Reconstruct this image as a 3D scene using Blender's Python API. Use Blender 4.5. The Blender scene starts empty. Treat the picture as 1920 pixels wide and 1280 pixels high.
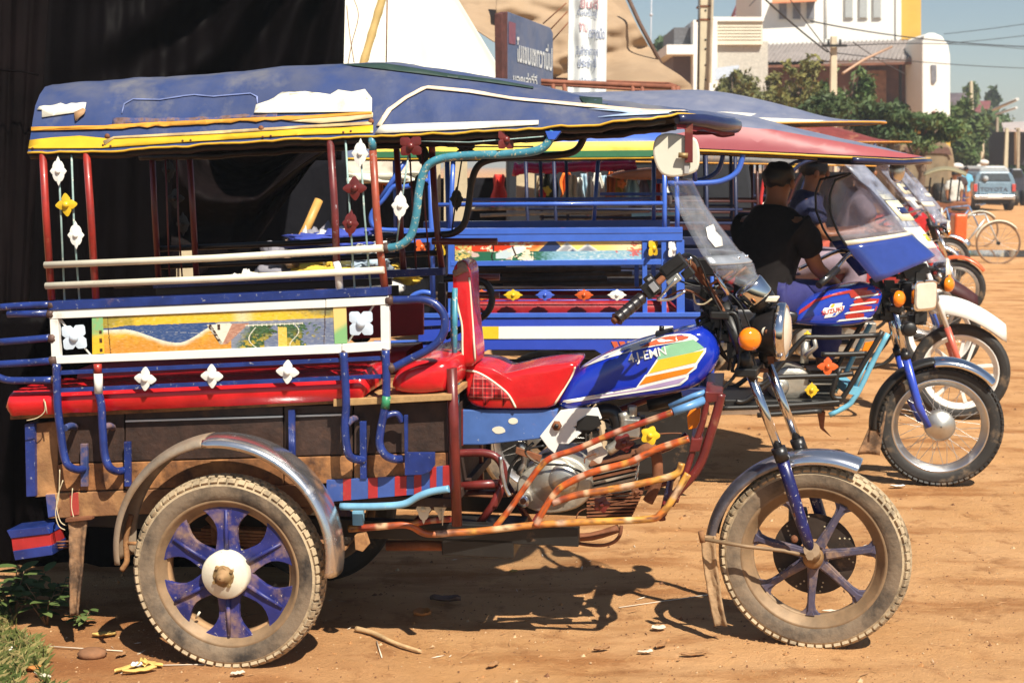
import bpy, bmesh, math, random
from math import sin, cos, pi, sqrt, atan2, floor
from mathutils import Vector, Matrix, noise
from mathutils.bvhtree import BVHTree
R = math.radians
rnd = random.Random(11)
S = bpy.context.scene
COL = S.collection

# ---------------------------------------------------------------- camera, world, sun
FPX, PIT, EYE = 2667.0, R(7.05), 1.56
cam_d = bpy.data.cameras.new('camera'); cam = bpy.data.objects.new('camera', cam_d); COL.objects.link(cam)
cam.location = (0, 0, EYE); cam.rotation_euler = (R(90) - PIT, 0, 0)
cam_d.lens = 50.0; cam_d.sensor_width = 36.0; cam_d.clip_end = 2000; cam_d.clip_start = 0.05
cam_d.dof.use_dof = True; cam_d.dof.focus_distance = 4.7; cam_d.dof.aperture_fstop = 7.0
S.camera = cam
SUN = Vector((-0.61, 1.2, -1.68)).normalized()      # direction the light travels
sun_d = bpy.data.lights.new('sun', 'SUN'); sun = bpy.data.objects.new('sun', sun_d); COL.objects.link(sun)
sun_d.energy = 5.0; sun_d.angle = R(0.5); sun_d.color = (1.0, 0.93, 0.80)
sun.rotation_euler = SUN.to_track_quat('-Z', 'Y').to_euler()
w = bpy.data.worlds.new('World'); S.world = w; w.use_nodes = True
nt = w.node_tree; nt.nodes.clear()
sky = nt.nodes.new('ShaderNodeTexSky'); sky.sky_type = 'NISHITA'; sky.sun_disc = False
sky.sun_elevation = math.asin(-SUN.z); sky.sun_rotation = atan2(-SUN.x, -SUN.y)
sky.air_density = 1.0; sky.dust_density = 0.2; sky.ozone_density = 1.2; sky.altitude = 0
bg = nt.nodes.new('ShaderNodeBackground'); bg.inputs['Strength'].default_value = 0.052
wo = nt.nodes.new('ShaderNodeOutputWorld')
nt.links.new(sky.outputs[0], bg.inputs[0]); nt.links.new(bg.outputs[0], wo.inputs[0])
S.view_settings.view_transform = 'Standard'; S.view_settings.look = 'None'
S.view_settings.exposure = 0.74; S.view_settings.gamma = 1.0; S.view_settings.use_curve_mapping = False
S.cycles.max_bounces = 6; S.cycles.transparent_max_bounces = 12

# ---------------------------------------------------------------- geometry helpers
CAM = Vector((0, 0, EYE))
CP, SP = cos(PIT), sin(PIT)
Z = Vector((0, 0, 1))
def ray(px, py):
    u = (px - 960) / FPX; v = (640 - py) / FPX
    return Vector((u, CP + v * SP, -SP + v * CP))
def G(px, py, z=0.0):                       # a place on the level z
    d = ray(px, py); return CAM + d * ((z - EYE) / d.z)
def at(px, py, Y):                          # a place at the distance Y
    d = ray(px, py); return CAM + d * (Y / d.y)
class Fr:                                   # a vehicle's own frame: s forward, off sideways (away), z up
    def __init__(s, ox, oy, th):
        s.O = Vector((ox, oy, 0)); s.th = th
        s.e1 = Vector((cos(th), -sin(th), 0)); s.e2 = Vector((sin(th), cos(th), 0))
    def pt(s, px, py, off=0.0):
        d = ray(px, py); t = (off - (CAM - s.O).dot(s.e2)) / d.dot(s.e2); return CAM + d * t
    def pts(s, l, off=0.0): return [s.pt(a, b, off) for a, b in l]
    def w(s, a, off, z): return s.O + s.e1 * a + s.e2 * off + Z * z
    def mir(s, p, c=0.0):                   # mirror about the vertical plane off = c
        k = (p - s.O).dot(s.e2) - c; return p - s.e2 * (2 * k)
def V(*a): return Vector(a)
def lerp(a, b, t): return a + (b - a) * t
def ss(a, b, x):
    t = max(0, min(1, (x - a) / (b - a))); return t * t * (3 - 2 * t)
def crom(P, n=5, closed=False):             # smooth line through points (any dimension)
    out = []; N = len(P)
    if N < 3: return list(P)
    rng = range(N if closed else N - 1)
    for i in rng:
        if closed: a, b, c, d = P[(i - 1) % N], P[i], P[(i + 1) % N], P[(i + 2) % N]
        else: a, b, c, d = P[max(i - 1, 0)], P[i], P[i + 1], P[min(i + 2, N - 1)]
        for k in range(n):
            t = k / n
            out.append(0.5 * ((2 * b) + (c - a) * t + (2 * a - 5 * b + 4 * c - d) * t * t + (3 * b - a - 3 * c + d) * t ** 3))
    if not closed: out.append(P[-1])
    return out
def cr2(P, n=5, closed=False): return [(v[0], v[1]) for v in crom([Vector((a, b, 0)) for a, b in P], n, closed)]
def interp(tab, x):
    if x <= tab[0][0]: return tab[0][1]
    for (a, b), (c, d) in zip(tab, tab[1:]):
        if x <= c: return b + (d - b) * (x - a) / (c - a)
    return tab[-1][1]
def basis(a):
    a = a.normalized(); u = Z if abs(a.z) < 0.9 else Vector((1, 0, 0))
    p = a.cross(u).normalized(); return p, a.cross(p).normalized()

class MB:
    def __init__(s): s.v = []; s.f = []; s.mi = []; s.sm = []; s.col = None
    def add(s, vs, fs, m=0, smooth=False):
        b = len(s.v); s.v.extend(vs)
        for f in fs: s.f.append([i + b for i in f]); s.mi.append(m); s.sm.append(smooth)
        return s
    def box(s, c, x, y, z, m=0):            # centre and three half-axis vectors
        vs = [c + x * i + y * j + z * k for i in (-1, 1) for j in (-1, 1) for k in (-1, 1)]
        return s.add(vs, [(0, 1, 3, 2), (4, 6, 7, 5), (0, 4, 5, 1), (2, 3, 7, 6), (0, 2, 6, 4), (1, 5, 7, 3)], m)
    def fbox(s, fr, a0, a1, o0, o1, z0, z1, m=0):
        return s.box(fr.w((a0 + a1) / 2, (o0 + o1) / 2, (z0 + z1) / 2), fr.e1 * (a1 - a0) / 2, fr.e2 * (o1 - o0) / 2, Z * (z1 - z0) / 2, m)
    def tube(s, P, r, n=8, closed=False, cap=True, m=0, smooth=True):
        P = [Vector(p) for p in P]; N = len(P)
        rr = r if isinstance(r, (list, tuple)) else [r] * N
        T = []
        for i in range(N):
            if closed: t = P[(i + 1) % N] - P[(i - 1) % N]
            else: t = P[min(i + 1, N - 1)] - P[max(i - 1, 0)]
            T.append(t.normalized() if t.length > 1e-9 else Vector((1, 0, 0)))
        p, q = basis(T[0]); rings = []
        for i in range(N):
            q = T[i].cross(p).normalized(); p = q.cross(T[i]).normalized()
            rings.append([P[i] + (p * cos(2 * pi * k / n) + q * sin(2 * pi * k / n)) * rr[i] for k in range(n)])
        vs = [v for g in rings for v in g]; fs = []
        for i in range(N if closed else N - 1):
            a, b = i * n, ((i + 1) % N) * n
            for k in range(n): fs.append((a + k, a + (k + 1) % n, b + (k + 1) % n, b + k))
        b0 = len(s.v); s.add(vs, fs, m, smooth)
        if cap and not closed:
            s.f.append([b0 + k for k in range(n)][::-1]); s.mi.append(m); s.sm.append(False)
            s.f.append([b0 + (N - 1) * n + k for k in range(n)]); s.mi.append(m); s.sm.append(False)
        return s
    def prism(s, P, d, m=0, smooth=False):
        n = len(P); vs = list(P) + [p + d for p in P]
        nrm = Vector((0, 0, 0))
        for i in range(n): nrm += (P[i] - P[0]).cross(P[(i + 1) % n] - P[0])
        fs = [list(range(n)), list(range(2 * n - 1, n - 1, -1))] + [(i, i + n, (i + 1) % n + n, (i + 1) % n) for i in range(n)]
        if nrm.dot(d) > 0: fs = [list(f)[::-1] for f in fs]
        b = len(s.v); s.v.extend(vs)
        for k, f in enumerate(fs): s.f.append([i + b for i in f]); s.mi.append(m); s.sm.append(smooth and k > 1)
        return s
    def lathe(s, c, ax, prof, n=24, m=0, smooth=True, ang=2 * pi, a0=0, pq=None):
        p, q = pq or basis(ax); ax = ax.normalized(); vs = []; fs = []; k = len(prof)
        full = abs(ang - 2 * pi) < 1e-6; N = n if full else n + 1
        for i in range(N):
            t = a0 + ang * i / n; d = p * cos(t) + q * sin(t)
            for r, h in prof: vs.append(c + d * r + ax * h)
        for i in range(n):
            a, b = i * k, ((i + 1) % N) * k
            for j in range(k - 1): fs.append((a + j, a + j + 1, b + j + 1, b + j))
        return s.add(vs, fs, m, smooth)
    def sheet(s, g, m=0, smooth=True):      # g[i][j]
        ni, nj = len(g), len(g[0]); vs = [v for r in g for v in r]
        return s.add(vs, [(i * nj + j, i * nj + j + 1, (i + 1) * nj + j + 1, (i + 1) * nj + j) for i in range(ni - 1) for j in range(nj - 1)], m, smooth)
    def ball(s, c, rx, ry=None, rz=None, n=12, m=0):
        ry = ry or rx; rz = rz or rx
        g = [[c + Vector((rx * sin(pi * i / n) * cos(2 * pi * j / n), ry * sin(pi * i / n) * sin(2 * pi * j / n), rz * cos(pi * i / n))) for j in range(n + 1)] for i in range(n + 1)]
        return s.sheet(g, m)
    def blob(s, c, ax, r, n=12, m=0):       # ball with axes
        g = [[c + (ax[0] * cos(2 * pi * j / n) * sin(pi * i / n) + ax[1] * sin(2 * pi * j / n) * sin(pi * i / n) + ax[2] * cos(pi * i / n)) * r for j in range(n + 1)] for i in range(n + 1)]
        return s.sheet(g, m)
    def bvh(s): return BVHTree.FromPolygons([tuple(v) for v in s.v], s.f)
    def pillow(s, P, e2, halfw, lev=None, m=0, cap=True):   # rounded solid grown from a side outline
        lev = lev or [(-1, .78), (-.98, .86), (-.9, .94), (-.72, .985), (-.4, 1), (.4, 1), (.72, .985), (.9, .94), (.98, .86), (1, .78)]
        c = sum(P, Vector((0, 0, 0))) / len(P); n = len(P); L = []
        L.append([c + (p - c) * lev[0][1] * .5 + e2 * halfw * lev[0][0] * 1.01 for p in P])
        for t, k in lev: L.append([c + (p - c) * k + e2 * halfw * t for p in P])
        L.append([c + (p - c) * lev[-1][1] * .5 + e2 * halfw * lev[-1][0] * 1.01 for p in P])
        vs = [v for l in L for v in l] + [c + e2 * halfw * lev[0][0] * 1.015, c + e2 * halfw * lev[-1][0] * 1.015]
        fs = []
        for i in range(len(L) - 1):
            for k in range(n): fs.append((i * n + k, i * n + (k + 1) % n, (i + 1) * n + (k + 1) % n, (i + 1) * n + k))
        e = len(L) * n
        for k in range(n):
            fs.append((k, e, (k + 1) % n)); fs.append(((len(L) - 1) * n + k, (len(L) - 1) * n + (k + 1) % n, e + 1))
        return s.add(vs, fs, m, True)
    def mesh(s, name, mats, M=None):
        me = bpy.data.meshes.new(name); vs = [M @ v for v in s.v] if M else s.v
        me.from_pydata([tuple(v) for v in vs], [], s.f)
        for mt in (mats if isinstance(mats, (list, tuple)) else [mats]): me.materials.append(mt)
        me.polygons.foreach_set('material_index', s.mi); me.polygons.foreach_set('use_smooth', s.sm)
        if s.col:
            a = me.color_attributes.new('Col', 'FLOAT_COLOR', 'POINT')
            a.data.foreach_set('color', [x for c in s.col for x in (*c, 1.0)])
        me.update()
        bm = bmesh.new(); bm.from_mesh(me); bmesh.ops.recalc_face_normals(bm, faces=bm.faces) if not s.col else None
        bm.to_mesh(me); bm.free()
        return me

def bevel(o, wd, seg=2):
    b = o.modifiers.new('bevel', 'BEVEL'); b.width = wd; b.segments = seg; b.limit_method = 'ANGLE'; b.angle_limit = R(40); b.harden_normals = False
def solid(o, th, off=0):
    b = o.modifiers.new('solid', 'SOLIDIFY'); b.thickness = th; b.offset = off
def tagit(o, label, cat, group=None, kind=None):
    if label and len(label.split()) > 16: print('LONG', label)
    if label: o['label'] = label
    if cat: o['category'] = cat
    if group: o['group'] = group
    if kind: o['kind'] = kind
class Thing:
    def __init__(s, name, label, cat, loc, rz=0.0, group=None):
        o = bpy.data.objects.new(name, None); COL.objects.link(o); o.empty_display_size = .2
        o.location = loc; o.rotation_euler = (0, 0, rz); s.o = o; s.M = (Matrix.Translation(loc) @ Matrix.Rotation(rz, 4, 'Z')).inverted()
        tagit(o, label, cat, group)
    def add(s, name, mb, mats, parent=None, label=None, kind=None, bev=0, sol=0, seg=2):
        me = mb.mesh(name, mats, s.M); o = bpy.data.objects.new(name, me); COL.objects.link(o)
        o.parent = parent or s.o
        if label: o['label'] = label
        if kind: o['kind'] = kind
        if sol: solid(o, sol)
        if bev: bevel(o, bev, seg)
        return o
def solo(name, mb, mats, label=None, cat=None, group=None, kind=None, loc=None, bev=0, sol=0, parent=None):
    loc = Vector(loc) if loc is not None else (Vector((0, 0, 0)) if kind else Vector((sum(v.x for v in mb.v) / len(mb.v), sum(v.y for v in mb.v) / len(mb.v), min(v.z for v in mb.v))))
    me = mb.mesh(name, mats, Matrix.Translation(-loc)); o = bpy.data.objects.new(name, me); COL.objects.link(o); o.location = loc
    tagit(o, label, cat, group, kind)
    if sol: solid(o, sol)
    if bev: bevel(o, bev)
    return o
def copy_tree(o, parent=None):
    c = o.copy(); COL.objects.link(c)
    if parent: c.parent = parent
    for ch in list(o.children): copy_tree(ch, c)
    return c
def decal(poly, bvh, M=None, proud=.003, step=22, stepy=14):    # lay a cut-out flat on a surface
    bm = bmesh.new(); vs = [bm.verts.new((a, b, 0)) for a, b in poly]; bm.faces.new(vs)
    bmesh.ops.triangulate(bm, faces=bm.faces)
    xs = [p[0] for p in poly]; ys = [p[1] for p in poly]
    x = min(xs) + step
    while x < max(xs):
        bmesh.ops.bisect_plane(bm, geom=bm.verts[:] + bm.edges[:] + bm.faces[:], plane_co=(x, 0, 0), plane_no=(1, 0, 0)); x += step
    y = min(ys) + stepy
    while y < max(ys):
        bmesh.ops.bisect_plane(bm, geom=bm.verts[:] + bm.edges[:] + bm.faces[:], plane_co=(0, y, 0), plane_no=(0, 1, 0)); y += stepy
    bm.verts.ensure_lookup_table()
    out = MB(); ok = {}
    for v in bm.verts:
        d = ray(v.co.x, v.co.y).normalized(); h = bvh.ray_cast(CAM, d)
        if h[0] is None: continue
        nn = h[1] if h[1].dot(d) < 0 else -h[1]
        ok[v.index] = len(out.v); out.v.append(h[0] + nn * proud)
    for f in bm.faces:
        ix = [v.index for v in f.verts]
        if all(i in ok for i in ix): out.f.append([ok[i] for i in ix]); out.mi.append(0); out.sm.append(True)
    bm.free(); return out

# ---------------------------------------------------------------- materials
def srgb(r, g, b):
    f = lambda c: (c / 255) / 12.92 if c / 255 <= .04045 else ((c / 255 + .055) / 1.055) ** 2.4
    return (f(r), f(g), f(b))
MATS = {}
DUST = (.36, .20, .095)
def mat(name, col, rough=.5, metal=0.0, var=.18, scale=14, dust=0.0, dcol=DUST, dscale=5, bump=0.0, bscale=60, coat=0.0, spec=.5, chip=0.0, ccol=(.55, .5, .42), updust=0.0, sss=0.0, col2=None, c2s=6, c2t=.5):
    if name in MATS: return MATS[name]
    m = bpy.data.materials.new(name); m.use_nodes = True; n = m.node_tree.nodes; L = m.node_tree.links
    b = n['Principled BSDF']; tc = n.new('ShaderNodeTexCoord'); co = tc.outputs['Object']
    def nz(sc, det=4, ro=.6):
        x = n.new('ShaderNodeTexNoise'); x.inputs['Scale'].default_value = sc; x.inputs['Detail'].default_value = det; x.inputs['Roughness'].default_value = ro; L.new(co, x.inputs['Vector']); return x.outputs['Fac']
    def mr(x, a, c, lo=0, hi=1):
        r = n.new('ShaderNodeMapRange'); r.inputs[1].default_value = a; r.inputs[2].default_value = c; r.inputs[3].default_value = lo; r.inputs[4].default_value = hi; L.new(x, r.inputs[0]); return r.outputs[0]
    def mix(fac, a, c):
        x = n.new('ShaderNodeMix'); x.data_type = 'RGBA'
        if isinstance(fac, float): x.inputs['Factor'].default_value = fac
        else: L.new(fac, x.inputs['Factor'])
        for s_, q in ((x.inputs[6], a), (x.inputs[7], c)):
            if isinstance(q, tuple): s_.default_value = (*q, 1)
            else: L.new(q, s_)
        return x.outputs[2]
    c = mix(mr(nz(scale), .3, .7), tuple(x * (1 - var) for x in col), tuple(min(1, x * (1 + var)) for x in col))
    if col2: c = mix(mr(nz(c2s, 5, .65), c2t - .06, c2t + .06), c, col2)
    rg = None
    if chip > 0:
        k = mr(nz(60, 7, .75), .69 - chip * .2, .71 - chip * .2); c = mix(k, c, ccol)
    if dust > 0:
        k = mr(nz(dscale, 8, .68), .68 - dust * .45, .86 - dust * .4); k2 = k
        c = mix(k2, c, dcol); rg = mr(k2, 0, 1, rough, .9)
        if metal > 0: L.new(mr(k2, 0, 1, metal, 0), b.inputs['Metallic'])
    if updust > 0:
        ge = n.new('ShaderNodeNewGeometry'); sx = n.new('ShaderNodeSeparateXYZ'); L.new(ge.outputs['Normal'], sx.inputs[0])
        mu = n.new('ShaderNodeMath'); mu.operation = 'MULTIPLY'; L.new(mr(sx.outputs[2], .15, .9, 0, updust), mu.inputs[0]); L.new(mr(nz(9, 6), .25, .65), mu.inputs[1])
        c = mix(mu.outputs[0], c, dcol)
    L.new(c, b.inputs['Base Color'])
    if rg: L.new(rg, b.inputs['Roughness'])
    else:
        if rough > .12: L.new(mr(nz(scale * 2.3), .3, .7, rough * .8, min(1, rough * 1.2)), b.inputs['Roughness'])
        else: b.inputs['Roughness'].default_value = rough
    if not (dust > 0 and metal > 0): b.inputs['Metallic'].default_value = metal
    b.inputs['Coat Weight'].default_value = coat; b.inputs['Coat Roughness'].default_value = .08
    b.inputs['Specular IOR Level'].default_value = spec
    if bump > 0:
        bp = n.new('ShaderNodeBump'); bp.inputs['Strength'].default_value = min(1, bump); bp.inputs['Distance'].default_value = .004; L.new(nz(bscale, 5), bp.inputs['Height']); L.new(bp.outputs[0], b.inputs['Normal'])
    MATS[name] = m; return m
def vcol_mat(name, rough=.5, coat=0.0):
    if name in MATS: return MATS[name]
    m = bpy.data.materials.new(name); m.use_nodes = True; n = m.node_tree.nodes; L = m.node_tree.links; b = n['Principled BSDF']
    a = n.new('ShaderNodeVertexColor'); a.layer_name = 'Col'; L.new(a.outputs[0], b.inputs['Base Color']); b.inputs['Roughness'].default_value = rough; b.inputs['Coat Weight'].default_value = coat
    MATS[name] = m; return m
def glassy(name, tint=(.93, .94, .96), haze=.16, rough=.25, hcol=(.7, .72, .76), scr=.35):
    # clear plastic sheet: mostly see-through, a scratched milky film and a clear reflection
    m = bpy.data.materials.new(name); m.use_nodes = True; n = m.node_tree.nodes; L = m.node_tree.links; n.clear()
    o = n.new('ShaderNodeOutputMaterial'); tr = n.new('ShaderNodeBsdfTransparent'); tr.inputs[0].default_value = (*tint, 1)
    df = n.new('ShaderNodeBsdfDiffuse'); df.inputs[0].default_value = (*hcol, 1)
    gl = n.new('ShaderNodeBsdfGlossy'); gl.inputs['Roughness'].default_value = rough
    tc = n.new('ShaderNodeTexCoord'); nz = n.new('ShaderNodeTexNoise'); nz.inputs['Scale'].default_value = 7; nz.inputs['Detail'].default_value = 8; nz.inputs['Roughness'].default_value = .7
    L.new(tc.outputs['Object'], nz.inputs['Vector'])
    mr = n.new('ShaderNodeMapRange'); mr.inputs[1].default_value = .35; mr.inputs[2].default_value = .75; mr.inputs[3].default_value = haze * .5; mr.inputs[4].default_value = haze + scr; L.new(nz.outputs[0], mr.inputs[0])
    m1 = n.new('ShaderNodeMixShader'); L.new(mr.outputs[0], m1.inputs[0]); L.new(tr.outputs[0], m1.inputs[1]); L.new(df.outputs[0], m1.inputs[2])
    lw = n.new('ShaderNodeLayerWeight'); lw.inputs[0].default_value = .35; pw = n.new('ShaderNodeMath'); pw.operation = 'POWER'; pw.inputs[1].default_value = 2.2; L.new(lw.outputs['Facing'], pw.inputs[0]); fr = n.new('ShaderNodeMath'); fr.operation = 'MULTIPLY_ADD'; fr.inputs[1].default_value = .45; fr.inputs[2].default_value = .03; L.new(pw.outputs[0], fr.inputs[0])
    m2 = n.new('ShaderNodeMixShader'); L.new(fr.outputs[0], m2.inputs[0]); L.new(m1.outputs[0], m2.inputs[1]); L.new(gl.outputs[0], m2.inputs[2])
    L.new(m2.outputs[0], o.inputs[0]); return m
def text_mb(body, size, origin, xdir, ydir, depth=.001, align='CENTER', font=None, squash=1.0, bold=0.0):
    cu = bpy.data.curves.new('t', 'FONT'); cu.body = body; cu.size = size; cu.extrude = 0.0; cu.align_x = align; cu.align_y = 'CENTER'; cu.resolution_u = 3; cu.offset = bold
    o = bpy.data.objects.new('t', cu); COL.objects.link(o); bpy.context.view_layer.update()
    me = o.to_mesh(); nrm = xdir.cross(ydir).normalized(); out = MB()
    out.v = [origin + xdir * v.co.x * squash + ydir * v.co.y + nrm * depth for v in me.vertices]
    for p in me.polygons: out.f.append(list(p.vertices)); out.mi.append(0); out.sm.append(False)
    o.to_mesh_clear(); bpy.data.objects.remove(o); bpy.data.curves.remove(cu); return out

m_blue = mat('frame_blue_paint', (.013, .030, .16), .36, var=.35, chip=.38, ccol=(.30, .30, .34), dust=.14, coat=.3)
m_blue2 = mat('bright_blue_paint', (.035, .11, .55), .3, var=.12, coat=.35, dust=.06)
m_redpost = mat('red_post_paint', (.27, .020, .013), .42, var=.4, chip=.35, ccol=(.15, .05, .04), dust=.1, coat=.2)
m_maroon = mat('maroon_paint', (.13, .016, .014), .38, var=.3, chip=.12, ccol=(.3, .16, .12), dust=.18, coat=.2)
m_white = mat('white_gloss_paint', (.76, .75, .70), .4, var=.05, dust=.17, dscale=9, dcol=(.42, .33, .24), chip=.06, ccol=(.3, .28, .25))
m_cream = mat('cream_paint', (.68, .63, .50), .45, var=.1, dust=.2, dscale=12, dcol=(.42, .32, .2), chip=.2, ccol=(.35, .25, .18))
m_black = mat('black_metal', (.012, .011, .010), .45, var=.3, dust=.10)
m_blackp = mat('black_plastic', (.014, .012, .012), .35, var=.2, dust=.04, bump=.2)
m_rubber = mat('tyre_rubber', (.035, .028, .023), .75, var=.25, dust=.75, dcol=(.20, .145, .095), dscale=7, bump=.6, bscale=70)
m_tread = mat('mud_caked_tread', (.05, .036, .025), .85, var=.25, dust=.88, dcol=(.42, .32, .20), dscale=11, bump=.9, bscale=60)
m_tyre_clean = mat('tyre_rubber_darker', (.022, .02, .018), .65, var=.2, dust=.3, dcol=(.28, .19, .11), dscale=7, bump=.3)
m_chrome = mat('chrome', (.72, .72, .74), .12, 1.0, var=.04, dust=.1, dscale=12)
m_chromed = mat('dusty_chrome', (.66, .66, .67), .28, 1.0, var=.1, dust=.28, dscale=6, dcol=(.32, .20, .12))
m_alu = mat('cast_aluminium', (.52, .50, .45), .38, .85, var=.15, dust=.26, dscale=9, dcol=(.33, .24, .15), bump=.2)
m_red = mat('red_vinyl', (.56, .012, .016), .26, var=.15, coat=.4, bump=.35, bscale=26, dust=.05)
m_redd = mat('dark_red_vinyl', (.26, .006, .010), .4, var=.2, bump=.3, bscale=26)
m_ylw = mat('yellow_paint', (.72, .42, .015), .42, var=.12, dust=.12, dscale=7)
m_orange = mat('orange_lens', (.86, .22, .008), .12, var=.05, coat=.6)
m_mud = mat('dried_mud', (.33, .165, .065), .95, var=.3, scale=10, bump=1.0, bscale=30, col2=(.22, .10, .04), c2s=12)
m_rust = mat('rust', (.19, .07, .03), .8, .2, var=.4, bump=.5)
m_wood = mat('weathered_wood', (.22, .09, .03), .75, var=.5, scale=20, dust=.5, dcol=(.42, .19, .065), bump=1.0, bscale=30, col2=(.07, .03, .015), c2s=9, c2t=.56)
m_woodl = mat('pale_wood', (.56, .46, .29), .7, var=.15, scale=18, bump=.4)
m_tank = mat('tank_blue', (.008, .028, .38), .16, var=.08, coat=.7)
# ================================================================ wheels
def arcpts(c, p, q, r, a0, a1, n): return [c + (p * cos(a0 + (a1 - a0) * i / n) + q * sin(a0 + (a1 - a0) * i / n)) * r for i in range(n + 1)]
def wheel(th, c, ax, Rr, wd, style, rimm, spm, tyrem=None, lug=64, hubm=None, hubr=.247, n=72, rot=0.0, lugs=True):
    tyrem = tyrem or m_rubber; ax = ax.normalized(); p = Z.cross(ax).normalized() * -1; q = Z - ax * Z.dot(ax); q.normalize(); p = ax.cross(q).normalized() * -1
    ri = .755 * Rr; d = Rr - ri; T = MB()
    half = [(ri, .34), (ri + .12 * d, .44), (ri + .4 * d, .5), (ri + .66 * d, .49), (ri + .84 * d, .41), (ri + .95 * d, .25), (Rr - .006, .08)]
    prof = [(r, -h * wd) for r, h in half] + [(r, h * wd) for r, h in half[::-1]]
    T.lathe(c, ax, prof[:4], n, pq=(p, q)); T.lathe(c, ax, prof[3:-3], n, m=1, pq=(p, q)); T.lathe(c, ax, prof[-4:], n, pq=(p, q))
    if lugs:
        for i in range(lug):
            for row, (hh, rr, tw, rl) in enumerate(((-.40, .86, .55, .12), (-.2, .955, .5, .1), (.0, .985, .45, .1), (.2, .955, .5, .1), (.40, .86, .55, .12))):
                a = 2 * pi * (i + (.5 if row % 2 else 0) + rnd.uniform(-.06, .06)) / lug
                er = p * cos(a) + q * sin(a); et = q * cos(a) - p * sin(a)
                tilt = hh * 1.6; nr = (er * cos(tilt) + ax * sin(tilt)).normalized(); nh = (ax * cos(tilt) - er * sin(tilt)).normalized()
                T.box(c + er * (ri + d * rr) + ax * hh * wd, et * (pi * Rr / lug * tw * 1.25), nh * wd * rl * .85, nr * .0055, m=1)
    W = th.add('wheel', T, [tyrem, m_tread if tyrem == m_rubber else tyrem])
    M_ = MB(); k = .3 * wd
    M_.lathe(c, ax, [(ri + .008, -k - .006), (ri + .001, -k - .010), (ri - .006, -k - .006), (ri - .010, -k + .004), (ri - .028, -k + .012), (ri - .03, 0), (ri - .028, k - .012), (ri - .010, k - .004), (ri - .006, k + .006), (ri + .001, k + .010), (ri + .008, k + .006)], n, pq=(p, q))
    th.add('rim', M_, rimm, W)
    def poly(a, prs, h0, dh, mb):
        er = p * cos(a) + q * sin(a); et = q * cos(a) - p * sin(a)
        P = [c + er * r * Rr + et * w_ * Rr + ax * h0 for r, w_ in prs] + [c + er * r * Rr - et * w_ * Rr + ax * h0 for r, w_ in prs[::-1]]
        mb.prism(P, ax * dh); return er, et
    if style == 'wide':
        for i in range(6):
            a = pi / 2 + i * pi / 3 + rot; mb = MB()
            er, et = poly(a, [(.20, .135), (.30, .115), (.40, .105), (.47, .112), (.53, .14), (.58, .18), (.62, .225), (.655, .28), (.683, .33)], -.018, .016, mb)
            sp = th.add('spoke', mb, spm, W, bev=.002)
            mb = MB(); mb.tube([c + er * .24 * Rr - ax * .022, c + er * .45 * Rr - ax * .024, c + er * .66 * Rr - ax * .021], [.0075, .0065, .005], 8); th.add('spoke_ridge', mb, spm, W)
        mb = MB(); mb.lathe(c, ax, [(ri - .026, -.008), (ri - .034, -.008), (ri - .036, .0), (ri - .036, .02), (ri - .028, .02)], n, pq=(p, q)); th.add('rim_flange', mb, mat('rim_tan', (.36, .21, .10), .8, dust=.4, var=.3), W)
        mb = MB(); mb.lathe(c, ax, [(.002, -.058), (hubr * Rr * .93, -.055), (hubr * Rr, -.046), (hubr * Rr, .02), (.002, .02)], 36, pq=(p, q)); th.add('hub_disc', mb, hubm or m_cream, W)
        mb = MB(); mb.lathe(c, ax, [(.002, -.088), (.012, -.087), (.014, -.078), (.02, -.075), (.024, -.06), (.035, -.058)], 12, pq=(p, q))
        for i in range(4):
            a = pi / 4 + i * pi / 2 + .2; o_ = c + (p * cos(a) + q * sin(a)) * .034
            mb.tube([o_ - ax * .052, o_ - ax * .066], .0058, 6)
        mb.box(c - ax * .058, (p + q) * .016, (q - p) * .016, ax * .004)
        th.add('axle_nut', mb, mat('greasy_brass', (.30, .20, .09), .55, .5, var=.3, dust=.3), W)
        mb = MB(); er = p * cos(-.95) + q * sin(-.95); b0 = c + er * (ri - .045) - ax * .02; mb.tube([b0, b0 - er * .03 - ax * .012], .0035, 6); th.add('valve', mb, m_cream, W)
    if style == 'seven':
        for i in range(7):
            a = -pi / 2 + .03 + i * 2 * pi / 7; mb = MB()
            er, et = poly(a, [(.10, .065), (.2, .054), (.38, .042), (.52, .04), (.585, .054), (.625, .09), (.655, .14), (.68, .19)], -.008, .016, mb)
            er, et = poly(a, [(.13, .04), (.3, .03), (.60, .026), (.65, .05)], -.015, .008, mb)
            th.add('spoke', mb, spm, W, bev=.002)
        mb = MB(); mb.lathe(c, ax, [(ri - .026, -.010), (ri - .034, -.010), (ri - .034, .016), (ri - .026, .018)], n, pq=(p, q)); th.add('rim_flange', mb, rimm, W)
        mb = MB(); mb.lathe(c, ax, [(.002, -.05), (.022, -.049), (.032, -.04), (.034, .02), (.04, .03), (.002, .03)], 24, pq=(p, q)); th.add('hub', mb, mat('rusty_hub', (.30, .17, .075), .6, .5, var=.35, dust=.4, bump=.6), W)
        D = MB(); D.lathe(c + ax * .028, ax, [(.05, -.002), (.134, -.002), (.134, .002), (.05, .002), (.05, -.002)], 48, smooth=False, pq=(p, q)); dk = th.add('brake_disc', D, mat('brake_disc_iron', (.05, .033, .024), .6, .4, var=.5, scale=9, dust=.25, dscale=8), W)
        H_ = MB()
        for i in range(10):
            for j in range(3):
                a = 2 * pi * i / 10 + j * .07; o_ = c + (p * cos(a) + q * sin(a)) * (.098 + j * .0135) + ax * .0245
                H_.lathe(o_, ax, [(.0006, -.001), (.0032, 0)], 8)
        th.add('disc_holes', H_, m_woodl, dk)
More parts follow.
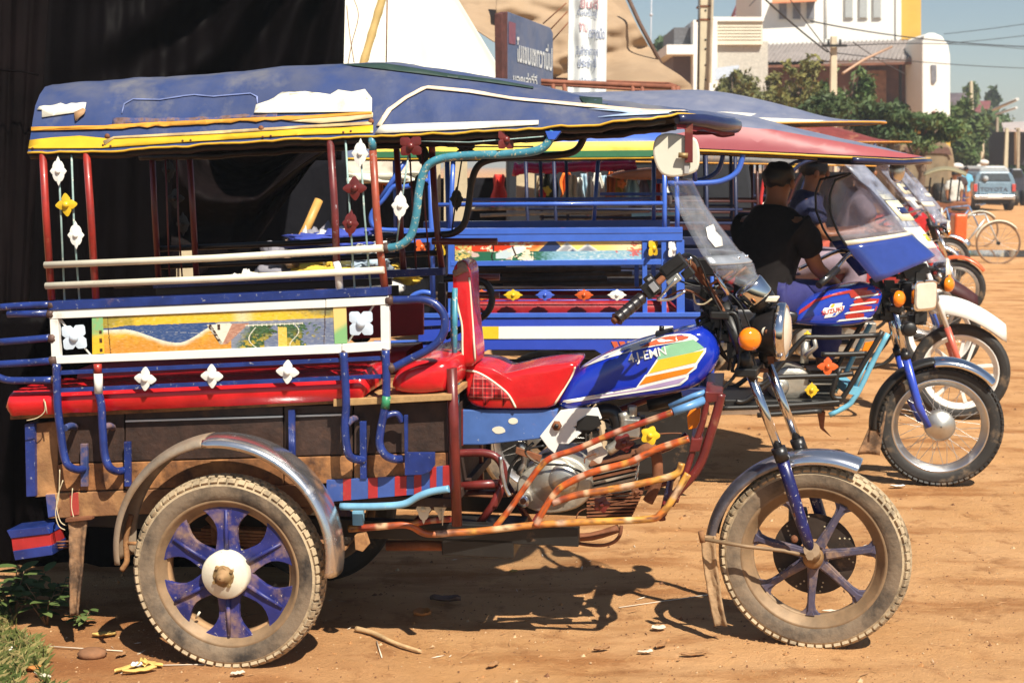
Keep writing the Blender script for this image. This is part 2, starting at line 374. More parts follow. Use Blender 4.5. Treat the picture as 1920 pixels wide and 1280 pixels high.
    if style == 'wire':
        mb = MB()
        for i in range(18):
            for sg in (-1, 1):
                a = 2 * pi * i / 18 + sg * .04; b = a + sg * .9 * (1 if i % 2 else -1)
                mb.tube([c + (p * cos(b) + q * sin(b)) * .12 * Rr * 1.0 + ax * sg * .028, c + (p * cos(a) + q * sin(a)) * (ri - .02)], .0013, 4, cap=False)
        th.add('wire_spokes', mb, mat('steel_spoke', (.6, .6, .58), .35, .8), W)
        mb = MB(); mb.lathe(c, ax, [(.004, -.06), (.02, -.058), (.05, -.045), (.066, -.035), (.074, -.028), (.074, .028), (.03, .045), (.004, .05)], 32, pq=(p, q)); th.add('hub', mb, m_alu, W)
    if style == 'alloy':
        for i in range(5):
            a = pi / 2 + .25 + i * 2 * pi / 5
            for sg in (-1, 1):
                mb = MB(); er = p * cos(a) + q * sin(a); et = q * cos(a) - p * sin(a)
                mb.prism([c + er * .12 * Rr + et * sg * .05 * Rr - ax * .014, c + er * .70 * Rr + et * sg * .075 * Rr - ax * .014, c + er * .70 * Rr + et * sg * .15 * Rr - ax * .014, c + er * .12 * Rr + et * sg * .11 * Rr - ax * .014], ax * .022)
                th.add('spoke', mb, spm, W, bev=.002)
        mb = MB(); mb.lathe(c, ax, [(.004, -.04), (.05, -.035), (.055, .03), (.004, .03)], 24, pq=(p, q)); th.add('hub', mb, hubm or m_alu, W)
    return W
def fender(th, c, fwd, up, side, r0, r1, wd, a0, a1, mats, n=36, name='fender', el=1.0, drop=.022):
    # half-round strip swept about c from angle a0 to a1 (0 = forward, 90 = up)
    g = []
    for i in range(n + 1):
        a = lerp(a0, a1, i / n); er = fwd * cos(a) * el + up * sin(a); rr = lerp(r0, r1, i / n); row = []
        for k in range(11):
            b = -pi / 2 + pi * k / 10; row.append(c + er * (rr - drop * (1 - cos(b))) + side * wd / 2 * sin(b))
        row = [row[0] - er * .010] + row + [row[-1] - er * .010]
        g.append(row)
    mb = MB().sheet(g); return th.add(name, mb, mats, sol=.003)
def flower(fr, c, rx, ry, style, u=None, v=None, n=None, th=.004):
    # pressed-metal ornament: outline plus domed boss; returns MB
    u = u or fr.e1; v = v or Z; n = n or -fr.e2; P = []; N = 56
    for i in range(N):
        a = 2 * pi * i / N
        if style == 'diamond':
            k = abs(cos(a)) + abs(sin(a)); r = .92 / k * (1 - .09 * cos(4 * a)) * (1 + .10 * abs(cos(2 * a)) ** 14); r *= 1 - .07 * ss(.14, .0, abs(abs(sin(2 * a)) - .62))
        elif style == 'petal': r = .76 + .08 * cos(4 * a) + .16 * abs(cos(2 * a)) ** 10 - .14 * (1 - abs(cos(2 * a))) ** 4
        elif style == 'square':
            k = max(abs(cos(a)), abs(sin(a))); r = min(.74 / k, .98) * (1 - .26 * ss(.22, 0, min(abs(cos(a)), abs(sin(a)))))
        elif style == 'blossom': r = .86 + .13 * cos(5 * a)
        P.append(c + u * rx * r * cos(a) + v * ry * r * sin(a))
    mb = MB(); vs = P + [c + (p - c) * .55 + n * .0022 for p in P] + [c + (p - c) * .28 + n * .0025 for p in P]
    fs = [(i, (i + 1) % N, N + (i + 1) % N, N + i) for i in range(N)] + [(N + i, N + (i + 1) % N, 2 * N + (i + 1) % N, 2 * N + i) for i in range(N)]
    mb.add(vs, fs, 0, True); mb.add([p + n * .0025 for p in vs[2 * N:]], [list(range(N))], 0, False); mb.add([p - n * .002 for p in P], [list(range(N))[::-1]], 0, False)
    mb.add([p for p in P] + [p - n * .002 for p in P], [(i, N + i, N + (i + 1) % N, (i + 1) % N) for i in range(N)], 0, False)
    br = min(rx, ry) * .30; prof = [(br * cos(t), br * .85 * sin(t) + .003) for t in [i * pi / 12 for i in range(7)]]
    mb.lathe(c, n, prof[:-1] + [(.0005, br * .85 + .003)], 16); return mb
def paint_grid(fr, TL, TR, BR, BL, off, nx, ny, func, curve=0):
    a, b, c, d = fr.pt(*TL, off), fr.pt(*TR, off), fr.pt(*BR, off), fr.pt(*BL, off); mb = MB(); mb.col = []; g = []
    for j in range(ny + 1):
        row = []
        for i in range(nx + 1):
            u, v = i / nx, j / ny; row.append(a.lerp(b, u).lerp(d.lerp(c, u), v)); mb.col.append(func(u, v))
        g.append(row)
    mb.sheet(g, smooth=False); return mb
def mixc(a, b, t): return tuple(x + (y - x) * t for x, y in zip(a, b))
def fbm(x, y, z=0, o=4):
    s = 0; a = .5
    for _ in range(o): s += a * noise.noise(Vector((x, y, z))); x *= 2.03; y *= 2.03; a *= .5
    return s

# ================================================================ the near motor tricycle
th1 = R(9.0)
c0 = G(1525, 1211)
F1 = Fr(c0.x, c0.y, th1)
f = F1; N_, B_ = -.42, .42                     # near and far side planes of the passenger box
T1 = Thing('motor_tricycle', 'nearest motor tricycle, torn blue vinyl roof, red seats and a painted landscape on its side', 'tricycle', (c0.x, c0.y, 0), -th1, 'motor tricycles parked in a row')
add = T1.add
def tb(pxs, off, r, name, m, n=8, sm=0, par=None, both=False, lab=None, bo=None):
    P = f.pts(pxs, off) if not isinstance(off, (list, tuple)) else [f.pt(a, b, o) for (a, b), o in zip(pxs, off)]
    if sm: P = crom(P, sm)
    o = add(name, MB().tube(P, r, n), m, par, lab)
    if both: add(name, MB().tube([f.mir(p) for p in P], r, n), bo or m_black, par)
    return o
def pr(poly, off, th, name, m, par=None, bev=.0015, both=False, lab=None, sm=0, bo=None):
    if sm: poly = cr2(poly, sm, True)
    P = f.pts(poly, off); o = add(name, MB().prism(P, f.e2 * th), m, par, lab, bev=bev)
    if both: add(name, MB().prism([f.mir(p) for p in P], -f.e2 * th), bo or m, par, bev=bev)
    return o

# ---- roof: a vinyl skin stretched over hoops, with a round brim in front
eave = [(52, 284), (188, 283), (375, 270), (555, 259), (701, 254), (843, 248), (989, 240), (1127, 231), (1209, 220), (1274, 213), (1330, 216), (1381, 226)]
ridge = [(62, 159), (90, 154), (262, 143), (412, 133), (555, 121), (637, 118), (712, 119), (802, 130), (937, 152), (1006, 163), (1087, 181), (1209, 199), (1290, 208), (1340, 212), (1381, 221)]
g = []; rim_near = []; rim_far = []
xs = [52 + (1378 - 52) * i / 110 for i in range(111)]
for x in xs:
    wv = .43 if x < 1150 else .43 * sqrt(max(.004, 1 - ((x - 1150) / 229) ** 2))
    E = f.pt(x, interp(eave, x), -wv); sE = (E - f.O).dot(f.e1)
    xr = max(62, x)
    K = f.pt(xr, interp(ridge, xr), -.06 * wv / .43); zr = K.z; ze = E.z; row = []
    sag = .0015 * sin(x * .05) + .004 * noise.noise(Vector((x * .03, 0, 0)))
    for k in range(33):
        t = -1 + 2 * k / 32; aa = abs(t)
        PR = [(0, 1), (.28, .992), (.46, .97), (.60, .92), (.71, .81), (.80, .645), (.87, .44), (.935, .22), (1, 0)]
        u = aa * 8; i_ = min(7, int(u)); o_ = wv * lerp(PR[i_][0], PR[i_ + 1][0], u - i_) * (1 if t > 0 else -1); z_ = ze + (zr - ze) * lerp(PR[i_][1], PR[i_ + 1][1], u - i_)
        # vinyl bulges between the hoops
        hoop = [75, 192, 487, 703, 960, 1209]; dmin = min(abs(x - h) for h in hoop)
        bul = .005 * min(1, dmin / 60) * (1 - aa) ** .3 * (1 if x < 1150 else .3)
        wr = .0035 * noise.noise(Vector((x * .03, aa * 7, t * 3))) if aa < .9 else .002 * noise.noise(Vector((x * .05, 0, 3)))
        row.append(f.w(sE - .035 * (1 - aa) * ss(190, 52, x), o_, z_ - bul + wr + sag * aa))
    g.append(row); rim_near.append(row[0]); rim_far.append(row[-1])
RS = MB().sheet(g); roof_bvh = RS.bvh()
m_vin = mat('blue_roof_vinyl', (.018, .042, .15), .42, var=.16, scale=5, dust=.38, dscale=3.2, dcol=(.15, .145, .15), updust=.55, bump=.22, bscale=35, coat=.1)
for n_ in m_vin.node_tree.nodes:
    pass
roof = add('roof', RS, m_vin, sol=0)
g2 = [[p - Z * .012 + (f.e2 * (.004 if i == 0 else -.004) if i in (0, len(r_) - 1) else Vector((0, 0, 0))) for i, p in enumerate(r_)] for r_ in g]
add('roof_lining', MB().sheet(g2), mat('dark_lining', (.014, .012, .012), .85), roof)
add('roof_edge_cord', MB().tube([p - Z * .003 for p in rim_near] + [p - Z * .003 for p in rim_far[::-1]], .0038, 6), mat('yellow_cord', (.62, .36, .02), .5, dust=.1), roof)
add('roof_frame', MB().tube([p - Z * .012 + f.e2 * .02 for p in rim_near[:100]], .012, 8).tube([p - Z * .012 - f.e2 * .02 for p in rim_far[:100]], .012, 8), m_black, roof)
for x in (120, 330, 555, 720, 900, 1080):
    i = min(range(len(xs)), key=lambda k: abs(xs[k] - x)); add('roof_hoop', MB().tube([p - Z * .02 for p in g[i][2:-2]], .009, 6), m_black, roof)
# padded brim
bi = [i for i, x in enumerate(xs) if x > 1262]
br = [rim_near[i] - Z * .018 for i in bi]; brf = [rim_far[i] - Z * .018 for i in bi[::-1]]
brim = br + brf
add('brim_roll', MB().tube(brim, [.010 + .013 * sin(pi * min(1, .12 + i / (len(brim) - 1) * .76)) for i in range(len(brim))], 12), mat('navy_vinyl', (.012, .016, .06), .3, dust=.12, coat=.3, bump=.4, bscale=30), roof)
fr_ = MB(); 
for i in range(len(brim) - 1):
    a, b = brim[i], brim[i + 1]; dz = .030 + .012 * noise.noise(Vector((i * .6, 2, 0))); dz2 = .030 + .012 * noise.noise(Vector(((i + 1) * .6, 2, 0)))
    fr_.add([a - Z * .012, b - Z * .012, b - Z * dz2, a - Z * dz], [(0, 1, 2, 3)])
add('brim_rag', fr_, mat('rag_red', (.20, .02, .03), .8), roof)
def dc(poly, name, m, proud=.003, sol=.0012, step=22, stepy=14, bv=None, par=None, lab=None):
    mb = decal(poly, bv or roof_bvh, None, proud, step, stepy)
    if mb.f: return add(name, mb, m, par if par is not None else roof, lab, sol=sol)
def rag(p0, p1, n, amp, seed=0):
    out = []
    for i in range(n + 1):
        t = i / n; out.append((p0[0] + (p1[0] - p0[0]) * t, p0[1] + (p1[1] - p0[1]) * t + amp * noise.noise(Vector((i * 1.7 + seed, seed, .3)))))
    return out
m_vy = mat('yellow_vinyl', (.66, .40, .02), .42, var=.1, dust=.14, dscale=6, dcol=(.38, .24, .10))
m_vw = mat('white_vinyl', (.66, .62, .52), .55, var=.08, dust=.2, dscale=9, dcol=(.42, .34, .24), bump=.5, bscale=25)
yb = [(54, 280), (188, 279), (375, 266), (555, 255), (700, 250)]
yt = [(700, 236), (640, 241), (560, 243), (430, 252), (300, 258), (215, 262), (150, 256), (100, 259), (57, 264)]
dc(yb + yt, 'yellow_valance', m_vy, .004)
dc([(57, 245)] + rag((60, 240), (200, 237), 6, 1) + rag((215, 235), (560, 219), 16, 1.5, 4) + [(698, 211), (698, 216), (590, 224)] + rag((560, 225), (215, 243), 22, 4, 9) + [(60, 247)], 'yellow_piping', mat('orange_piping', (.62, .28, .03), .55, dust=.2), .006)
dc([(195, 266), (215, 258), (430, 246), (560, 238), (698, 230), (698, 236), (560, 243), (430, 252), (215, 262), (198, 274)], 'frayed_tape', mat('frayed_tape', (.50, .36, .17), .7, var=.3, dust=.3), .0065)
dc([(545, 229), (600, 233), (650, 229), (700, 222), (700, 213), (640, 218), (590, 223)], 'torn_strip', mat('cream_cloth', (.62, .47, .26), .7, var=.15), .005)
dc([(60, 208)] + rag((65, 201), (155, 195), 9, 6, 3) + [(163, 194), (160, 208), (145, 229), (141, 213), (100, 219), (58, 225)], 'white_patch', m_vw, .005)
dc([(143, 230), (141, 214), (158, 206), (163, 209), (160, 217)], 'curled_scrap', mat('brown_scrap', (.35, .2, .1), .7), .010)
dc([(477, 214), (481, 198), (505, 190)] + rag((515, 185), (530, 174), 2, 2) + [(545, 180), (560, 178), (572, 173), (585, 181), (600, 176), (620, 179), (635, 170), (660, 174), (685, 169), (688, 188), (698, 186), (698, 211)], 'white_patch', m_vw, .005)
dc([(706, 238), (726, 206), (760, 182), (790, 166), (803, 163), (880, 170), (960, 184), (1100, 197), (1200, 207), (1290, 210), (1290, 213), (1210, 214), (1150, 208), (1090, 202), (960, 189), (880, 176), (800, 168), (765, 186), (735, 208), (715, 238)], 'white_seam_tape', mat('cream_tape', (.74, .58, .42), .6, var=.12, dust=.15, dscale=12), .005, step=12)
dc([(703, 252), (715, 236), (790, 233), (900, 230), (1010, 228), (1010, 236), (880, 244), (780, 249)], 'white_hem', m_vw, .005)
dc([(640, 123), (720, 121), (760, 127), (850, 142), (930, 152), (1000, 165), (1000, 168), (920, 157), (840, 147), (760, 137), (700, 130)], 'green_tarp_strip', mat('green_tarp', (.02, .045, .035), .6, dust=.2), .004)
dc([(1085, 184), (1140, 187), (1150, 190), (1138, 200), (1095, 197)], 'green_tarp_patch', mat('green_tarp', (.02, .045, .035), .6), .005)
dc([(1100, 206), (1200, 210), (1290, 211), (1290, 214), (1200, 218), (1120, 222), (1180, 214)], 'blue_brim_patch', mat('pale_blue_tape', (.35, .45, .62), .5), .0045)
dc(cr2([(228, 214), (232, 195), (250, 186), (300, 187), (345, 180), (365, 178), (400, 181), (470, 175), (484, 182), (484, 196), (482, 196), (481, 183), (470, 177), (400, 183), (365, 180), (345, 182), (300, 189), (250, 188), (234, 197), (230, 214)], 1), 'seam_scar', mat('pale_scar', (.16, .20, .40), .5), .003, step=10, stepy=8)
dc(rag((210, 236), (520, 219), 14, 3, 7) + rag((520, 214), (320, 222), 10, 6, 8) + rag((315, 222), (212, 222), 5, 8, 12), 'rust_stain', mat('rust_stained_vinyl', (.20, .12, .11), .6, var=.5, scale=30, col2=(.06, .07, .17), c2s=30), .0018)
for x, y in ((203, 256), (491, 241), (697, 228)):
    h = roof_bvh.ray_cast(CAM, ray(x, y).normalized()); add('rivet', MB().lathe(h[0], -f.e2, [(.008, .004), (.009, .008), (.003, .011), (.0005, .011)], 12), m_rust, roof)
for x, y in ((63, 278), (195, 272), (209, 274), (344, 264), (359, 263), (494, 257), (509, 255), (645, 248), (659, 246)):
    h = roof_bvh.ray_cast(CAM, ray(x, y).normalized()); add('rivet', MB().lathe(h[0], -f.e2, [(.0035, .006), (.0035, .0085), (.0005, .009)], 8), m_rust, roof)

# ---- posts, rods and ornaments (near side, and mirrored on the far side)
m_teal = mat('chipped_teal_paint', (.05, .22, .30), .4, var=.3, chip=.6, ccol=(.55, .50, .33), dust=.1)
m_bw = m_cream
def post(pxs, r, name, m, segs=None):
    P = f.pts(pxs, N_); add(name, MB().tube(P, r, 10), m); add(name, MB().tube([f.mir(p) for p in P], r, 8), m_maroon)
post([(80, 283), (86, 400), (97, 562)], .0115, 'roof_post', m_redpost); post([(162, 283), (170, 400), (180, 560)], .0115, 'roof_post', m_redpost)
post([(619, 258), (628, 400), (631, 490)], .0115, 'roof_post', mat('dark_post_paint', (.12, .02, .02), .4, var=.4, chip=.4, ccol=(.30, .28, .30)))
post([(631, 490), (634, 505), (637, 546)], .0118, 'roof_post', m_white)
post([(699, 280), (706, 400), (712, 462), (722, 543)], .0118, 'roof_post', mat('brick_post_paint', (.30, .06, .03), .4, var=.3, chip=.35, ccol=(.3, .25, .2)))
post([(697, 254), (699, 282)], .0122, 'roof_post', m_teal)
m_rod = mat('pale_rod_paint', (.25, .36, .34), .45, var=.3, chip=.5, ccol=(.6, .6, .5))
for a in ([(109, 288), (114, 400), (121, 564)], [(134, 288), (139, 430), (149, 563)], [(648, 263), (656, 400), (665, 542)], [(675, 262), (683, 400), (695, 540)]): post(a, .0032, 'rod', m_rod)
m_orn = {'w': m_white, 'y': mat('yellow_ornament', (.70, .45, .02), .35, dust=.1, coat=.2), 'm': m_maroon, 'pb': mat('pale_blue_ornament', (.55, .63, .72), .4, var=.05, dust=.08)}
def orn(x, y, w_, h_, st, col, off=N_ - .014, name='ornament', far=True):
    c = f.pt(x, y, off); k = (c - CAM).dot(Vector((0, CP, -SP))) / FPX
    ra = rnd.uniform(-.09, .09); rb = rnd.uniform(-.12, .12); u_ = (f.e1 * cos(ra) + Z * sin(ra) + f.e2 * rb).normalized(); v_ = (Z * cos(ra) - f.e1 * sin(ra)).normalized()
    add(name, flower(f, c, w_ / 2 * k, h_ / 2 * k, st, u=u_, v=v_, n=-(f.e2 - f.e1 * rb).normalized()), m_orn[col])
    if far: add(name, flower(f, f.mir(c), w_ / 2 * k, h_ / 2 * k, st), m_black)  # far copies are black: their silhouette shade is put into the colour
orn(109, 321, 36, 60, 'diamond', 'w'); orn(124, 384, 44, 44, 'petal', 'y'); orn(142, 441, 36, 58, 'diamond', 'w')
orn(675, 288, 36, 62, 'diamond', 'w'); orn(665, 353, 46, 46, 'petal', 'm'); orn(657, 419, 36, 58, 'diamond', 'm'); orn(750, 386, 36, 62, 'diamond', 'w')
orn(770, 274, 56, 46, 'square', 'm'); 
c = f.pt(949, 262, N_ + .0); add('ornament', flower(f, c, .036, .036, 'square', u=(f.e1 * .75 + f.e2 * .66), n=(f.e1 * .66 - f.e2 * .75)), m_maroon)
tb([(766, 290), (757, 350), (742, 470)], N_, .0028, 'rod', m_rod, both=True)
tb([(790, 265), (880, 267), (1020, 256)], N_, .0018, 'rod', m_rod); tb([(790, 262), (840, 275), (1000, 275)], N_ + .02, .0022, 'rod', m_black)
# white hand rails
for a in ([(84, 497), (400, 484), (718, 465)], [(86, 536), (400, 523), (720, 506)]):
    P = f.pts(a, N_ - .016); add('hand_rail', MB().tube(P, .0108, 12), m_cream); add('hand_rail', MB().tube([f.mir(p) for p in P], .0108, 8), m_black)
# the painted side panel
pr([(89, 565), (727, 538), (727, 554), (91, 582)], N_ - .012, .05, 'top_beam', m_blue, both=True)
pr([(91, 582), (610, 561), (610, 577), (92, 598)], N_ - .008, .02, 'panel_rail', m_white, both=True, bo=m_black); pr([(611, 561), (729, 555), (729, 571), (611, 577)], N_ - .009, .02, 'panel_rail', m_white)
pr([(104, 668), (640, 645), (640, 662), (106, 682)], N_ - .008, .02, 'panel_rail', m_white, both=True, bo=m_black); pr([(641, 645), (730, 640), (730, 656), (641, 662)], N_ - .009, .02, 'panel_rail', m_white)
pr([(93, 598), (108, 598), (112, 668), (96, 669)], N_ - .007, .02, 'panel_stile', m_white, both=True, bo=m_black); pr([(713, 572), (729, 572), (730, 640), (714, 641)], N_ - .007, .02, 'panel_stile', m_white, both=True, bo=m_black)
BLU, YEL, SND, WHT, GRN, BRN, PNK = srgb(50, 78, 128), srgb(226, 186, 50), srgb(205, 140, 50), srgb(225, 220, 200), srgb(50, 88, 50), srgb(60, 36, 26), srgb(190, 140, 118)
def art1(u, v):
    n1 = fbm(u * 22, v * 5, 1); n2 = fbm(u * 60, v * 14, 5)
    sky_ = mixc(YEL, mixc(GRN, YEL, .3), ss(.25, 0, u + n1 * .3) * .8); sky_ = mixc(sky_, mixc(GRN, BLU, .3), ss(.78, .95, u + n2 * .15) * ss(.35, 0, v + n1 * .2) * .8)
    sky_ = mixc(sky_, WHT, ss(.55, .62, u) * ss(.68, .6, u) * .6 * (v < .4))
    c = sky_; hz = .30 + .03 * n1
    if v > hz - .05 * ss(.0, .1, u) + .02:
        c = BLU if u < .5 else mixc(mixc(BLU, WHT, .25), YEL, 0)
        # shore line falling then rising
        shore = .36 + .42 * ss(.08, .33, u) - .48 * ss(.33, .52, u)
        if v > shore and u < .56: c = mixc(WHT, mixc(YEL, SND, ss(.1, .9, v + n1 * .4)), ss(0, .16, v - shore + n1 * .06))
        if v > .86 and u < .45: c = mixc(c, SND, .5)
    # house
    hx = (u - .45) / .2
    if .33 < v < .88:
        k = (v - .33) / .55
        if .455 + .055 * k < u < .475 + .05 * k: c = BRN if (int(v * 60) % 2 or n2 > 0) else WHT
        elif .475 + .05 * k <= u < .565 - .045 * k: c = WHT if not (.5 < u < .515 and .33 < v < .48) else BRN
        elif .565 - .045 * k <= u < .64 - .10 * k: c = mixc(PNK, srgb(150, 100, 80), .35 + n2)
    if u > .56 and v > .36:
        k = ss(.0, .06, (u - .56) - (.9 - v) * .10 + n2 * .04); tree = GRN
        if n1 + n2 * .8 > .08 and v > .45: tree = mixc(GRN, YEL, .55 * ss(.5, .9, v))
        if n2 < -.16: tree = mixc(tree, BRN, .6)
        c = mixc(c, tree, k)
        if (.70 < u < .78 and v > .5 + .25 * (.78 - u) / .08 + n1 * .5) or (u > .88 + n2 * .1 + n1 * .15): c = mixc(BLU, WHT, .15 + .3 * max(0, n2))
        if .76 < u < .80 and v > .5 + n1 * .3: c = mixc(YEL, WHT, .1)
        if abs(u - .655 - .03 * sin(v * 6) - .04 * (v - .5)) < .0022 and v > .45: c = WHT
        if abs(u - .83 + .02 * sin(v * 8)) < .002 and v > .42: c = WHT
        if .62 < u < .87 and v < .42 and (abs(v - .385) < .008 or (int(u * 260) % 5 == 0 and .34 < v < .43 - .05 * n1)): c = WHT
    n3 = fbm(u * 55, v * 30, 2); c = mixc(c, WHT if n3 > 0 else BRN, min(.2, abs(n3) * .45))
    if abs(v + n2 * .05 - .04) < .03 or (n2 > .30): c = mixc(c, BRN, .25)
    if abs(u - .022 - .004 * n2 - .006 * v) < .0022 or abs(u - .965 + .01 * v + .004 * n2) < .002: c = mixc(c, BRN, .85)
    if abs(v - .5 - .4 * (u - .3) - .04 * n1) < .003 and n2 > .0: c = mixc(c, WHT, .6)
    return c
mb = paint_grid(f, (193, 593), (626, 577), (628, 645), (196, 663), N_, 400, 84, art1)
panel = add('landscape_painting', mb, vcol_mat('painted_board', .45, .15), sol=.006)
GN2 = srgb(130, 180, 120)
def strip1(u, v):
    c = mixc(GN2, YEL, ss(.35, .6, v)) ; n2 = fbm(u * 3, v * 12, 9)
    if abs(u - .75) < .13 and (abs(v - .4) < .05 or abs(v - .64) < .06 or abs(v - .9) < .05 or (abs(u - .66) < .05 and (.58 < v < .7))): c = BRN
    return mixc(c, SND, max(0, n2))
add('side_strip', paint_grid(f, (173, 596), (193, 594), (196, 662), (174, 664), N_ - .002, 20, 60, strip1), vcol_mat('painted_board', .45, .15), sol=.006)
add('side_strip', paint_grid(f, (625, 576), (649, 575), (651, 643), (628, 644), N_ - .002, 20, 60, lambda u, v: mixc(mixc(WHT, YEL, .7), GN2, ss(.5, .8, v + .2 * u))), vcol_mat('painted_board', .45, .15), sol=.006)
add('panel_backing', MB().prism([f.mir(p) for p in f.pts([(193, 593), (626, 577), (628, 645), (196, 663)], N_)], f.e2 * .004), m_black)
for (x, y), sg in (((139, 632), 1), ((677, 606), -1)):
    orn(x, y, 60, 60, 'square', 'pb', N_ - .004, 'square_flower', far=False)
    tb([(x - 30 * sg, y - 40 if sg > 0 else y - 0), (x, y)], N_ + .01, .003, 'rod', m_white) if sg > 0 else tb([(x + 27, y - 38), (x - 24, y + 34)], N_ + .008, .003, 'rod', m_white)
    if sg > 0: tb([(x - 30, y - 36), (x + 32, y + 34)], N_ + .008, .003, 'rod', m_white)
for a in ([(108, 699), (723, 671)], [(110, 732), (725, 705)]): pr([(a[0][0], a[0][1] - 4), (a[1][0], a[1][1] - 4), (a[1][0], a[1][1] + 4), (a[0][0], a[0][1] + 4)], N_ - .004, .006, 'lower_rail', m_blue, both=True, bev=.001)
for x, y in ((272, 710), (397, 705), (539, 697)): orn(x, y, 46, 46, 'petal', 'w', N_ - .008, 'small_flower')

# ---- step hoops, brackets and rear rails
m_hoop = m_blue; m_mudt = mat('mud_caked_blue', (.03, .05, .16), .6, var=.3, dust=.55, dcol=(.33, .17, .07), dscale=10)
def hoop(pxs, offs, r=.0128, name='step_hoop', m=None): tb(pxs, offs, r, name, m or m_hoop, 10, 6)
H0 = N_ - .006
hoop([(106, 682), (108, 760), (114, 812), (120, 852), (128, 872), (145, 880), (162, 877)], [H0, H0, H0, H0, H0, H0 + .03, H0 + .07])
hoop([(184, 735), (190, 760), (192, 800), (196, 850), (204, 874), (218, 883), (234, 881)], [H0, H0, H0, H0, H0, H0 + .03, H0 + .07])
hoop([(183, 682), (184, 700)], [H0, H0], name='hoop_stub', m=m_redpost); hoop([(184, 700), (185, 737)], [H0, H0], .0135, 'hoop_sleeve', m_white)
hoop([(644, 660), (649, 750), (647, 800), (651, 842), (660, 858), (682, 862)], [H0, H0, H0, H0, H0 + .02, H0 + .06])
hoop([(723, 656), (724, 742), (714, 805), (712, 832), (722, 852), (740, 860), (757, 860)], [H0, H0, H0, H0, H0, H0 + .02, H0 + .06])
tb([(725, 742), (722, 765)], H0 - .001, .0138, 'green_sleeve', mat('green_paint', (.03, .20, .09), .4, chip=.3), 10)
for a, o in (([(122, 802), (132, 798), (143, 800)], 0), ([(190, 802), (204, 798), (213, 802)], 0), ([(650, 796), (660, 786), (670, 784)], 0)): tb(a, [H0, H0 + .03, H0 + .09], .011, 'bracket', m_mudt, 8, 4)
tb([(718, 784), (730, 777), (745, 776), (754, 790)], [H0, H0 + .02, H0 + .03, H0 + .04], .010, 'bracket', m_blue, 8, 5)
for a in ([(0, 576), (40, 573), (93, 571)], [(15, 589), (92, 587)], [(0, 641), (60, 636), (93, 633)], [(-10, 683), (60, 679), (97, 676)], [(-15, 700), (0, 708), (24, 713), (100, 712)]): tb(a, [N_ + .0] * len(a), .0115, 'rear_rail', m_blue, 10, 4 if len(a) > 2 else 0)
for a in ([(0, 576), (93, 571)], [(-10, 683), (97, 676)]):
    P = [f.mir(p) for p in f.pts(a, N_)]; add('rear_rail', MB().tube(P, .0115, 8), m_black)
tb([(728, 563), (760, 562), (795, 562), (820, 573), (834, 597), (830, 628), (808, 652), (765, 675), (732, 692)], N_ + .004, .0125, 'side_hoop', m_blue, 10, 5, both=True)
tb([(722, 465), (748, 461), (770, 442), (780, 405), (786, 355), (797, 318), (820, 300), (870, 292), (950, 289), (1000, 284), (1024, 272), (1038, 246)], N_ + .0, .0125, 'grab_rail', m_teal, 12, 6, both=True)
pr([(1022, 246), (1052, 246), (1040, 262), (1028, 262)], N_ - .014, .028, 'bolt_bracket', m_blue2)
for a in ([(700, 480), (845, 480)], [(735, 600), (850, 600)], [(735, 560), (850, 560)]): P = [f.mir(p) for p in f.pts(a, N_)]; add('cross_bar', MB().tube(P, .012, 8), m_maroon)

for x_, y_ in ((107, 690), (184, 700), (645, 664), (723, 660), (731, 563), (724, 465), (733, 690), (97, 572), (98, 634), (100, 676), (103, 712), (95, 588)):
    c = f.pt(x_, y_, N_); mb = MB(); mb.sheet([[c + Vector((.0155 * sin(pi * i / 8) * cos(2 * pi * j / 10), .0155 * sin(pi * i / 8) * sin(2 * pi * j / 10), .0155 * cos(pi * i / 8))) * (1 + .25 * noise.noise(Vector((i, j, x_)))) if False else c + Vector((sin(pi * i / 8) * cos(2 * pi * j / 10), sin(pi * i / 8) * sin(2 * pi * j / 10), cos(pi * i / 8))) * .0155 * (1 + .3 * noise.noise(Vector((i * .9, (j % 10) * .9, x_)))) for j in range(11)] for i in range(9)]); add('weld_bead', mb, mat('rusty_weld', (.09, .05, .04), .6, .3, var=.4))
# ---- benches
def cushion(P4, oz0, oz1, h, name, m, par=None, lab=None):
    # soft slab: P4 = list of (px,py) front bottom edge; thickness h
    mb = MB(); bot = f.pts(P4, oz0); n = len(bot); g = []
    sec = [(0, 0), (-.012, .25), (-.016, .55), (-.008, .88), (.02, 1.0), (.5, 1.08), (.93, 1.02), (.99, .85), (1.0, .5), (1.0, 0)]
    W_ = oz1 - oz0
    for i in range(41):
        t = i / 40; x = t * (n - 1); k = min(int(x), n - 2); p = bot[k].lerp(bot[k + 1], x - k); e = min(1, min(t, 1 - t) * 18 + .28)
        row = []
        for j, (a, b) in enumerate(sec):
            aa = a * W_ if a > .3 else a; wob = .004 * noise.noise(Vector((t * 30, j * 1.3, 2))); row.append(p + f.e2 * (aa + (1 - e) * .03 * (1 if a < .3 else -1)) + Z * (h * (b * e + (1 - e) * .3) + wob))
        g.append(row)
    mb.sheet(g); mb.f.append([len(mb.v) - 10 + k for k in range(10)]); mb.mi.append(0); mb.sm.append(True); mb.f.append([k for k in range(10)][::-1]); mb.mi.append(0); mb.sm.append(True)
    return add(name, mb, m, par, lab)
bench = cushion([(10, 780), (60, 778), (250, 768), (450, 760), (640, 751), (690, 746)], -.388, -.10, .078, 'bench_cushion', m_red)
P = f.pts([(10, 778), (690, 744)], -.388)
s0, s1 = [(p - f.O).dot(f.e1) for p in P]; zb = P[0].z; zb2 = P[1].z
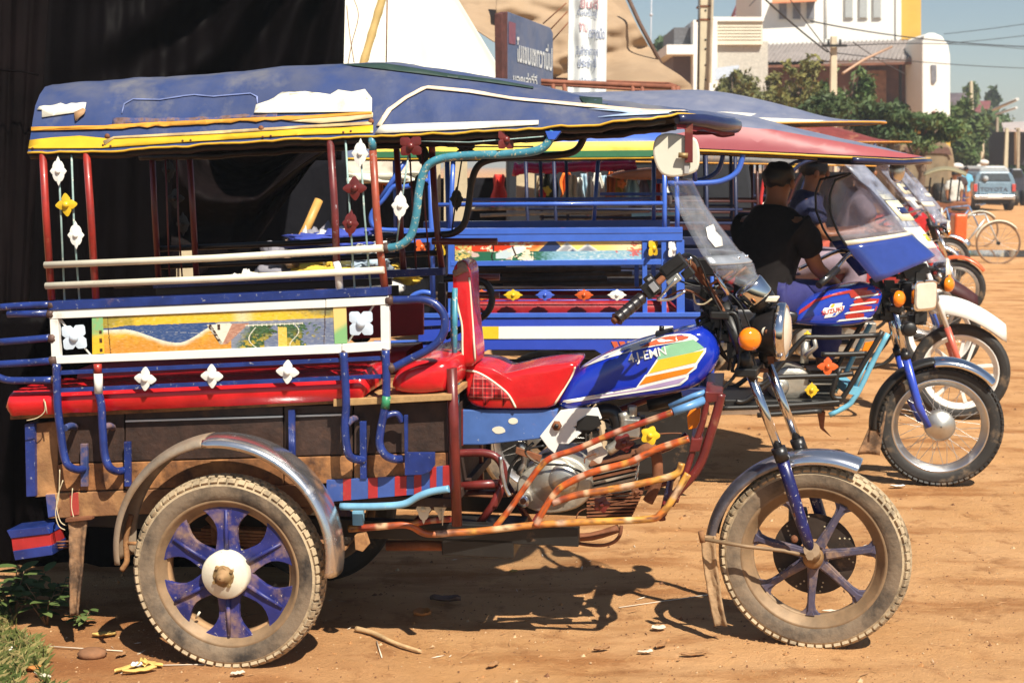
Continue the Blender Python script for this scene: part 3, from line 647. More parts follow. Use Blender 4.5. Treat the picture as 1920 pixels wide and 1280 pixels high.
def fcush(o0, o1, m):
    mb = MB(); g = []
    for i in range(31):
        t = i / 30; row = []
        for a, b in [(0, 0), (0, .6), (.05, 1), (.5, 1.06), (.95, 1), (1, .6), (1, 0)]: row.append(f.w(lerp(s0, s1, t), lerp(o0, o1, a), lerp(zb, zb2, t) + b * .075 + .003 * noise.noise(Vector((t * 20, b * 3, 1)))))
        g.append(row)
    return add('bench_cushion', mb.sheet(g), m)
fcush(.12, .40, m_redd)
add('bench_back', MB().prism([f.w(s0 + .1, .40, zb + .10), f.w(s1, .40, zb2 + .10), f.w(s1, .40, zb2 + .22), f.w(s0 + .1, .40, zb + .22)], f.e2 * .02), m_redd, bev=.004)
tb([(82, 748), (84, 770), (70, 783), (50, 788)], -.41, .0016, 'string', m_woodl, 5, 5); tb([(84, 752), (88, 775)], -.412, .0022, 'string', m_woodl, 5)
# front passenger cushion on a plank
Pq = cr2([(732, 736), (728, 715), (745, 692), (775, 680), (815, 676), (842, 678), (848, 700), (842, 728), (830, 738), (780, 744)], 3, True)
add('front_cushion', MB().pillow([p + f.e2 * .30 for p in f.pts(Pq, -.38)], f.e2, .30, [(-1.0, .62), (-.97, .8), (-.9, .92), (-.75, 1), (0, 1.02), (.75, 1), (.9, .92), (.97, .8), (1, .62)]), m_red).location = f.e2 * 0
pr([(625, 748), (846, 739), (846, 750), (625, 762)], -.395, .6, 'seat_plank', mat('seat_plank_wood', (.40, .24, .10), .65, var=.25, scale=30, bump=.4))
add('bench_frame', MB().prism([f.w(s0, -.36, zb - .02), f.w(s1, -.36, zb2 - .02), f.w(s1, -.36, zb2), f.w(s0, -.36, zb)], f.e2 * .72), m_wood, bev=.002)

# ---- lower body: planks, chassis rail, sill
def plank(x0, x1, ya0, ya1, yb0, yb1, off=-.345, th=.016, m=None, name='body_plank'):
    pr([(x0, ya0), (x1, ya1), (x1, yb1), (x0, yb0)], off, th, name, m or m_wood, bev=.002)
m_wd = mat('shade_dark_old_wood', (.035, .016, .010), .7, var=.5, scale=22, dust=.22, dcol=(.16, .07, .03), bump=.6)  # dark wood; the cushion's shade on the upper planks is in this colour
yl = lambda x, y: y - (x - 100) * .030
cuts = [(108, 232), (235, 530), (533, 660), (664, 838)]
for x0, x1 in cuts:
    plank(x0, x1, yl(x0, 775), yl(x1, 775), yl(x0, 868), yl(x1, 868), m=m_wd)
    plank(x0, x1, yl(x0, 871), yl(x1, 871), yl(x0, 921), yl(x1, 921), off=-.350)
pr([(85, 925), (600, 907), (600, 948), (90, 972)], -.356, .03, 'chassis_rail', m_mud, bev=.003, both=True, bo=m_black)
pr([(85, 927), (102, 926), (108, 966), (90, 970)], -.3585, .004, 'paint_band', mat('chip_blue', (.04, .06, .22), .6, dust=.4)); pr([(130, 924), (146, 923), (148, 965), (132, 967)], -.3585, .004, 'paint_band', mat('chip_red', (.35, .04, .03), .6, dust=.35))
pr([(46, 795), (64, 794), (66, 930), (49, 931)], -.36, .04, 'corner_post', m_blue)
pr([(64, 794), (108, 790), (108, 928), (66, 932)], -.345, .02, 'mud_splashed_panel', m_mud)
for a in ((232, 244, 828, 912), (540, 552, 768, 862), (674, 686, 790, 898), (150, 163, 832, 912)): pr([(a[0], a[2]), (a[1], a[2]), (a[1] + 1, a[3]), (a[0] + 1, a[3])], -.372, .012, 'upright_flat', m_blue if a[0] != 150 else m_mudt)
pr([(757, 778), (764, 778), (764, 848), (815, 848), (815, 872), (806, 884), (790, 890), (759, 891)], -.40, .012, 'side_bracket', m_blue)
for a, b in ((235, 530), (555, 640)): pr([(a, 788 - (a - 235) * .03), (b, 788 - (b - 235) * .03), (b, 791 - (b - 235) * .03), (a, 791 - (a - 235) * .03)], -.352, .006, 'gap_light_strip', m_white, bev=0)  # white strips paint the light showing through the gap
# front end board of the box and inner wall
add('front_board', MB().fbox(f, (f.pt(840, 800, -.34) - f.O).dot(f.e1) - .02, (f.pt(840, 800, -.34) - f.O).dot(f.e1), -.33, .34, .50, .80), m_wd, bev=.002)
fl = (f.pt(70, 930, -.34) - f.O); a0_ = fl.dot(f.e1); a1_ = (f.pt(850, 900, -.34) - f.O).dot(f.e1)
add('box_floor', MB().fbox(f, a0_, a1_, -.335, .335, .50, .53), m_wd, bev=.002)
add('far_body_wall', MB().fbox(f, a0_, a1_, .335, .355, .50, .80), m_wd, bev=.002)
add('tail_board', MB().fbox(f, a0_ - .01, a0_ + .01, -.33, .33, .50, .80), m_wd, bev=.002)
# striped sill
x = 612; cols_ = ['b', 'r', 'b', 'r', 'b', 'r', 'b', 'r', 'b', 'r', 'b', 'r']
xe = [612, 643, 658, 690, 708, 740, 762, 776, 790, 806, 818, 830, 845]
m_sb = mat('sill_blue', (.04, .08, .27), .5, var=.2, chip=.2, dust=.25); m_sr = mat('sill_red', (.36, .02, .02), .5, var=.2, chip=.2, dust=.25)
for i in range(12):
    a, b = xe[i], xe[i + 1]; yt_ = lambda q: 900 - (q - 612) * (.05 if q < 790 else .12); yb_ = lambda q: 941 - (q - 612) * .085
    pr([(a, yt_(a)), (b, yt_(b)), (b, yb_(b)), (a, yb_(a))], -.366 - (i % 2) * .0015, .012, 'sill_stripe', m_sb if i % 2 == 0 else m_sr, bev=.0008)
tb([(638, 949), (700, 949), (755, 945), (785, 930), (810, 921), (842, 916)], -.385, .0115, 'light_blue_tube', mat('light_blue_paint', (.16, .36, .52), .4, chip=.2, dust=.2), 10, 5)
pr([(660, 958), (680, 957), (680, 985), (661, 985)], -.35, .02, 'hanger', mat('light_blue_paint', (.2, .4, .5)))
pr([(664, 1004), (683, 1000), (690, 1022), (680, 1034), (666, 1030)], -.36, .03, 'spring_shackle', m_mud)
# under-frame in shadow
add('chassis_beam', MB().fbox(f, a0_, .0 - .75, -.22, -.18, .36, .42).fbox(f, a0_, -.75, .18, .22, .36, .42), m_black, bev=.003)
RC = G(430, 1247); rs = (RC - f.O).dot(f.e1)
add('axle', MB().tube([f.w(rs, -.42, .305), f.w(rs, .42, .305)], .028, 12).ball(f.w(rs, .02, .305), .10), m_mud)
for o in (-.30, .30):
    mb = MB()
    for k in range(5): mb.fbox(f, rs - .34 + k * .05, rs + .34 - k * .05, o - .025, o + .025, .345 + k * .011, .354 + k * .011)
    add('leaf_spring', mb, m_mud, bev=.001)
add('spring_clamp', MB().fbox(f, rs - .10, rs - .03, -.34, -.27, .35, .43).tube([f.w(rs - .1, -.35, .45), f.w(rs - .05, -.35, .40), f.w(rs - .02, -.35, .36)], .02, 8), m_mud)
add('battery_box', MB().fbox(f, (f.pt(830, 1010, -.2) - f.O).dot(f.e1), (f.pt(965, 1010, -.2) - f.O).dot(f.e1), -.22, .1, f.pt(830, 1038, -.2).z, f.pt(830, 1003, -.2).z), m_black, bev=.004)
tb([(725, 1022), (830, 1022)], -.15, .018, 'exhaust_pipe', m_rust)
# ---- rear wheels
m_purp = mat('purple_blue_wheel_paint', (.017, .022, .14), .45, var=.35, chip=.3, ccol=(.5, .42, .36), dust=.42, dscale=8, dcol=(.32, .19, .11))
m_rimt = mat('mud_dusted_rim', (.24, .155, .085), .6, .2, var=.3, dust=.4, dcol=(.30, .18, .09))
wc = f.pt(431, 1066, -.47); wc.z = .305
wheel(T1, wc, f.e2, .305, .088, 'wide', m_rimt, m_purp, rot=.0)
wheel(T1, f.mir(wc), -f.e2, .305, .088, 'wide', m_rimt, m_purp, tyrem=m_tyre_clean, lugs=False)
fc = f.pt(434, 1036, -.48)
m_rf = mat('fender_steel', (.68, .68, .70), .24, .95, var=.1, dust=.22, dscale=3.2, dcol=(.17, .11, .07), bump=.1)
fender(T1, fc, f.e1, Z, f.e2, .352, .378, .135, R(-8), R(100), m_rf)
fender(T1, fc, f.e1, Z, f.e2, .379, .372, .130, R(99), R(186), mat('fender_rusty', (.34, .27, .20), .5, .5, var=.35, scale=8, dust=.5, dcol=(.20, .12, .06), bump=.3))
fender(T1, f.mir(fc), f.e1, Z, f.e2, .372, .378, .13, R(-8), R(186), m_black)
tb([(246, 965), (236, 1010), (238, 1050), (228, 1068)], -.45, .009, 'fender_stay', m_mud, 8, 4); tb([(240, 1018), (262, 1018)], -.45, .006, 'fender_stay', m_mud)
# tail box and mud flap
pr([(12, 994), (86, 986), (94, 1000), (20, 1009)], -.40, .10, 'tail_step', m_blue); pr([(21, 1009), (94, 1000), (97, 1022), (24, 1033)], -.395, .09, 'tail_step_band', m_sr); pr([(24, 1033), (97, 1022), (98, 1040), (28, 1050)], -.40, .10, 'tail_step', m_blue)
for o in (0, 8, 14): tb([(92, 1022 + o * .8 - 6), (133, 1020 + o * .8 - 6)], -.36, .003, 'tail_rod', m_rust, 6)
def bentflap(top, bot, wpx, off, name, m, bend=.03):
    g = []
    for i in range(25):
        t = i / 24; cx = lerp(top[0], bot[0], t ** 1.6); y = lerp(top[1], bot[1], t); row = []
        for j in range(9):
            x_ = cx + (j / 8 - .5) * lerp(wpx[0], wpx[1], t); q = f.pt(x_, y, off) + f.e2 * (.012 * sin(j / 8 * pi) + .006 * noise.noise(Vector((i * .5, j * .5, 4)))); row.append(q + f.e2 * bend * t * t)
        g.append(row)
    add(name, MB().sheet(g), m, sol=.006)
m_flap = mat('muddy_rubber_flap', (.12, .07, .04), .85, var=.4, dust=.55, dcol=(.36, .2, .1), dscale=14, bump=1.0, bscale=40)
bentflap((145, 975), (130, 1160), (34, 14), -.44, 'mud_flap', m_flap)
pr([(122, 972), (172, 968), (172, 974), (122, 979)], -.45, .02, 'flap_bar', m_rust)
for k, pts_ in enumerate(([(112, 880), (110, 930), (104, 960), (110, 985), (122, 993)], [(118, 900), (106, 940), (112, 975), (124, 985)], [(136, 915), (134, 950), (140, 975)])): tb(pts_, -.43, .0018, 'loose_wire', m_woodl, 5, 5)
# ---- driver's seat and backrest
m_seat = m_red; m_pipe = mat('white_piping', (.74, .66, .50), .5, dust=.1)
LV = [(-1, .9), (-.97, .95), (-.86, .985), (-.6, 1), (0, 1), (.6, 1), (.86, .985), (.97, .95), (1, .9)]
so = cr2([(870, 686), (892, 683), (918, 688), (940, 700), (962, 697), (1000, 688), (1050, 682), (1082, 681), (1077, 698), (1062, 728), (1040, 762), (1000, 768), (940, 768), (900, 766), (874, 752), (870, 720)], 3, True)
SB = MB().pillow(f.pts(so, -.13), f.e2 * 1, .0001) if False else None
def pil(poly, hw, name, m, lev=LV, oc=0.0, par=None, sm=0, trace=None):
    if sm: poly = cr2(poly, sm, True)
    tr = -hw if trace is None else trace; P = [p + f.e2 * (oc - tr) for p in f.pts(poly, tr + 0)]
    mb = MB().pillow(P, f.e2, hw, lev); return add(name, mb, m, par), mb
seat, seat_mb = pil(so, .135, 'seat', m_seat)
sbv = seat_mb.bvh()
pl = [(871, 694), (890, 697), (912, 708), (938, 726), (955, 742), (968, 766), (940, 767), (905, 765), (877, 751)]
def plaid(mb):
    pass
m_plaid = bpy.data.materials.new('red_tartan_cloth'); m_plaid.use_nodes = True
_n = m_plaid.node_tree.nodes; _L = m_plaid.node_tree.links; _b = _n['Principled BSDF']; _tc = _n.new('ShaderNodeTexCoord'); _sx = _n.new('ShaderNodeSeparateXYZ'); _L.new(_tc.outputs['Object'], _sx.inputs[0])
def _line(sock, per, ph, wd_):
    a = _n.new('ShaderNodeMath'); a.operation = 'MULTIPLY_ADD'; a.inputs[1].default_value = 1 / per; a.inputs[2].default_value = ph; _L.new(sock, a.inputs[0])
    b = _n.new('ShaderNodeMath'); b.operation = 'FRACT'; _L.new(a.outputs[0], b.inputs[0])
    c = _n.new('ShaderNodeMath'); c.operation = 'LESS_THAN'; c.inputs[1].default_value = wd_; _L.new(b.outputs[0], c.inputs[0]); return c.outputs[0]
_col = None
for (per, ph, wd_, cc, fa) in ((.030, .1, .42, (.22, .008, .012), .8), (.030, .5, .10, (.02, .005, .01), .85), (.030, .72, .05, (.7, .35, .3), .7)):
    for ax_ in (0, 2):
        mx = _n.new('ShaderNodeMix'); mx.data_type = 'RGBA'; mm = _n.new('ShaderNodeMath'); mm.operation = 'MULTIPLY'; mm.inputs[1].default_value = fa; _L.new(_line(_sx.outputs[ax_], per, ph, wd_), mm.inputs[0]); _L.new(mm.outputs[0], mx.inputs['Factor'])
        if _col is None: mx.inputs[6].default_value = (.60, .02, .025, 1)
        else: _L.new(_col, mx.inputs[6])
        mx.inputs[7].default_value = (*cc, 1); _col = mx.outputs[2]
_L.new(_col, _b.inputs['Base Color']); _b.inputs['Roughness'].default_value = .6
dc(pl, 'tartan_side', m_plaid, .003, .0015, 18, 18, sbv, seat)
def piping(pxs, bv, name='piping', r=.0036, m=None, par=None, sm=5):
    P = cr2(pxs, sm); out = []
    for a, b in P:
        d = ray(a, b).normalized(); h = bv.ray_cast(CAM, d)
        if h[0] is not None: out.append(h[0] - d * r * .6)
    if len(out) > 2: add(name, MB().tube(out, r, 6), m or m_pipe, par)
piping([(873, 694), (892, 697), (914, 708), (940, 727), (955, 742), (967, 764)], sbv, par=seat)
piping([(1078, 688), (1072, 705), (1056, 732), (1040, 757)], sbv, par=seat)
bo = [(848, 520), (850, 500), (862, 488), (874, 492), (880, 508), (881, 540), (883, 580), (888, 630), (892, 680), (868, 688), (866, 660), (862, 600), (856, 570), (849, 545)]
back, back_mb = pil(bo, .085, 'backrest', m_seat, sm=3, oc=-.09, trace=-.175); bbv = back_mb.bvh()
piping([(852, 540), (858, 575), (866, 610), (867, 650), (868, 684)], bbv, par=back); piping([(880, 520), (884, 575), (888, 630), (891, 676)], bbv, par=back)
dc([(850, 512), (853, 498), (863, 490), (873, 494), (878, 508), (872, 500), (862, 497), (855, 508), (852, 520)], 'worn_cap', mat('worn_beige_vinyl', (.30, .17, .12), .6, dust=.3), .004, .001, 8, 8, bbv, back)
tb([(849, 560), (850, 640), (858, 690), (856, 760)], -.19, .008, 'seat_post', m_teal, 8, 4)
# shield under the seat, main post
pr([(866, 768), (1046, 768), (1042, 784), (1016, 822), (905, 834), (866, 834)], -.12, .24, 'side_cover', mat('chipped_blue_tin', (.06, .13, .36), .45, chip=.14, ccol=(.6, .58, .5), dust=.12, var=.15), bev=.004)
dc_bv = None
for x, y, a, b in ((935, 806, 12, 7), (962, 789, 9, 6)):
    pr([(x + a * cos(t) * (1 + .3 * noise.noise(Vector((t, x, 0)))), y + b * sin(t)) for t in [i * pi / 6 for i in range(12)]], -.1215, .002, 'paint_chip', m_cream, bev=0)
pr([(848, 768), (868, 768), (868, 836), (850, 836)], -.125, .03, 'post_plate', m_maroon)
tb([(847, 690), (851, 800), (857, 985)], -.365, .0165, 'main_post', m_maroon, 10); tb([(853, 540), (852, 700)], -.20, .009, 'seat_strut', m_teal, 8)
P = f.pts([(846, 690), (850, 800), (857, 985)], -.21); add('main_post', MB().tube([f.mir(p) for p in P], .015, 8), m_maroon)
tb([(853, 850), (890, 848), (915, 850), (932, 858), (944, 880), (940, 915), (925, 950)], -.16, .013, 'frame_tube', m_maroon, 10, 4)
tb([(853, 912), (900, 908), (935, 906)], -.16, .014, 'frame_tube', m_maroon, 10); tb([(943, 905), (925, 945), (896, 985)], -.16, .013, 'frame_tube', m_maroon, 10)
tb([(938, 856), (941, 885), (948, 915), (956, 930)], -.20, .007, 'pedal_lever', m_chromed, 8, 4)
tb([(856, 922), (935, 925)], .12, .012, 'frame_tube', m_maroon); tb([(940, 890), (1000, 990)], .12, .012, 'frame_tube', m_maroon)
tb([(870, 928), (930, 931), (975, 925)], .02, .006, 'drive_chain', m_rust, 6)
# ---- fuel tank
to = cr2([(1044, 757), (1050, 738), (1062, 716), (1082, 697), (1115, 677), (1170, 652), (1230, 634), (1290, 618), (1318, 613), (1334, 622), (1346, 642), (1350, 664), (1341, 690), (1322, 712), (1298, 727), (1240, 740), (1150, 750), (1090, 762), (1060, 768)], 4, True)
LT = [(-1, .80), (-.97, .86), (-.9, .925), (-.75, .97), (-.5, .995), (0, 1), (.5, .995), (.75, .97), (.9, .925), (.97, .86), (1, .80)]
tank, tank_mb = pil(to, .125, 'fuel_tank', m_tank, LT, trace=-.08); tbv = tank_mb.bvh()
def td(poly, m, name='tank_stripe', pr_=.0025, st=16): dc(poly, name, m, pr_, 0, st, 12, tbv, tank)
mw_ = mat('decal_white', (.78, .77, .72), .25, var=.03, coat=.4); my_ = mat('decal_yellow', (.80, .50, .03), .25, var=.06, coat=.4); mo_ = mat('decal_orange', (.66, .20, .012), .25, var=.12, coat=.4); mg_ = mat('decal_green', (.26, .52, .32), .25, var=.08, coat=.4); ml_ = mat('decal_lilac', (.40, .29, .47), .25, var=.1, coat=.4); mr_ = mat('decal_red', (.55, .11, .05), .25, var=.1, coat=.4); mn_ = mat('decal_navy', (.01, .012, .10), .3, coat=.4)
td(cr2([(1092, 690), (1130, 668), (1170, 652), (1220, 636), (1260, 628), (1295, 627), (1310, 636)], 3) + [(1305, 640), (1280, 640), (1230, 648), (1200, 655), (1140, 672)], mw_, 'tank_flash')
td(cr2([(1200, 653), (1232, 637), (1262, 631), (1292, 631), (1280, 637), (1250, 643)], 2), mr_, 'tank_flash', .0032)
td([(1241, 650), (1262, 644), (1300, 636), (1312, 645), (1320, 652), (1292, 663), (1232, 675)], mg_, 'tank_stripe', .003)
td([(1233, 671), (1324, 652), (1323, 660), (1308, 682), (1211, 704)], mw_, 'tank_stripe_edge', .0025); td([(1235, 674), (1320, 656), (1305, 679), (1216, 700)], my_, 'tank_stripe', .0035)
td([(1210, 702), (1308, 682), (1306, 690), (1290, 702), (1192, 727)], mw_, 'tank_stripe_edge', .0025); td([(1211, 706), (1303, 687), (1288, 700), (1198, 722)], mo_, 'tank_stripe', .0035)
td([(1192, 726), (1292, 702), (1290, 710), (1276, 722), (1240, 729), (1052, 757), (1058, 750), (1190, 731)], mw_, 'tank_stripe_edge', .0025); td([(1196, 728), (1288, 706), (1273, 718), (1235, 726), (1100, 746), (1120, 741), (1192, 730)], ml_, 'tank_stripe', .0035)
h = tbv.ray_cast(CAM, ray(1218, 664).normalized()); xd = (f.pt(1250, 654, -.12) - f.pt(1180, 672, -.12)).normalized()
tx = text_mb('4.J-EMN', .048, Vector((0, 0, 0)), Vector((1, 0, 0)), Vector((0, 1, 0)), 0, bold=.0005)
def text_on(body, x0, y0, x1, y1, hpx, bv, m, name, par, proud=.0045, squash=1.0):
    t = text_mb(body, 1.0, Vector((0, 0, 0)), Vector((1, 0, 0)), Vector((0, 1, 0)), 0, bold=.012)
    ax_ = [v.x for v in t.v]; ay_ = [v.y for v in t.v]; w0, w1, h0, h1 = min(ax_), max(ax_), min(ay_), max(ay_); ux, uy = x1 - x0, y1 - y0; l = sqrt(ux * ux + uy * uy); nx, ny = uy / l, -ux / l
    out = MB()
    for v in t.v:
        a = (v.x - w0) / (w1 - w0); b = (v.y - (h0 + h1) / 2) / (h1 - h0) * hpx; px_, py_ = x0 + ux * a + nx * b, y0 + uy * a + ny * b
        d = ray(px_, py_).normalized(); hh = bv.ray_cast(CAM, d); p = hh[0] if hh[0] is not None else f.pt(px_, py_, -.1)
        out.v.append(p - d * proud)
    out.f, out.mi, out.sm = t.f, t.mi, t.sm; return add(name, out, m, par) if par is not False else out
text_on('4.J-EMN', 1179, 675, 1249, 659, 22, tbv, mw_, 'tank_lettering', tank)
pr([(1228, 624), (1260, 617), (1264, 628), (1230, 634)], -.03, .06, 'filler_cap', m_blackp); tb([(1240, 620), (1241, 611)], 0, .008, 'cap_knob', m_blackp)
# ---- painted crash bars
def banded(pxs, off, r, name, bands, sm=6, n=10):
    P = crom(f.pts(pxs, off) if not isinstance(off, list) else [f.pt(a, b, o) for (a, b), o in zip(pxs, off)], sm); mb = MB(); mb.tube(P, r, n)
    mb.col = []; Ls = [0]
    for a, b in zip(P, P[1:]): Ls.append(Ls[-1] + (b - a).length)
    # resample densely so colour bands are crisp
    Q = []; k = 0; tot = Ls[-1]; m_ = max(30, int(tot / .006))
    for i in range(m_ + 1):
        s_ = tot * i / m_
        while k < len(Ls) - 2 and Ls[k + 1] < s_: k += 1
        Q.append(P[k].lerp(P[k + 1], (s_ - Ls[k]) / max(1e-6, Ls[k + 1] - Ls[k])))
    mb = MB().tube(Q, r, n); mb.col = []
    RD, OR, YL, WH = (.30, .025, .012), (.55, .12, .02), (.60, .30, .05), (.6, .5, .34)
    for i in range(m_ + 1):
        s_ = i / m_; base = mixc(bands[0], bands[1], s_); d_ = tot * s_ / bands[2] + bands[3] + .35 * noise.noise(Vector((s_ * 9, r * 700, 1))); ph = d_ - floor(d_); pick = (YL, (.66, .50, .30), OR, (.58, .42, .30))[int(floor(d_)) % 4]
        dist = abs(ph - .5); kk = .8 * ss(.30, .10, dist + .10 * noise.noise(Vector((i * .2, 3, r * 900)))) * bands[4]
        cc = mixc(base, pick, kk)
        for j in range(n):
            nn = noise.noise(Vector((i * .25, j * .9, off if not isinstance(off, list) else off[0]))); c2 = mixc(cc, (.12, .045, .025), min(1, max(0, nn + .08) * 1.5)); mb.col.append(c2)
    return add(name, mb, vcol_mat('banded_paint', .4, .25))
RD, OR, YL = (.30, .022, .012), (.50, .09, .016), (.66, .34, .06)
BO = -.24
banded([(1262, 772), (1200, 794), (1150, 812), (1080, 842), (1035, 857), (1012, 876), (985, 912), (955, 955), (928, 988)], BO, .0100, 'crash_bar', (RD, OR, .055, .2, .75))
banded([(1292, 822), (1230, 842), (1180, 866), (1110, 885), (1060, 908), (1040, 925), (1020, 955), (1004, 985)], BO - .01, .0112, 'crash_bar', (OR, OR, .05, .1, .9))
banded([(1278, 868), (1268, 888), (1220, 902), (1150, 916), (1080, 928), (1036, 943)], BO - .01, .0112, 'crash_bar', (YL, RD, .06, .3, .85))
banded([(654, 991), (720, 986), (765, 984), (800, 1000), (850, 998), (900, 995), (1000, 984), (1100, 978), (1215, 973), (1240, 962), (1258, 940), (1290, 888)], [-.30, -.30, -.29, -.27, -.26, -.25, -.24, -.24, -.24, -.24, -.24, -.23], .0115, 'lower_side_bar', (RD, YL, .10, .4, .9))
banded([(765, 984), (800, 976), (845, 972)], -.28, .011, 'lower_side_bar', (RD, RD, .08, .2, .5))
tb([(1262, 772), (1290, 762), (1326, 748)], [BO, BO + .01, BO + .05], .0135, 'blue_bar_end', mat('light_blue_paint2', (.10, .24, .46), .35, chip=.1, dust=.15), 10)
tb([(1255, 762), (1300, 742), (1322, 735)], -.17, .009, 'blue_bar_end', mat('light_blue_paint2', (.1, .24, .46)), 8)
for off in (-.20, .20):
    tb([(1352, 738), (1345, 770), (1330, 820), (1316, 862), (1300, 890), (1272, 920), (1256, 945)], off, .0145, 'down_tube', m_maroon, 10, 4)
    tb([(1326, 748), (1318, 790), (1304, 830), (1288, 880), (1276, 910), (1266, 940)], off, .010, 'down_tube', m_maroon, 10, 4)
pr([(1322, 735), (1356, 735), (1352, 752), (1322, 756)], -.21, .42, 'front_cross_plate', m_maroon, bev=.003); pr([(1296, 822), (1318, 822), (1312, 846), (1292, 848)], -.215, .43, 'front_cross_plate', m_maroon, bev=.003)
tb([(1240, 962), (1242, 975)], 0.0, .012, 'cross_tube', m_maroon)
for x_, y_, o_ in ((1244, 962, -.23), (1000, 985, -.23), (775, 985, -.27)): add('cross_tube', MB().tube([f.pt(x_, y_, o_), f.mir(f.pt(x_, y_, o_))], .012, 8), m_maroon)
for pxs in ([(1262, 772), (1150, 812), (1035, 857), (985, 912), (928, 988)], [(1278, 868), (1220, 902), (1036, 943)], [(700, 988), (800, 1000), (1000, 984), (1215, 973), (1258, 940)]):
    add('far_crash_bar', MB().tube(crom([f.mir(p) for p in f.pts(pxs, BO)], 5), .0115, 8), m_maroon)
def orn2(x, y, w_, h_, st, m, off):
    c = f.pt(x, y, off); k = (c - CAM).dot(Vector((0, CP, -SP))) / FPX; add('ornament', flower(f, c, w_ / 2 * k, h_ / 2 * k, st), m)
orn2(1219, 816, 38, 38, 'blossom', m_orn['y'], -.235); orn2(1170, 830, 40, 38, 'blossom', m_maroon, -.20); orn2(1118, 848, 44, 44, 'blossom', mat('dirty_white_ornament', (.62, .55, .46), .45, dust=.35), -.20); orn2(1128, 945, 34, 34, 'blossom', m_maroon, -.22); orn2(1192, 922, 20, 20, 'blossom', m_rust, -.18)
orn2(794, 954, 32, 64, 'diamond', m_cream, -.30); c = f.pt(826, 950, -.29); add('ornament', flower(f, c, .024, .044, 'petal', u=(f.e1 * .7 + f.e2 * .7), n=(f.e1 * .7 - f.e2 * .7)), m_cream); c = f.pt(829, 958, -.30); add('ornament', flower(f, c, .018, .05, 'diamond', u=(f.e1 * .4 - f.e2 * .9), n=(-f.e1 * .9 - f.e2 * .4)), m_cream)
for a in ([(1180, 826), (1219, 816), (1250, 812), (1278, 812)], [(1080, 980), (1085, 960), (1112, 948)], [(1096, 868), (1098, 858), (1118, 850)], [(1145, 944), (1180, 938), (1200, 922)]): tb(a, -.225, .0022, 'ornament_wire', m_rust, 5, 4)
pr([(1294, 768), (1314, 764), (1312, 790), (1306, 803), (1290, 806), (1288, 780)], -.16, .05, 'side_reflector', m_orange, bev=.004)
# ---- engine
m_case = mat('engine_case', (.50, .47, .40), .42, .75, var=.15, dust=.32, dcol=(.30, .22, .13), bump=.3)
def disc(x, y, rpx, off0, off1, name, m, par=None, prof=None, n=32):
    c = f.pt(x, y, off0); k = (c - CAM).dot(Vector((0, CP, -SP))) / FPX; r = rpx * k; h = off1 - off0
    pf = prof(r, h) if prof else [(.001, 0), (r * .82, 0), (r * .96, .006), (r, .02), (r, h), (.001, h)]
    return add(name, MB().lathe(c, f.e2, pf, n), m, par)
eng = pil([(968, 905), (985, 880), (1010, 862), (1050, 852), (1085, 862), (1108, 890), (1108, 930), (1080, 955), (1030, 965), (990, 955), (970, 935)], .115, 'crankcase', m_case, sm=3)[0]
disc(1038, 905, 46, -.145, -.05, 'clutch_cover', m_case, eng, lambda r, h: [(.001, 0), (r * .55, .001), (r * .6, .006), (r * .85, .010), (r, .028), (r, h)])
disc(1055, 900, 30, -.150, -.10, 'generator_cover', m_alu, eng, lambda r, h: [(.001, -.004), (r * .4, -.003), (r * .9, .004), (r, .014), (r, h)])
disc(980, 940, 13, -.16, -.10, 'kick_shaft', m_chromed, eng); disc(980, 940, 6, -.17, -.15, 'kick_bolt', m_rust, eng)
# horizontal finned cylinders
for j in range(9):
    y = 866 + j * 9
    P = f.pts([(1105, y + 4), (1196 - j * 1.2, y - 16), (1198 - j * 1.2, y - 12), (1107, y + 8)], -.085); add('cooling_fin', MB().prism(P, f.e2 * .17), m_case if j % 3 else m_rust, eng, bev=0)
add('cylinder', MB().prism(f.pts([(1100, 880), (1180, 862), (1186, 920), (1106, 938)], -.06), f.e2 * .12), m_black, eng, bev=.004)
for j in range(8):
    y = 925 + j * 6.5; add('lower_fin', MB().prism(f.pts([(1100, y + 2), (1205 - j * 3, y - 2), (1205 - j * 3, y + 1), (1100, y + 5)], -.09), f.e2 * .18), m_rust, eng)
add('sump', MB().prism(f.pts([(1095, 925), (1190, 920), (1180, 975), (1100, 978)], -.05), f.e2 * .1), m_black, eng, bev=.004)
whp = [(1012, 818), (1050, 770), (1085, 765), (1120, 765), (1128, 785), (1075, 800), (1090, 812), (1066, 832), (1048, 832), (1040, 850), (1028, 840)]
pr(whp, -.13, .02, 'white_bracket_plate', m_white, bev=.002); disc(1043, 799, 10, -.145, -.13, 'bracket_bolt', m_rust, n=6); disc(1043, 799, 5, -.15, -.13, 'bracket_bolt', m_black, n=6)
pr([(1082, 790), (1100, 778), (1122, 780), (1128, 795), (1110, 806), (1080, 806)], -.1325, .004, 'plate_opening', m_black, bev=0)
tb([(1120, 775), (1135, 770), (1152, 775), (1160, 800), (1150, 820)], -.05, .026, 'air_hose', m_blackp, 12, 4); tb([(1168, 772), (1172, 800), (1160, 830), (1140, 845)], -.07, .018, 'carburettor', m_case, 10, 3)
add('carburettor', MB().box(f.pt(1185, 800, -.06), f.e1 * .025, f.e2 * .03, Z * .03).tube([f.pt(1185, 780, -.06), f.pt(1186, 760, -.06)], .016, 10), m_alu, bev=.004)
tb([(1196, 852), (1215, 840), (1230, 850), (1232, 900), (1215, 940)], -.10, .018, 'exhaust_header', m_rust, 10, 4)
tb([(1215, 760), (1280, 745)], 0, .02, 'frame_spine', m_black); tb([(1100, 762), (1060, 790), (1010, 840)], .03, .014, 'frame_spine', m_black)
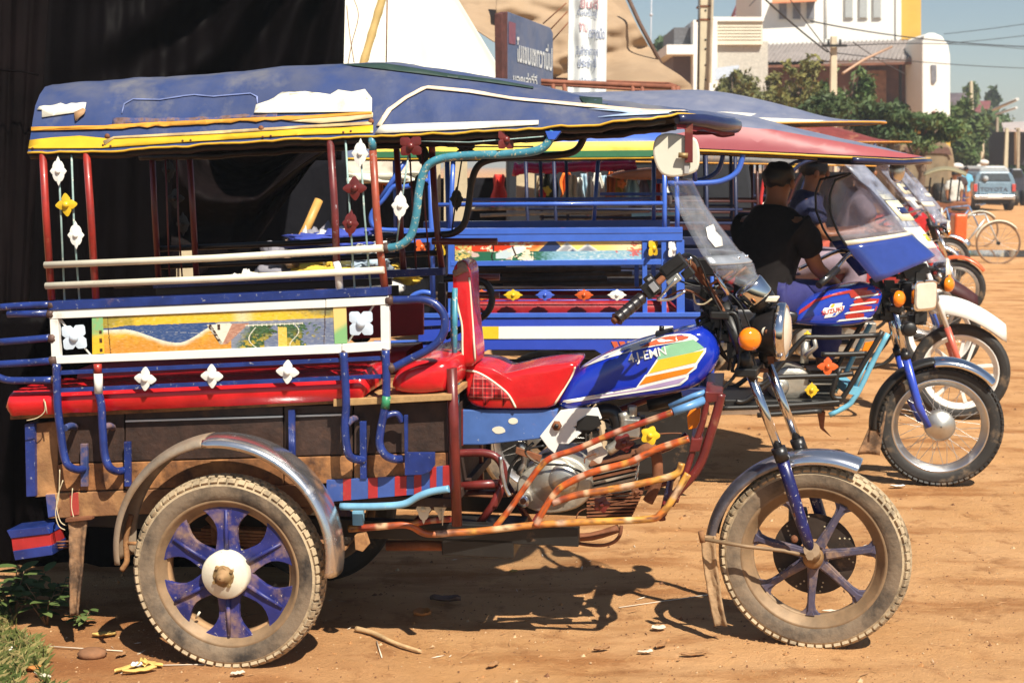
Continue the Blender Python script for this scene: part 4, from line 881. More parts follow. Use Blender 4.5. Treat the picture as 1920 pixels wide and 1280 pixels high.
tb([(1165, 985), (1162, 1003), (1150, 1016), (1125, 1022), (1085, 1018), (1062, 1008)], -.18, .006, 'stand', m_rust, 8, 4); tb([(1010, 1000), (1060, 1006), (1110, 1005), (1160, 990)], -.10, .014, 'exhaust_pipe', m_rust, 8, 3)
tb([(1020, 835), (985, 845), (1010, 868), (1060, 872), (1100, 890)], -.16, .004, 'cable', m_black, 6, 5); tb([(1000, 830), (960, 870), (950, 910)], -.10, .006, 'cable', m_black, 6, 5)
pr([(968, 838), (1016, 854), (1012, 866), (966, 850)], -.12, .01, 'bracket_strap', m_rust); tb([(975, 830), (985, 860), (975, 890)], -.09, .014, 'starter_lever', m_alu, 8, 3)
mb = MB()
for k in range(26):
    t = k / 25; x = 1090 + 120 * rnd.random(); y = 770 + 60 * rnd.random(); c = f.pt(x, y, -.05 + .1 * rnd.random())
    if k % 2: mb.box(c, f.e1 * rnd.uniform(.006, .018), f.e2 * .02, Z * rnd.uniform(.005, .015))
    else: mb.tube([c, c + Vector((rnd.uniform(-.05, .05), .02, rnd.uniform(-.05, .05)))], .005, 6)
add('engine_fittings', mb, m_alu if False else m_black, kind='stuff')
# ---- front fork, fender and wheel
st = R(7)
F_ax = (f.e2 * cos(st) + f.e1 * sin(st)).normalized(); F_fw = (f.e1 * cos(st) - f.e2 * sin(st)).normalized()
fwc = f.pt(1526, 1037, 0.0); fwc.z = .303
wheel(T1, fwc, F_ax, .303, .082, 'seven', m_rimt, mat('scuffed_purple_alloy', (.085, .075, .12), .5, .3, var=.3, chip=.3, ccol=(.42, .30, .20), dust=.42, dscale=9, dcol=(.36, .22, .12)))
m_fork = mat('chipped_navy_fork', (.008, .010, .085), .35, var=.3, chip=.42, ccol=(.45, .42, .42), dust=.18, coat=.3)
for off, dx in ((-.085, 0), (.085, 0)):
    q0 = f.pt(1402, 688, -.085); q1 = f.pt(1464, 852, -.085); q2 = f.pt(1505, 985, -.085); q3 = f.pt(1520, 1030, -.085)
    if off > 0: q0, q1, q2, q3 = [p + (f.e2 * cos(R(22)) + f.e1 * sin(R(22))) * .17 for p in (q0, q1, q2, q3)]
    add('fork_tube', MB().tube([q0, q1], .0145, 14), m_chrome); add('fork_leg', MB().tube([q1, q1.lerp(q2, .5), q2, q3], [.020, .020, .019, .016], 14), m_fork)
    add('fork_seal', MB().tube([q1 - (q1 - q0).normalized() * .025, q1 + (q1 - q0).normalized() * .02], .0235, 14), m_blackp)
    add('fork_shroud', MB().tube([q0 + (q0 - q1).normalized() * .05, q0], .022, 14), m_black)
add('axle_block', MB().tube([f.pt(1522, 1030, -.10), f.pt(1524, 1042, -.03)], .026, 12).tube([f.pt(1519, 1042, -.115), f.pt(1519, 1042, -.09)], .014, 6), m_rimt); 
add('caliper', MB().box(f.pt(1496, 980, .075), f.e1 * .03, f.e2 * .03, Z * .05), m_black, bev=.005)
for y in (968, 1012): disc(1494 if y < 1000 else 1490, y - 4 if y < 1000 else y, 7, -.10, -.08, 'leg_bolt', m_rust, n=8)
m_ff = mat('front_fender_metal', (.66, .67, .72), .2, .95, var=.08, dust=.2, dscale=7, dcol=(.25, .17, .12))
fender(T1, fwc + Z * .0, F_fw, Z, F_ax, .358, .348, .115, R(66), R(105), m_ff, drop=.03)
fender(T1, fwc + Z * .0, F_fw, Z, F_ax, .348, .352, .105, R(104), R(173), mat('scuffed_dark_fender', (.20, .20, .24), .35, .8, var=.4, scale=20, dust=.28, dcol=(.33, .22, .15), chip=.3), drop=.025)
tb([(1318, 1010), (1400, 1024), (1470, 1032), (1520, 1043)], -.075, .0065, 'fender_stay', m_rimt, 8); tb([(1314, 995), (1318, 1016)], -.075, .010, 'stay_clip', m_mud)
bentflap((1328, 1005), (1352, 1172), (26, 22), -.02, 'mud_flap', mat('pale_muddy_flap', (.30, .19, .10), .85, var=.3, dust=.5, dcol=(.40, .25, .13), bump=1.0), bend=-.01)
pr([(1466, 870), (1480, 868), (1500, 935), (1492, 940), (1482, 930)], -.065, .006, 'fork_brace', m_woodl)
tb([(1462, 845), (1476, 880)], -.02, .006, 'fork_brace', m_black)
# ---- steering head, lamps
tb([(1392, 660), (1370, 600), (1352, 570)], 0, .030, 'steering_head', m_black, 12)
add('triple_clamp', MB().box(f.pt(1406, 690, 0), F_fw * .035, F_ax * .115, Z * .014), m_black, bev=.005); add('triple_clamp', MB().box(f.pt(1358, 585, 0), F_fw * .03, F_ax * .11, Z * .012), m_black, bev=.005)
add('fork_upper', MB().tube([f.pt(1402, 688, -.085), f.pt(1362, 585, -.085)], .018, 10), m_black); add('fork_upper', MB().tube([f.mir(f.pt(1402, 688, -.085)), f.mir(f.pt(1362, 585, -.085))], .018, 10), m_black)
sl = R(9); hf = (f.e1 * cos(sl) - f.e2 * sin(sl)).normalized(); hf = (hf + Z * .02).normalized(); hc = f.pt(1463, 621, -.02)
hl = add('headlamp_shell', MB().lathe(hc, hf, [(.001, -.10), (.04, -.095), (.065, -.07), (.080, -.02), (.084, 0)], 36), m_blackp)
add('headlamp_rim', MB().lathe(hc, hf, [(.082, -.012), (.092, -.008), (.094, .0), (.092, .016), (.083, .022), (.080, .018)], 40), m_chrome, hl)
m_lens = mat('fogged_lens', (.62, .56, .46), .12, var=.08, coat=.8, bump=.3, bscale=120)
add('headlamp_lens', MB().lathe(hc, hf, [(.083, .015), (.07, .024), (.05, .031), (.025, .035), (.001, .036)], 36), m_lens, hl)
def blinker(x, y, off, dirv, r=.030, ln=.05, name='indicator', T=None, stem=None, colm=None):
    T = T or T1; c = (f if T is T1 else T.f).pt(x, y, off); d = dirv.normalized()
    b = T.add(name, MB().lathe(c, d, [(.001, -.03), (r * .6, -.028), (r * .95, -.01), (r, 0)], 20), m_blackp); T.add('indicator_lens', MB().lathe(c, d, [(r, 0), (r * 1.02, .006), (r * .94, .020), (r * .6, .030), (.001, .033)], 20), colm or m_orange, b)
    if stem: T.add('indicator_stem', MB().tube([c - d * .02, stem], .007, 8), m_black, b)
blinker(1404, 635, -.15, (-f.e2 * 1 + f.e1 * .5), .036, stem=f.pt(1410, 640, 0)); blinker(1448, 636, .15, (f.e2 * 1 + f.e1 * .2), .036, stem=f.pt(1420, 640, 0))
disc(1438, 622, 11.5, -.085, -.05, 'horn_button', m_cream); disc(1438, 622, 5, -.09, -.08, 'horn_boss', m_rust)
ic = f.pt(1412, 546, -.03); idr = (Z * .72 + f.e1 * -.62 - f.e2 * .1).normalized()
add('speedometer', MB().lathe(ic, idr, [(.001, -.035), (.046, -.034), (.050, -.028), (.052, .02), (.050, .026), (.044, .027), (.001, .022)], 32), m_chrome)
add('instrument_base', MB().lathe(ic - idr * .04, idr, [(.001, -.03), (.03, -.028), (.046, -.012), (.048, .006)], 24), m_blackp)
add('cream_lamp', MB().box(f.pt(1448, 560, -.06), f.e1 * .018, f.e2 * .02, (Z * .8 + f.e1 * .5).normalized() * .010), m_cream, bev=.003)
# handlebar with levers, grip and cables
tb([(1358, 576), (1335, 548), (1310, 515), (1290, 492), (1262, 505), (1225, 538), (1195, 565), (1150, 603)], [0, -.02, -.06, -.13, -.24, -.30, -.34, -.40], .0105, 'handlebar', m_rust, 10, 5)
P = [f.mir(f.pt(x, y, o)) for (x, y), o in zip([(1358, 576), (1335, 548), (1310, 515), (1290, 492), (1262, 505), (1195, 565)], [0, -.02, -.06, -.13, -.24, -.34])]; add('handlebar', MB().tube(crom(P, 5), .0105, 8), m_black)
ga, gb = f.pt(1205, 557, -.33), f.pt(1156, 599, -.395); gd = (gb - ga)
gp = []; gr_ = []
for i in range(49):
    t = i / 48; gp.append(ga + gd * t); k = (t * 5) % 1; gr_.append(.0155 + (.0035 if k > .2 else 0) + (.003 if t > .96 else 0) - .0006 * (i % 2))
add('throttle_grip', MB().tube(gp, gr_, 16), mat('grip_rubber', (.02, .016, .018), .35, var=.2, dust=.05, coat=.2))
bx = (f.pt(1290, 480, -.26) - f.pt(1238, 520, -.26)).normalized()
def obox(x, y, off, a, b_, c_, name, m, u=None, bev=.003, tilt=0):
    u = u or bx; v_ = f.e2; w_ = u.cross(v_).normalized(); add(name, MB().box(f.pt(x, y, off), u * a, v_ * b_, w_ * c_), m, bev=bev)
obox(1263, 500, -.26, .040, .022, .024, 'brake_reservoir', m_blackp); obox(1261, 497, -.285, .034, .003, .014, 'reservoir_cap', m_blackp, bev=.001)
obox(1221, 540, -.32, .024, .022, .024, 'switch_housing', m_blackp); obox(1226, 538, -.345, .010, .005, .014, 'switch_face', mat('grey_switch_plate', (.35, .35, .36), .35, .4), bev=.001); obox(1216, 522, -.32, .014, .014, .010, 'switch_cap', m_blackp); obox(1218, 523, -.34, .008, .004, .005, 'switch_button', mat('grey_switch_plate', (.4, .4, .4)))
tb([(1268, 522), (1240, 555), (1234, 562), (1260, 560), (1285, 545)], -.30, .0045, 'brake_lever', m_chromed, 8, 4)
obox(1264, 525, -.28, .022, .02, .012, 'lever_clamp', m_alu); obox(1290, 512, -.2, .018, .02, .014, 'lever_clamp', m_black)
tb([(1294, 498), (1292, 486), (1298, 482)], -.17, .007, 'mirror_stem_stub', m_chrome, 8)
bp = f.pt(1325, 500, .18); add('far_switch', MB().box(bp, f.e1 * .035, f.e2 * .03, Z * .03).tube([bp, bp + Vector((-.05, .1, .02))], .018, 10), m_blackp, bev=.006)
for k, (pts_, c_) in enumerate((([(1282, 495), (1300, 480), (1316, 500), (1330, 540), (1350, 580), (1375, 620)], m_black), ([(1270, 525), (1300, 535), (1330, 540), (1360, 545), (1390, 575), (1410, 625)], m_black), ([(1245, 560), (1275, 545), (1300, 548), (1330, 570), (1320, 560)], m_rust), ([(1285, 540), (1310, 555), (1345, 575), (1378, 600), (1390, 625)], m_woodl), ([(1300, 550), (1305, 568), (1320, 570), (1335, 560)], m_woodl), ([(1310, 500), (1335, 545), (1360, 590), (1372, 640)], m_rust), ([(1400, 655), (1402, 680), (1410, 700), (1430, 710)], m_woodl), ([(1410, 660), (1420, 700), (1415, 740)], m_black), ([(1355, 590), (1380, 590), (1388, 640), (1380, 700), (1340, 740)], m_black), ([(1300, 520), (1340, 560), (1352, 600), (1350, 640)], m_black))):
    tb(pts_, -.10 + .02 * (k % 4), .0032 if k not in (5, 8) else .006, 'control_cable', c_, 6, 6)
mb = MB()
for k in range(120):
    x = lerp(1318, 1405, rnd.random()); y = 555 + (x - 1318) * 1.0 + rnd.uniform(-22, 55); c = f.pt(x, y, rnd.uniform(-.06, .06))
    if k % 3: mb.box(c, f.e1 * rnd.uniform(.006, .02), f.e2 * rnd.uniform(.006, .02), Z * rnd.uniform(.006, .02))
    else: mb.tube([c, c + Vector((rnd.uniform(-.04, .04), rnd.uniform(-.03, .03), rnd.uniform(-.06, .06))), c + Vector((rnd.uniform(-.05, .05), 0, rnd.uniform(-.1, .02)))], rnd.uniform(.003, .007), 6)
add('fork_head_fittings', mb, m_black, kind='stuff')
mb = MB()
for k in range(16):
    x = lerp(1385, 1450, rnd.random()); y = 575 + rnd.random() * 120; c = f.pt(x, y, rnd.uniform(-.05, .05)); mb.box(c, f.e1 * rnd.uniform(.005, .014), f.e2 * .012, Z * rnd.uniform(.005, .012))
add('lamp_bracket_fittings', mb, m_rust, kind='stuff')
# ---- clear windscreen, bowed forward in the middle
m_scr = glassy('clear_windscreen', haze=.03, scr=.13, tint=(.97, .975, .98), rough=.12, hcol=(.8, .82, .88))
m_scrb = glassy('scratched_windscreen', haze=.10, scr=.30, tint=(.95, .96, .98), hcol=(.6, .64, .78))
near = [(1253, 336), (1262, 372), (1285, 420), (1312, 470), (1332, 503)]; 
def screen(T, fr, near_l, far_l, hw, bulge, name, m, n=24, cbow=None):
    g = []; NN = 20
    for i in range(NN + 1):
        t = i / NN; k = t * (len(near_l) - 1); a = min(int(k), len(near_l) - 2); pn = (lerp(near_l[a][0], near_l[a + 1][0], k - a), lerp(near_l[a][1], near_l[a + 1][1], k - a))
        p = fr.pt(*pn, -hw[0] + (hw[0] - hw[-1]) * t); q = fr.mir(p); bb = lerp(bulge[0], bulge[1], t); row = []
        for j in range(n + 1):
            u = -1 + 2 * j / n; row.append(p.lerp(q, (u + 1) / 2) + fr.e1 * bb * (1 - abs(u) ** 2.2))
        g.append(row)
    return T.add(name, MB().sheet(g), m, sol=.003), g
W1, g1 = screen(T1, f, [(1254, 336), (1268, 385), (1290, 430), (1315, 475), (1334, 503)], None, (.15, .20), (.065, .13), 'windscreen', m_scr)
W2, g2_ = screen(T1, f, [(1334, 503), (1352, 520), (1385, 536), (1400, 538), (1412, 540)], None, (.20, .05), (.13, .045), 'lower_screen', m_scr)
band = [[p + f.e1 * .004 for p in r_] for r_ in g1[16:20]]
add('screen_clamp_strip', MB().sheet(band), mat('dull_silver_strip', (.55, .57, .60), .35, .7, dust=.1), W1, sol=.003)
for j in (4, 7, 10): p = band[1][j + 2]; add('screen_rivet', MB().ball(p + f.e1 * .003, .005, n=6), m_chrome, W1)
gb_ = MB().sheet(g1).bvh(); dc([(1322, 428), (1336, 421), (1342, 437), (1352, 447), (1354, 462), (1340, 465), (1326, 448)], 'paper_sticker', mw_, .004, .001, 8, 8, gb_, W1)
tb([(1340, 505), (1352, 530), (1366, 553)], -.12, .007, 'screen_stay', m_chrome, 8); tb([(1330, 535), (1375, 508)], -.12, .004, 'screen_stay', m_rust, 8); tb([(1345, 540), (1400, 500)], -.08, .004, 'screen_stay', m_rust, 8)
# ---- mirror hung under the brim
mo = cr2([(1228, 262), (1240, 252), (1262, 250), (1290, 256), (1306, 262), (1312, 290), (1308, 318), (1290, 328), (1262, 332), (1240, 326), (1228, 305), (1224, 282)], 3, True)
mk = add('hanging_mirror', MB().prism(f.pts(mo, -.33), f.e2 * .022), mat('ivory_plastic', (.66, .63, .52), .4, var=.05, dust=.1), bev=.006)
pr([(1284, 230), (1299, 230), (1299, 305), (1284, 305)], -.345, .006, 'mirror_hanger', m_maroon)
tb([(1272, 291), (1290, 292)], -.345, .008, 'mirror_knuckle', mat('greasy_brass', (.3, .2, .09)), 8); pr([(1282, 262), (1294, 262), (1292, 326), (1283, 326)], -.338, .004, 'mirror_bracket', mat('grey_strap', (.40, .38, .36), .5))
# ================================================================ ground
def gh(x, y):
    a = .014 * noise.noise(Vector((x * .9, y * .9, 0))) + .008 * noise.noise(Vector((x * 2.7, y * 2.7, 4))) + .006 * noise.noise(Vector((x * 7, y * 9, 7))) + .0045 * noise.noise(Vector((x * 22, y * 22, 2)))
    tk = y - 4.25 - .10 * x - .06 * noise.noise(Vector((x * .7, 0, 3)))
    for o_ in (0, 1.55, 2.9): a -= .010 * math.exp(-((tk - o_) / .06) ** 2) * (.6 + .6 * noise.noise(Vector((x * 1.3, o_, 0)))) + .0025 * math.exp(-((tk - o_) / .06) ** 2) * sin(x * 150)
    for cx, cy in ((c0.x, c0.y), (wc.x, wc.y)):
        d = sqrt((x - cx) ** 2 + (y - cy) ** 2); a *= ss(.03, .35, d); a += .010 * math.exp(-(d / .16) ** 2)
    return a
ys = [2.2 + .035 * i for i in range(170)]
while ys[-1] < 900: ys.append(ys[-1] * 1.045)
xs_ = [-2.4 + .035 * i for i in range(170)]; l_ = [-2.5]; r_ = [xs_[-1] + .1]
while l_[-1] > -900: l_.append(l_[-1] * 1.10)
while r_[-1] < 900: r_.append(r_[-1] * 1.08)
xs_ = l_[::-1] + xs_ + r_
mb = MB().sheet([[Vector((x, y, gh(x, y) if y < 60 else 0)) for x in xs_] for y in ys])
m_gr = bpy.data.materials.new('laterite_earth'); m_gr.use_nodes = True
n = m_gr.node_tree.nodes; L = m_gr.node_tree.links; b = n['Principled BSDF']; tc = n.new('ShaderNodeTexCoord')
def NZ(sc, det=6, ro=.65, vec=None, st=None):
    x = n.new('ShaderNodeTexNoise'); x.inputs['Scale'].default_value = sc; x.inputs['Detail'].default_value = det; x.inputs['Roughness'].default_value = ro
    if st:
        mp = n.new('ShaderNodeMapping'); mp.inputs['Scale'].default_value = st; L.new(tc.outputs['Object'], mp.inputs[0]); L.new(mp.outputs[0], x.inputs['Vector'])
    else: L.new(tc.outputs['Object'], x.inputs['Vector'])
    return x.outputs['Fac']
def MR(x, a, c, lo=0, hi=1):
    r = n.new('ShaderNodeMapRange'); r.inputs[1].default_value = a; r.inputs[2].default_value = c; r.inputs[3].default_value = lo; r.inputs[4].default_value = hi; L.new(x, r.inputs[0]); return r.outputs[0]
def MX(fac, a, c):
    x = n.new('ShaderNodeMix'); x.data_type = 'RGBA'; L.new(fac, x.inputs['Factor'])
    for s_, q in ((x.inputs[6], a), (x.inputs[7], c)):
        if isinstance(q, tuple): s_.default_value = (*q, 1)
        else: L.new(q, s_)
    return x.outputs[2]
c = MX(MR(NZ(1.3), .35, .65), (.52, .27, .11), (.62, .35, .165))
c = MX(MR(NZ(2.2, 8, .6, st=(.5, 1.8, 1)), .50, .64, 0, .85), c, (.33, .135, .045))
c = MX(MR(NZ(5.5, 9, .7), .54, .66, 0, .7), c, (.28, .12, .045))
c = MX(MR(NZ(14, 8, .75), .55, .72, 0, .6), c, (.62, .36, .15))
c = MX(MR(NZ(60, 6, .8), .60, .74, 0, .7), c, (.24, .10, .035))
c = MX(MR(NZ(150, 3, .8), .66, .74, 0, .8), c, (.66, .44, .22))
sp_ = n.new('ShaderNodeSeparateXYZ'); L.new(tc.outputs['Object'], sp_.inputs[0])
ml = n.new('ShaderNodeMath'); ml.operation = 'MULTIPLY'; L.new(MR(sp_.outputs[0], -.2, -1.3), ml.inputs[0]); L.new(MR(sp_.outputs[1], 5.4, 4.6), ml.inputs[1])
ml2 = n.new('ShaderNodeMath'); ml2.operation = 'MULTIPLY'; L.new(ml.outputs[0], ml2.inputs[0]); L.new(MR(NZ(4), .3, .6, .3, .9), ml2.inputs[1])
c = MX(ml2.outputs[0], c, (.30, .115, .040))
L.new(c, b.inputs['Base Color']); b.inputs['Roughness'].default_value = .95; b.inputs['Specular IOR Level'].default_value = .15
bp = n.new('ShaderNodeBump'); bp.inputs['Strength'].default_value = .8; bp.inputs['Distance'].default_value = .018
ad = n.new('ShaderNodeMath'); ad.operation = 'ADD'; L.new(NZ(22, 10, .7), ad.inputs[0]); L.new(MR(NZ(110, 6, .8), .3, .8, 0, .4), ad.inputs[1]); L.new(ad.outputs[0], bp.inputs['Height']); L.new(bp.outputs[0], b.inputs['Normal'])
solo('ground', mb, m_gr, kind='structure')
# ================================================================ tricycles further down the row
class Tr:
    def __init__(s, fr, name, label, cat, group=None, rz=None):
        s.f = fr; s.T = Thing(name, label, cat, tuple(fr.O), -fr.th if rz is None else rz, group); s.o = s.T.o
    def add(s, *a, **k): return s.T.add(*a, **k)
    def tb(s, pxs, off, r, name, m, n=8, sm=0, par=None, both=False, bo=None):
        P = s.f.pts(pxs, off) if not isinstance(off, (list, tuple)) else [s.f.pt(a, b, o) for (a, b), o in zip(pxs, off)]
        if sm: P = crom(P, sm)
        o = s.add(name, MB().tube(P, r, n), m, par)
        if both: s.add(name, MB().tube([s.f.mir(p) for p in P], r, n), bo or m, par)
        return o
    def pr(s, poly, off, th, name, m, par=None, bev=.0015, both=False, bo=None, sm=0):
        if sm: poly = cr2(poly, sm, True)
        P = s.f.pts(poly, off); o = s.add(name, MB().prism(P, s.f.e2 * th), m, par, bev=bev)
        if both: s.add(name, MB().prism([s.f.mir(p) for p in P], -s.f.e2 * th), bo or m, par, bev=bev)
        return o
    def w(s, a, o, z): return s.f.w(a, o, z)
    def tl(s, P, r, name, m, n=8, sm=0, par=None, both=False):  # in metres
        for sg in ((1, -1) if both else (1,)):
            Q = [s.w(a, o * sg, z) for a, o, z in P]
            if sm: Q = crom(Q, sm)
            r_ = s.add(name, MB().tube(Q, r, n), m, par)
        return r_
    def bx(s, a0, a1, o0, o1, z0, z1, name, m, par=None, bev=.004): return s.add(name, MB().fbox(s.f, a0, a1, o0, o1, z0, z1), m, par, bev=bev)
    def lbl(s, px, py, off): q = s.f.pt(px, py, off) - s.f.O; return q.dot(s.f.e1), q.dot(s.f.e2), q.z

m_b2 = mat('clean_blue_paint', (.045, .12, .50), .34, var=.08, coat=.3, dust=.05)
m_b2d = mat('clean_blue_body', (.030, .065, .42), .28, var=.06, coat=.4, dust=.04)
m_pink = mat('faded_pink_vinyl', (.30, .06, .075), .5, var=.06, scale=4, dust=.12, updust=.15)
m_gb = mat('faded_blue_vinyl', (.10, .12, .20), .5, var=.06, scale=4, dust=.15, updust=.25, dcol=(.40, .38, .38))
m_greenv = mat('green_vinyl', (.02, .12, .045), .45, var=.1)
m_screen_t = glassy('tinted_windscreen', tint=(.92, .89, .91), haze=.05, hcol=(.7, .66, .72), scr=.2, rough=.15)
m_navyp = mat('navy_paint', (.01, .02, .10), .35, coat=.3)
c2 = G(1757, 909); F2 = Fr(c2.x, c2.y, R(2.5)); q = Tr(F2, 'motor_tricycle', 'second motor tricycle, clean blue box with volcano painting, pink-edged roof, blue-based windscreen', 'tricycle', 'motor tricycles parked in a row')
g_ = F2; NS = -.44
# roof
eave2 = [(650, 297), (1000, 297), (1230, 295), (1300, 281), (1500, 290), (1620, 296), (1690, 300), (1742, 298)]
ridge2 = [(650, 214), (1000, 205), (1290, 205), (1360, 208), (1430, 218), (1500, 236), (1600, 258), (1680, 276), (1744, 297)]
mid2 = [(650, 262), (1000, 258), (1230, 256), (1300, 238), (1378, 236), (1450, 247), (1560, 268), (1700, 292), (1744, 298)]
gg = []
for i in range(91):
    x = 650 + (1743 - 650) * i / 90; wv = .46 if x < 1560 else .46 * sqrt(max(.004, 1 - ((x - 1560) / 184) ** 2))
    E = g_.pt(x, interp(eave2, x), -wv); s_ = (E - g_.O).dot(g_.e1); Mz = g_.pt(x, interp(mid2, x), -wv * .93).z; Kz = g_.pt(x, interp(ridge2, x), -.05).z; row = []
    for o_, z_ in ((-1, E.z), (-.985, lerp(E.z, Mz, .5)), (-.93, Mz), (-.8, lerp(Mz, Kz, .35)), (-.6, lerp(Mz, Kz, .65)), (-.3, lerp(Mz, Kz, .92)), (0, Kz), (.3, lerp(Mz, Kz, .92)), (.6, lerp(Mz, Kz, .65)), (.8, lerp(Mz, Kz, .35)), (.93, Mz), (.985, lerp(E.z, Mz, .5)), (1, E.z)):
        row.append(g_.w(s_, o_ * wv, z_ + .002 * noise.noise(Vector((i * .3, o_ * 3, 5)))))
    gg.append(row)
R2 = MB().sheet(gg); r2b = R2.bvh(); roof2 = q.add('roof', R2, m_gb, sol=0)
q.add('roof_lining', MB().sheet([[p - Z * .012 for p in r_] for r_ in gg]), mat('dark_lining', (.01, .01, .01)), roof2)
q.add('roof_edge_cord', MB().tube([r_[0] - Z * .002 for r_ in gg] + [r_[-1] - Z * .002 for r_ in gg[::-1]], .006, 6), mat('yellow_cord', (.6, .35, .02)), roof2)
q.add('brim_roll', MB().tube([r_[0] - Z * .012 for r_ in gg[78:]] + [r_[-1] - Z * .012 for r_ in gg[78:][::-1]], .014, 10), mat('navy_vinyl', (.01, .016, .06)), roof2)
def d2(poly, m, name, pr_=.007, bv=None, par=None, T=None, so_=0): 
    mb = decal(poly, bv or r2b, None, pr_, 18, 10)
    if mb.f: (T or q).add(name, mb, m, par or roof2, sol=so_)
d2([(1240, 291), (1300, 278), (1400, 282.5), (1500, 287), (1620, 293), (1690, 296.5), (1730, 296), (1700, 291), (1560, 266), (1450, 246), (1378, 238), (1300, 246), (1240, 258)], m_pink, 'pink_side_panel')
d2([(700, 296), (1000, 296), (1240, 294), (1240, 282), (1000, 284), (700, 285)], m_greenv, 'green_band', .008); d2([(700, 285), (1000, 284), (1240, 282), (1240, 266), (1000, 268), (700, 268)], mat('yellow_band_vinyl', (.70, .50, .06), .45), 'yellow_band', .008)
d2([(700, 268), (1000, 268), (1240, 266), (1240, 251), (1000, 251), (700, 254)], m_b2, 'blue_band', .008)
# box: posts, beams, rails
for x, m_, yb in ((1246, m_b2, 430), (1270, m_b2, 430)):
    q.tb([(x if x < 1260 else 1268, 292), (x + 0, 400), (x, yb + 2)], NS, .011, 'roof_post', m_, 8, both=True)
for x in (846, 1112): q.tb([(x + 4, 296), (x, 380), (x - 2, 435)] if x < 1000 else [(1122, 296), (1116, 380), (1112, 435)], NS if x < 1000 else .44, .011, 'roof_post', m_b2, 8)
q.tb([(806, 296), (812, 560)], NS, .013, 'roof_post', m_b2, both=True); q.tb([(740, 296), (742, 440)], .44, .011, 'roof_post', m_b2)
q.tb([(812, 384), (1246, 381)], NS, .0095, 'mid_rail', m_b2, both=True)
q.tb([(1125, 364), (1290, 364)], .44, .008, 'mid_rail', m_b2)
q.pr([(757, 429), (1280, 426), (1280, 451), (757, 455)], NS - .012, .05, 'top_beam', m_b2, both=True); q.pr([(757, 440), (1280, 436), (1280, 437), (757, 441)], NS - .014, .004, 'beam_groove', m_navyp)
q.pr([(845, 490), (1240, 486), (1240, 496), (845, 499)], NS - .008, .03, 'panel_rail', m_b2, both=True)
for a in ((1204, 1213), (1240, 1249), (1268, 1283)): q.pr([(a[0], 450), (a[1], 450), (a[1] + 1, 592), (a[0] + 1, 592)], NS - .006, .025, 'panel_stile', m_b2, both=True)
q.pr([(840, 450), (852, 450), (852, 592), (840, 592)], NS - .006, .025, 'panel_stile', m_b2, both=True)
RDs, SEA, MTN, GRs, YLs, WHs = srgb(205, 60, 30), srgb(130, 175, 195), srgb(40, 60, 105), srgb(40, 100, 75), srgb(245, 210, 120), srgb(235, 235, 225)
def art2(u, v):
    n1 = fbm(u * 14, v * 4, 3); n2 = fbm(u * 50, v * 14, 8)
    c = mixc(RDs, srgb(240, 130, 60), ss(.25, .5, u + n1 * .2)); c = mixc(c, YLs, ss(.42, .58, u + n1 * .15 + v * .1)); c = mixc(c, WHs, ss(.15, .0, abs(u - .93)) * .4)
    if v > .58 + n1 * .05:
        c = mixc(GRs, SEA, ss(.42, .56, u + n2 * .15)); c = mixc(c, WHs, max(0, n2 + .05) * 1.6 * ss(.5, .7, u)); 
        if u < .5 and n1 > .16: c = mixc(c, mixc(WHs, RDs, .4), .8)
    for mx_, w_, h_, cc in ((.52, .075, .60, MTN), (.60, .06, .42, mixc(MTN, WHs, .35)), (.71, .06, .35, mixc(MTN, WHs, .25)), (.63, .03, .2, MTN)):
        pk = .60 - h_ * (1 - abs(u - mx_) / w_) if abs(u - mx_) < w_ else 2
        if pk < v < .6: c = mixc(cc, WHs, ss(.18, .0, v - pk) * (.8 if mx_ > .55 else 0))
    if ss(.06, 0, sqrt((u - .575) ** 2 * 9 + (v - .15) ** 2)) > 0: c = mixc(c, RDs, .8)
    if .22 < u < .38 and .35 < v < .9:
        k = (u - .22) / .16; 
        if abs(v - .62 + (k - .5) * .5) < .2: c = mixc(WHs, SEA, .5 if k < .55 else .1)
        if abs(k - .62 - (v - .6) * .3) < .03: c = srgb(60, 30, 25)
    if (u < .34 and n2 * .5 + n1 > .12 and v < .6) or (.3 < u < .42 and n2 * .6 + n1 > .08): c = mixc(WHs, YLs, .4 * (n1 > 0))
    if u < .09 and n2 > -.05: c = mixc(YLs, GRs, .4 + n1)
    if u > .86 and n2 + n1 > .16: c = mixc(srgb(200, 60, 50), c, .2)
    if abs(u - .165 - .06 * v - .02 * sin(v * 5)) < .004: c = srgb(30, 20, 25)
    return c
q.add('volcano_painting', paint_grid(g_, (853, 447), (1204, 445), (1204, 486), (853, 490), NS + .004, 230, 44, art2), vcol_mat('painted_board2', .35, .3), sol=.006)
q.add('panel_backing', MB().prism(g_.pts([(853, 447), (1204, 445), (1204, 486), (853, 490)], NS + .86), g_.e2 * .004), m_navyp)
def orq(x, y, w_, h_, st, m, off=NS - .012, T=q, u=None, n=None):
    c = T.f.pt(x, y, off); k = (c - CAM).dot(Vector((0, CP, -SP))) / FPX; T.add('ornament', flower(T.f, c, w_ / 2 * k, h_ / 2 * k, st, u=u, n=n), m)
mo2 = mat('orange_ornament', (.60, .10, .02), .3, coat=.3); mb2_ = mat('blue_ornament', (.06, .12, .55), .3, coat=.3)
for x, m_ in ((903, mo2), (962, m_orn['y']), (1022, mb2_), (1095, mo2), (1157, m_white)): orq(x, 553, 40, 24, 'diamond', m_)
tl_ = (g_.e1 * .55 + g_.e2 * .83)
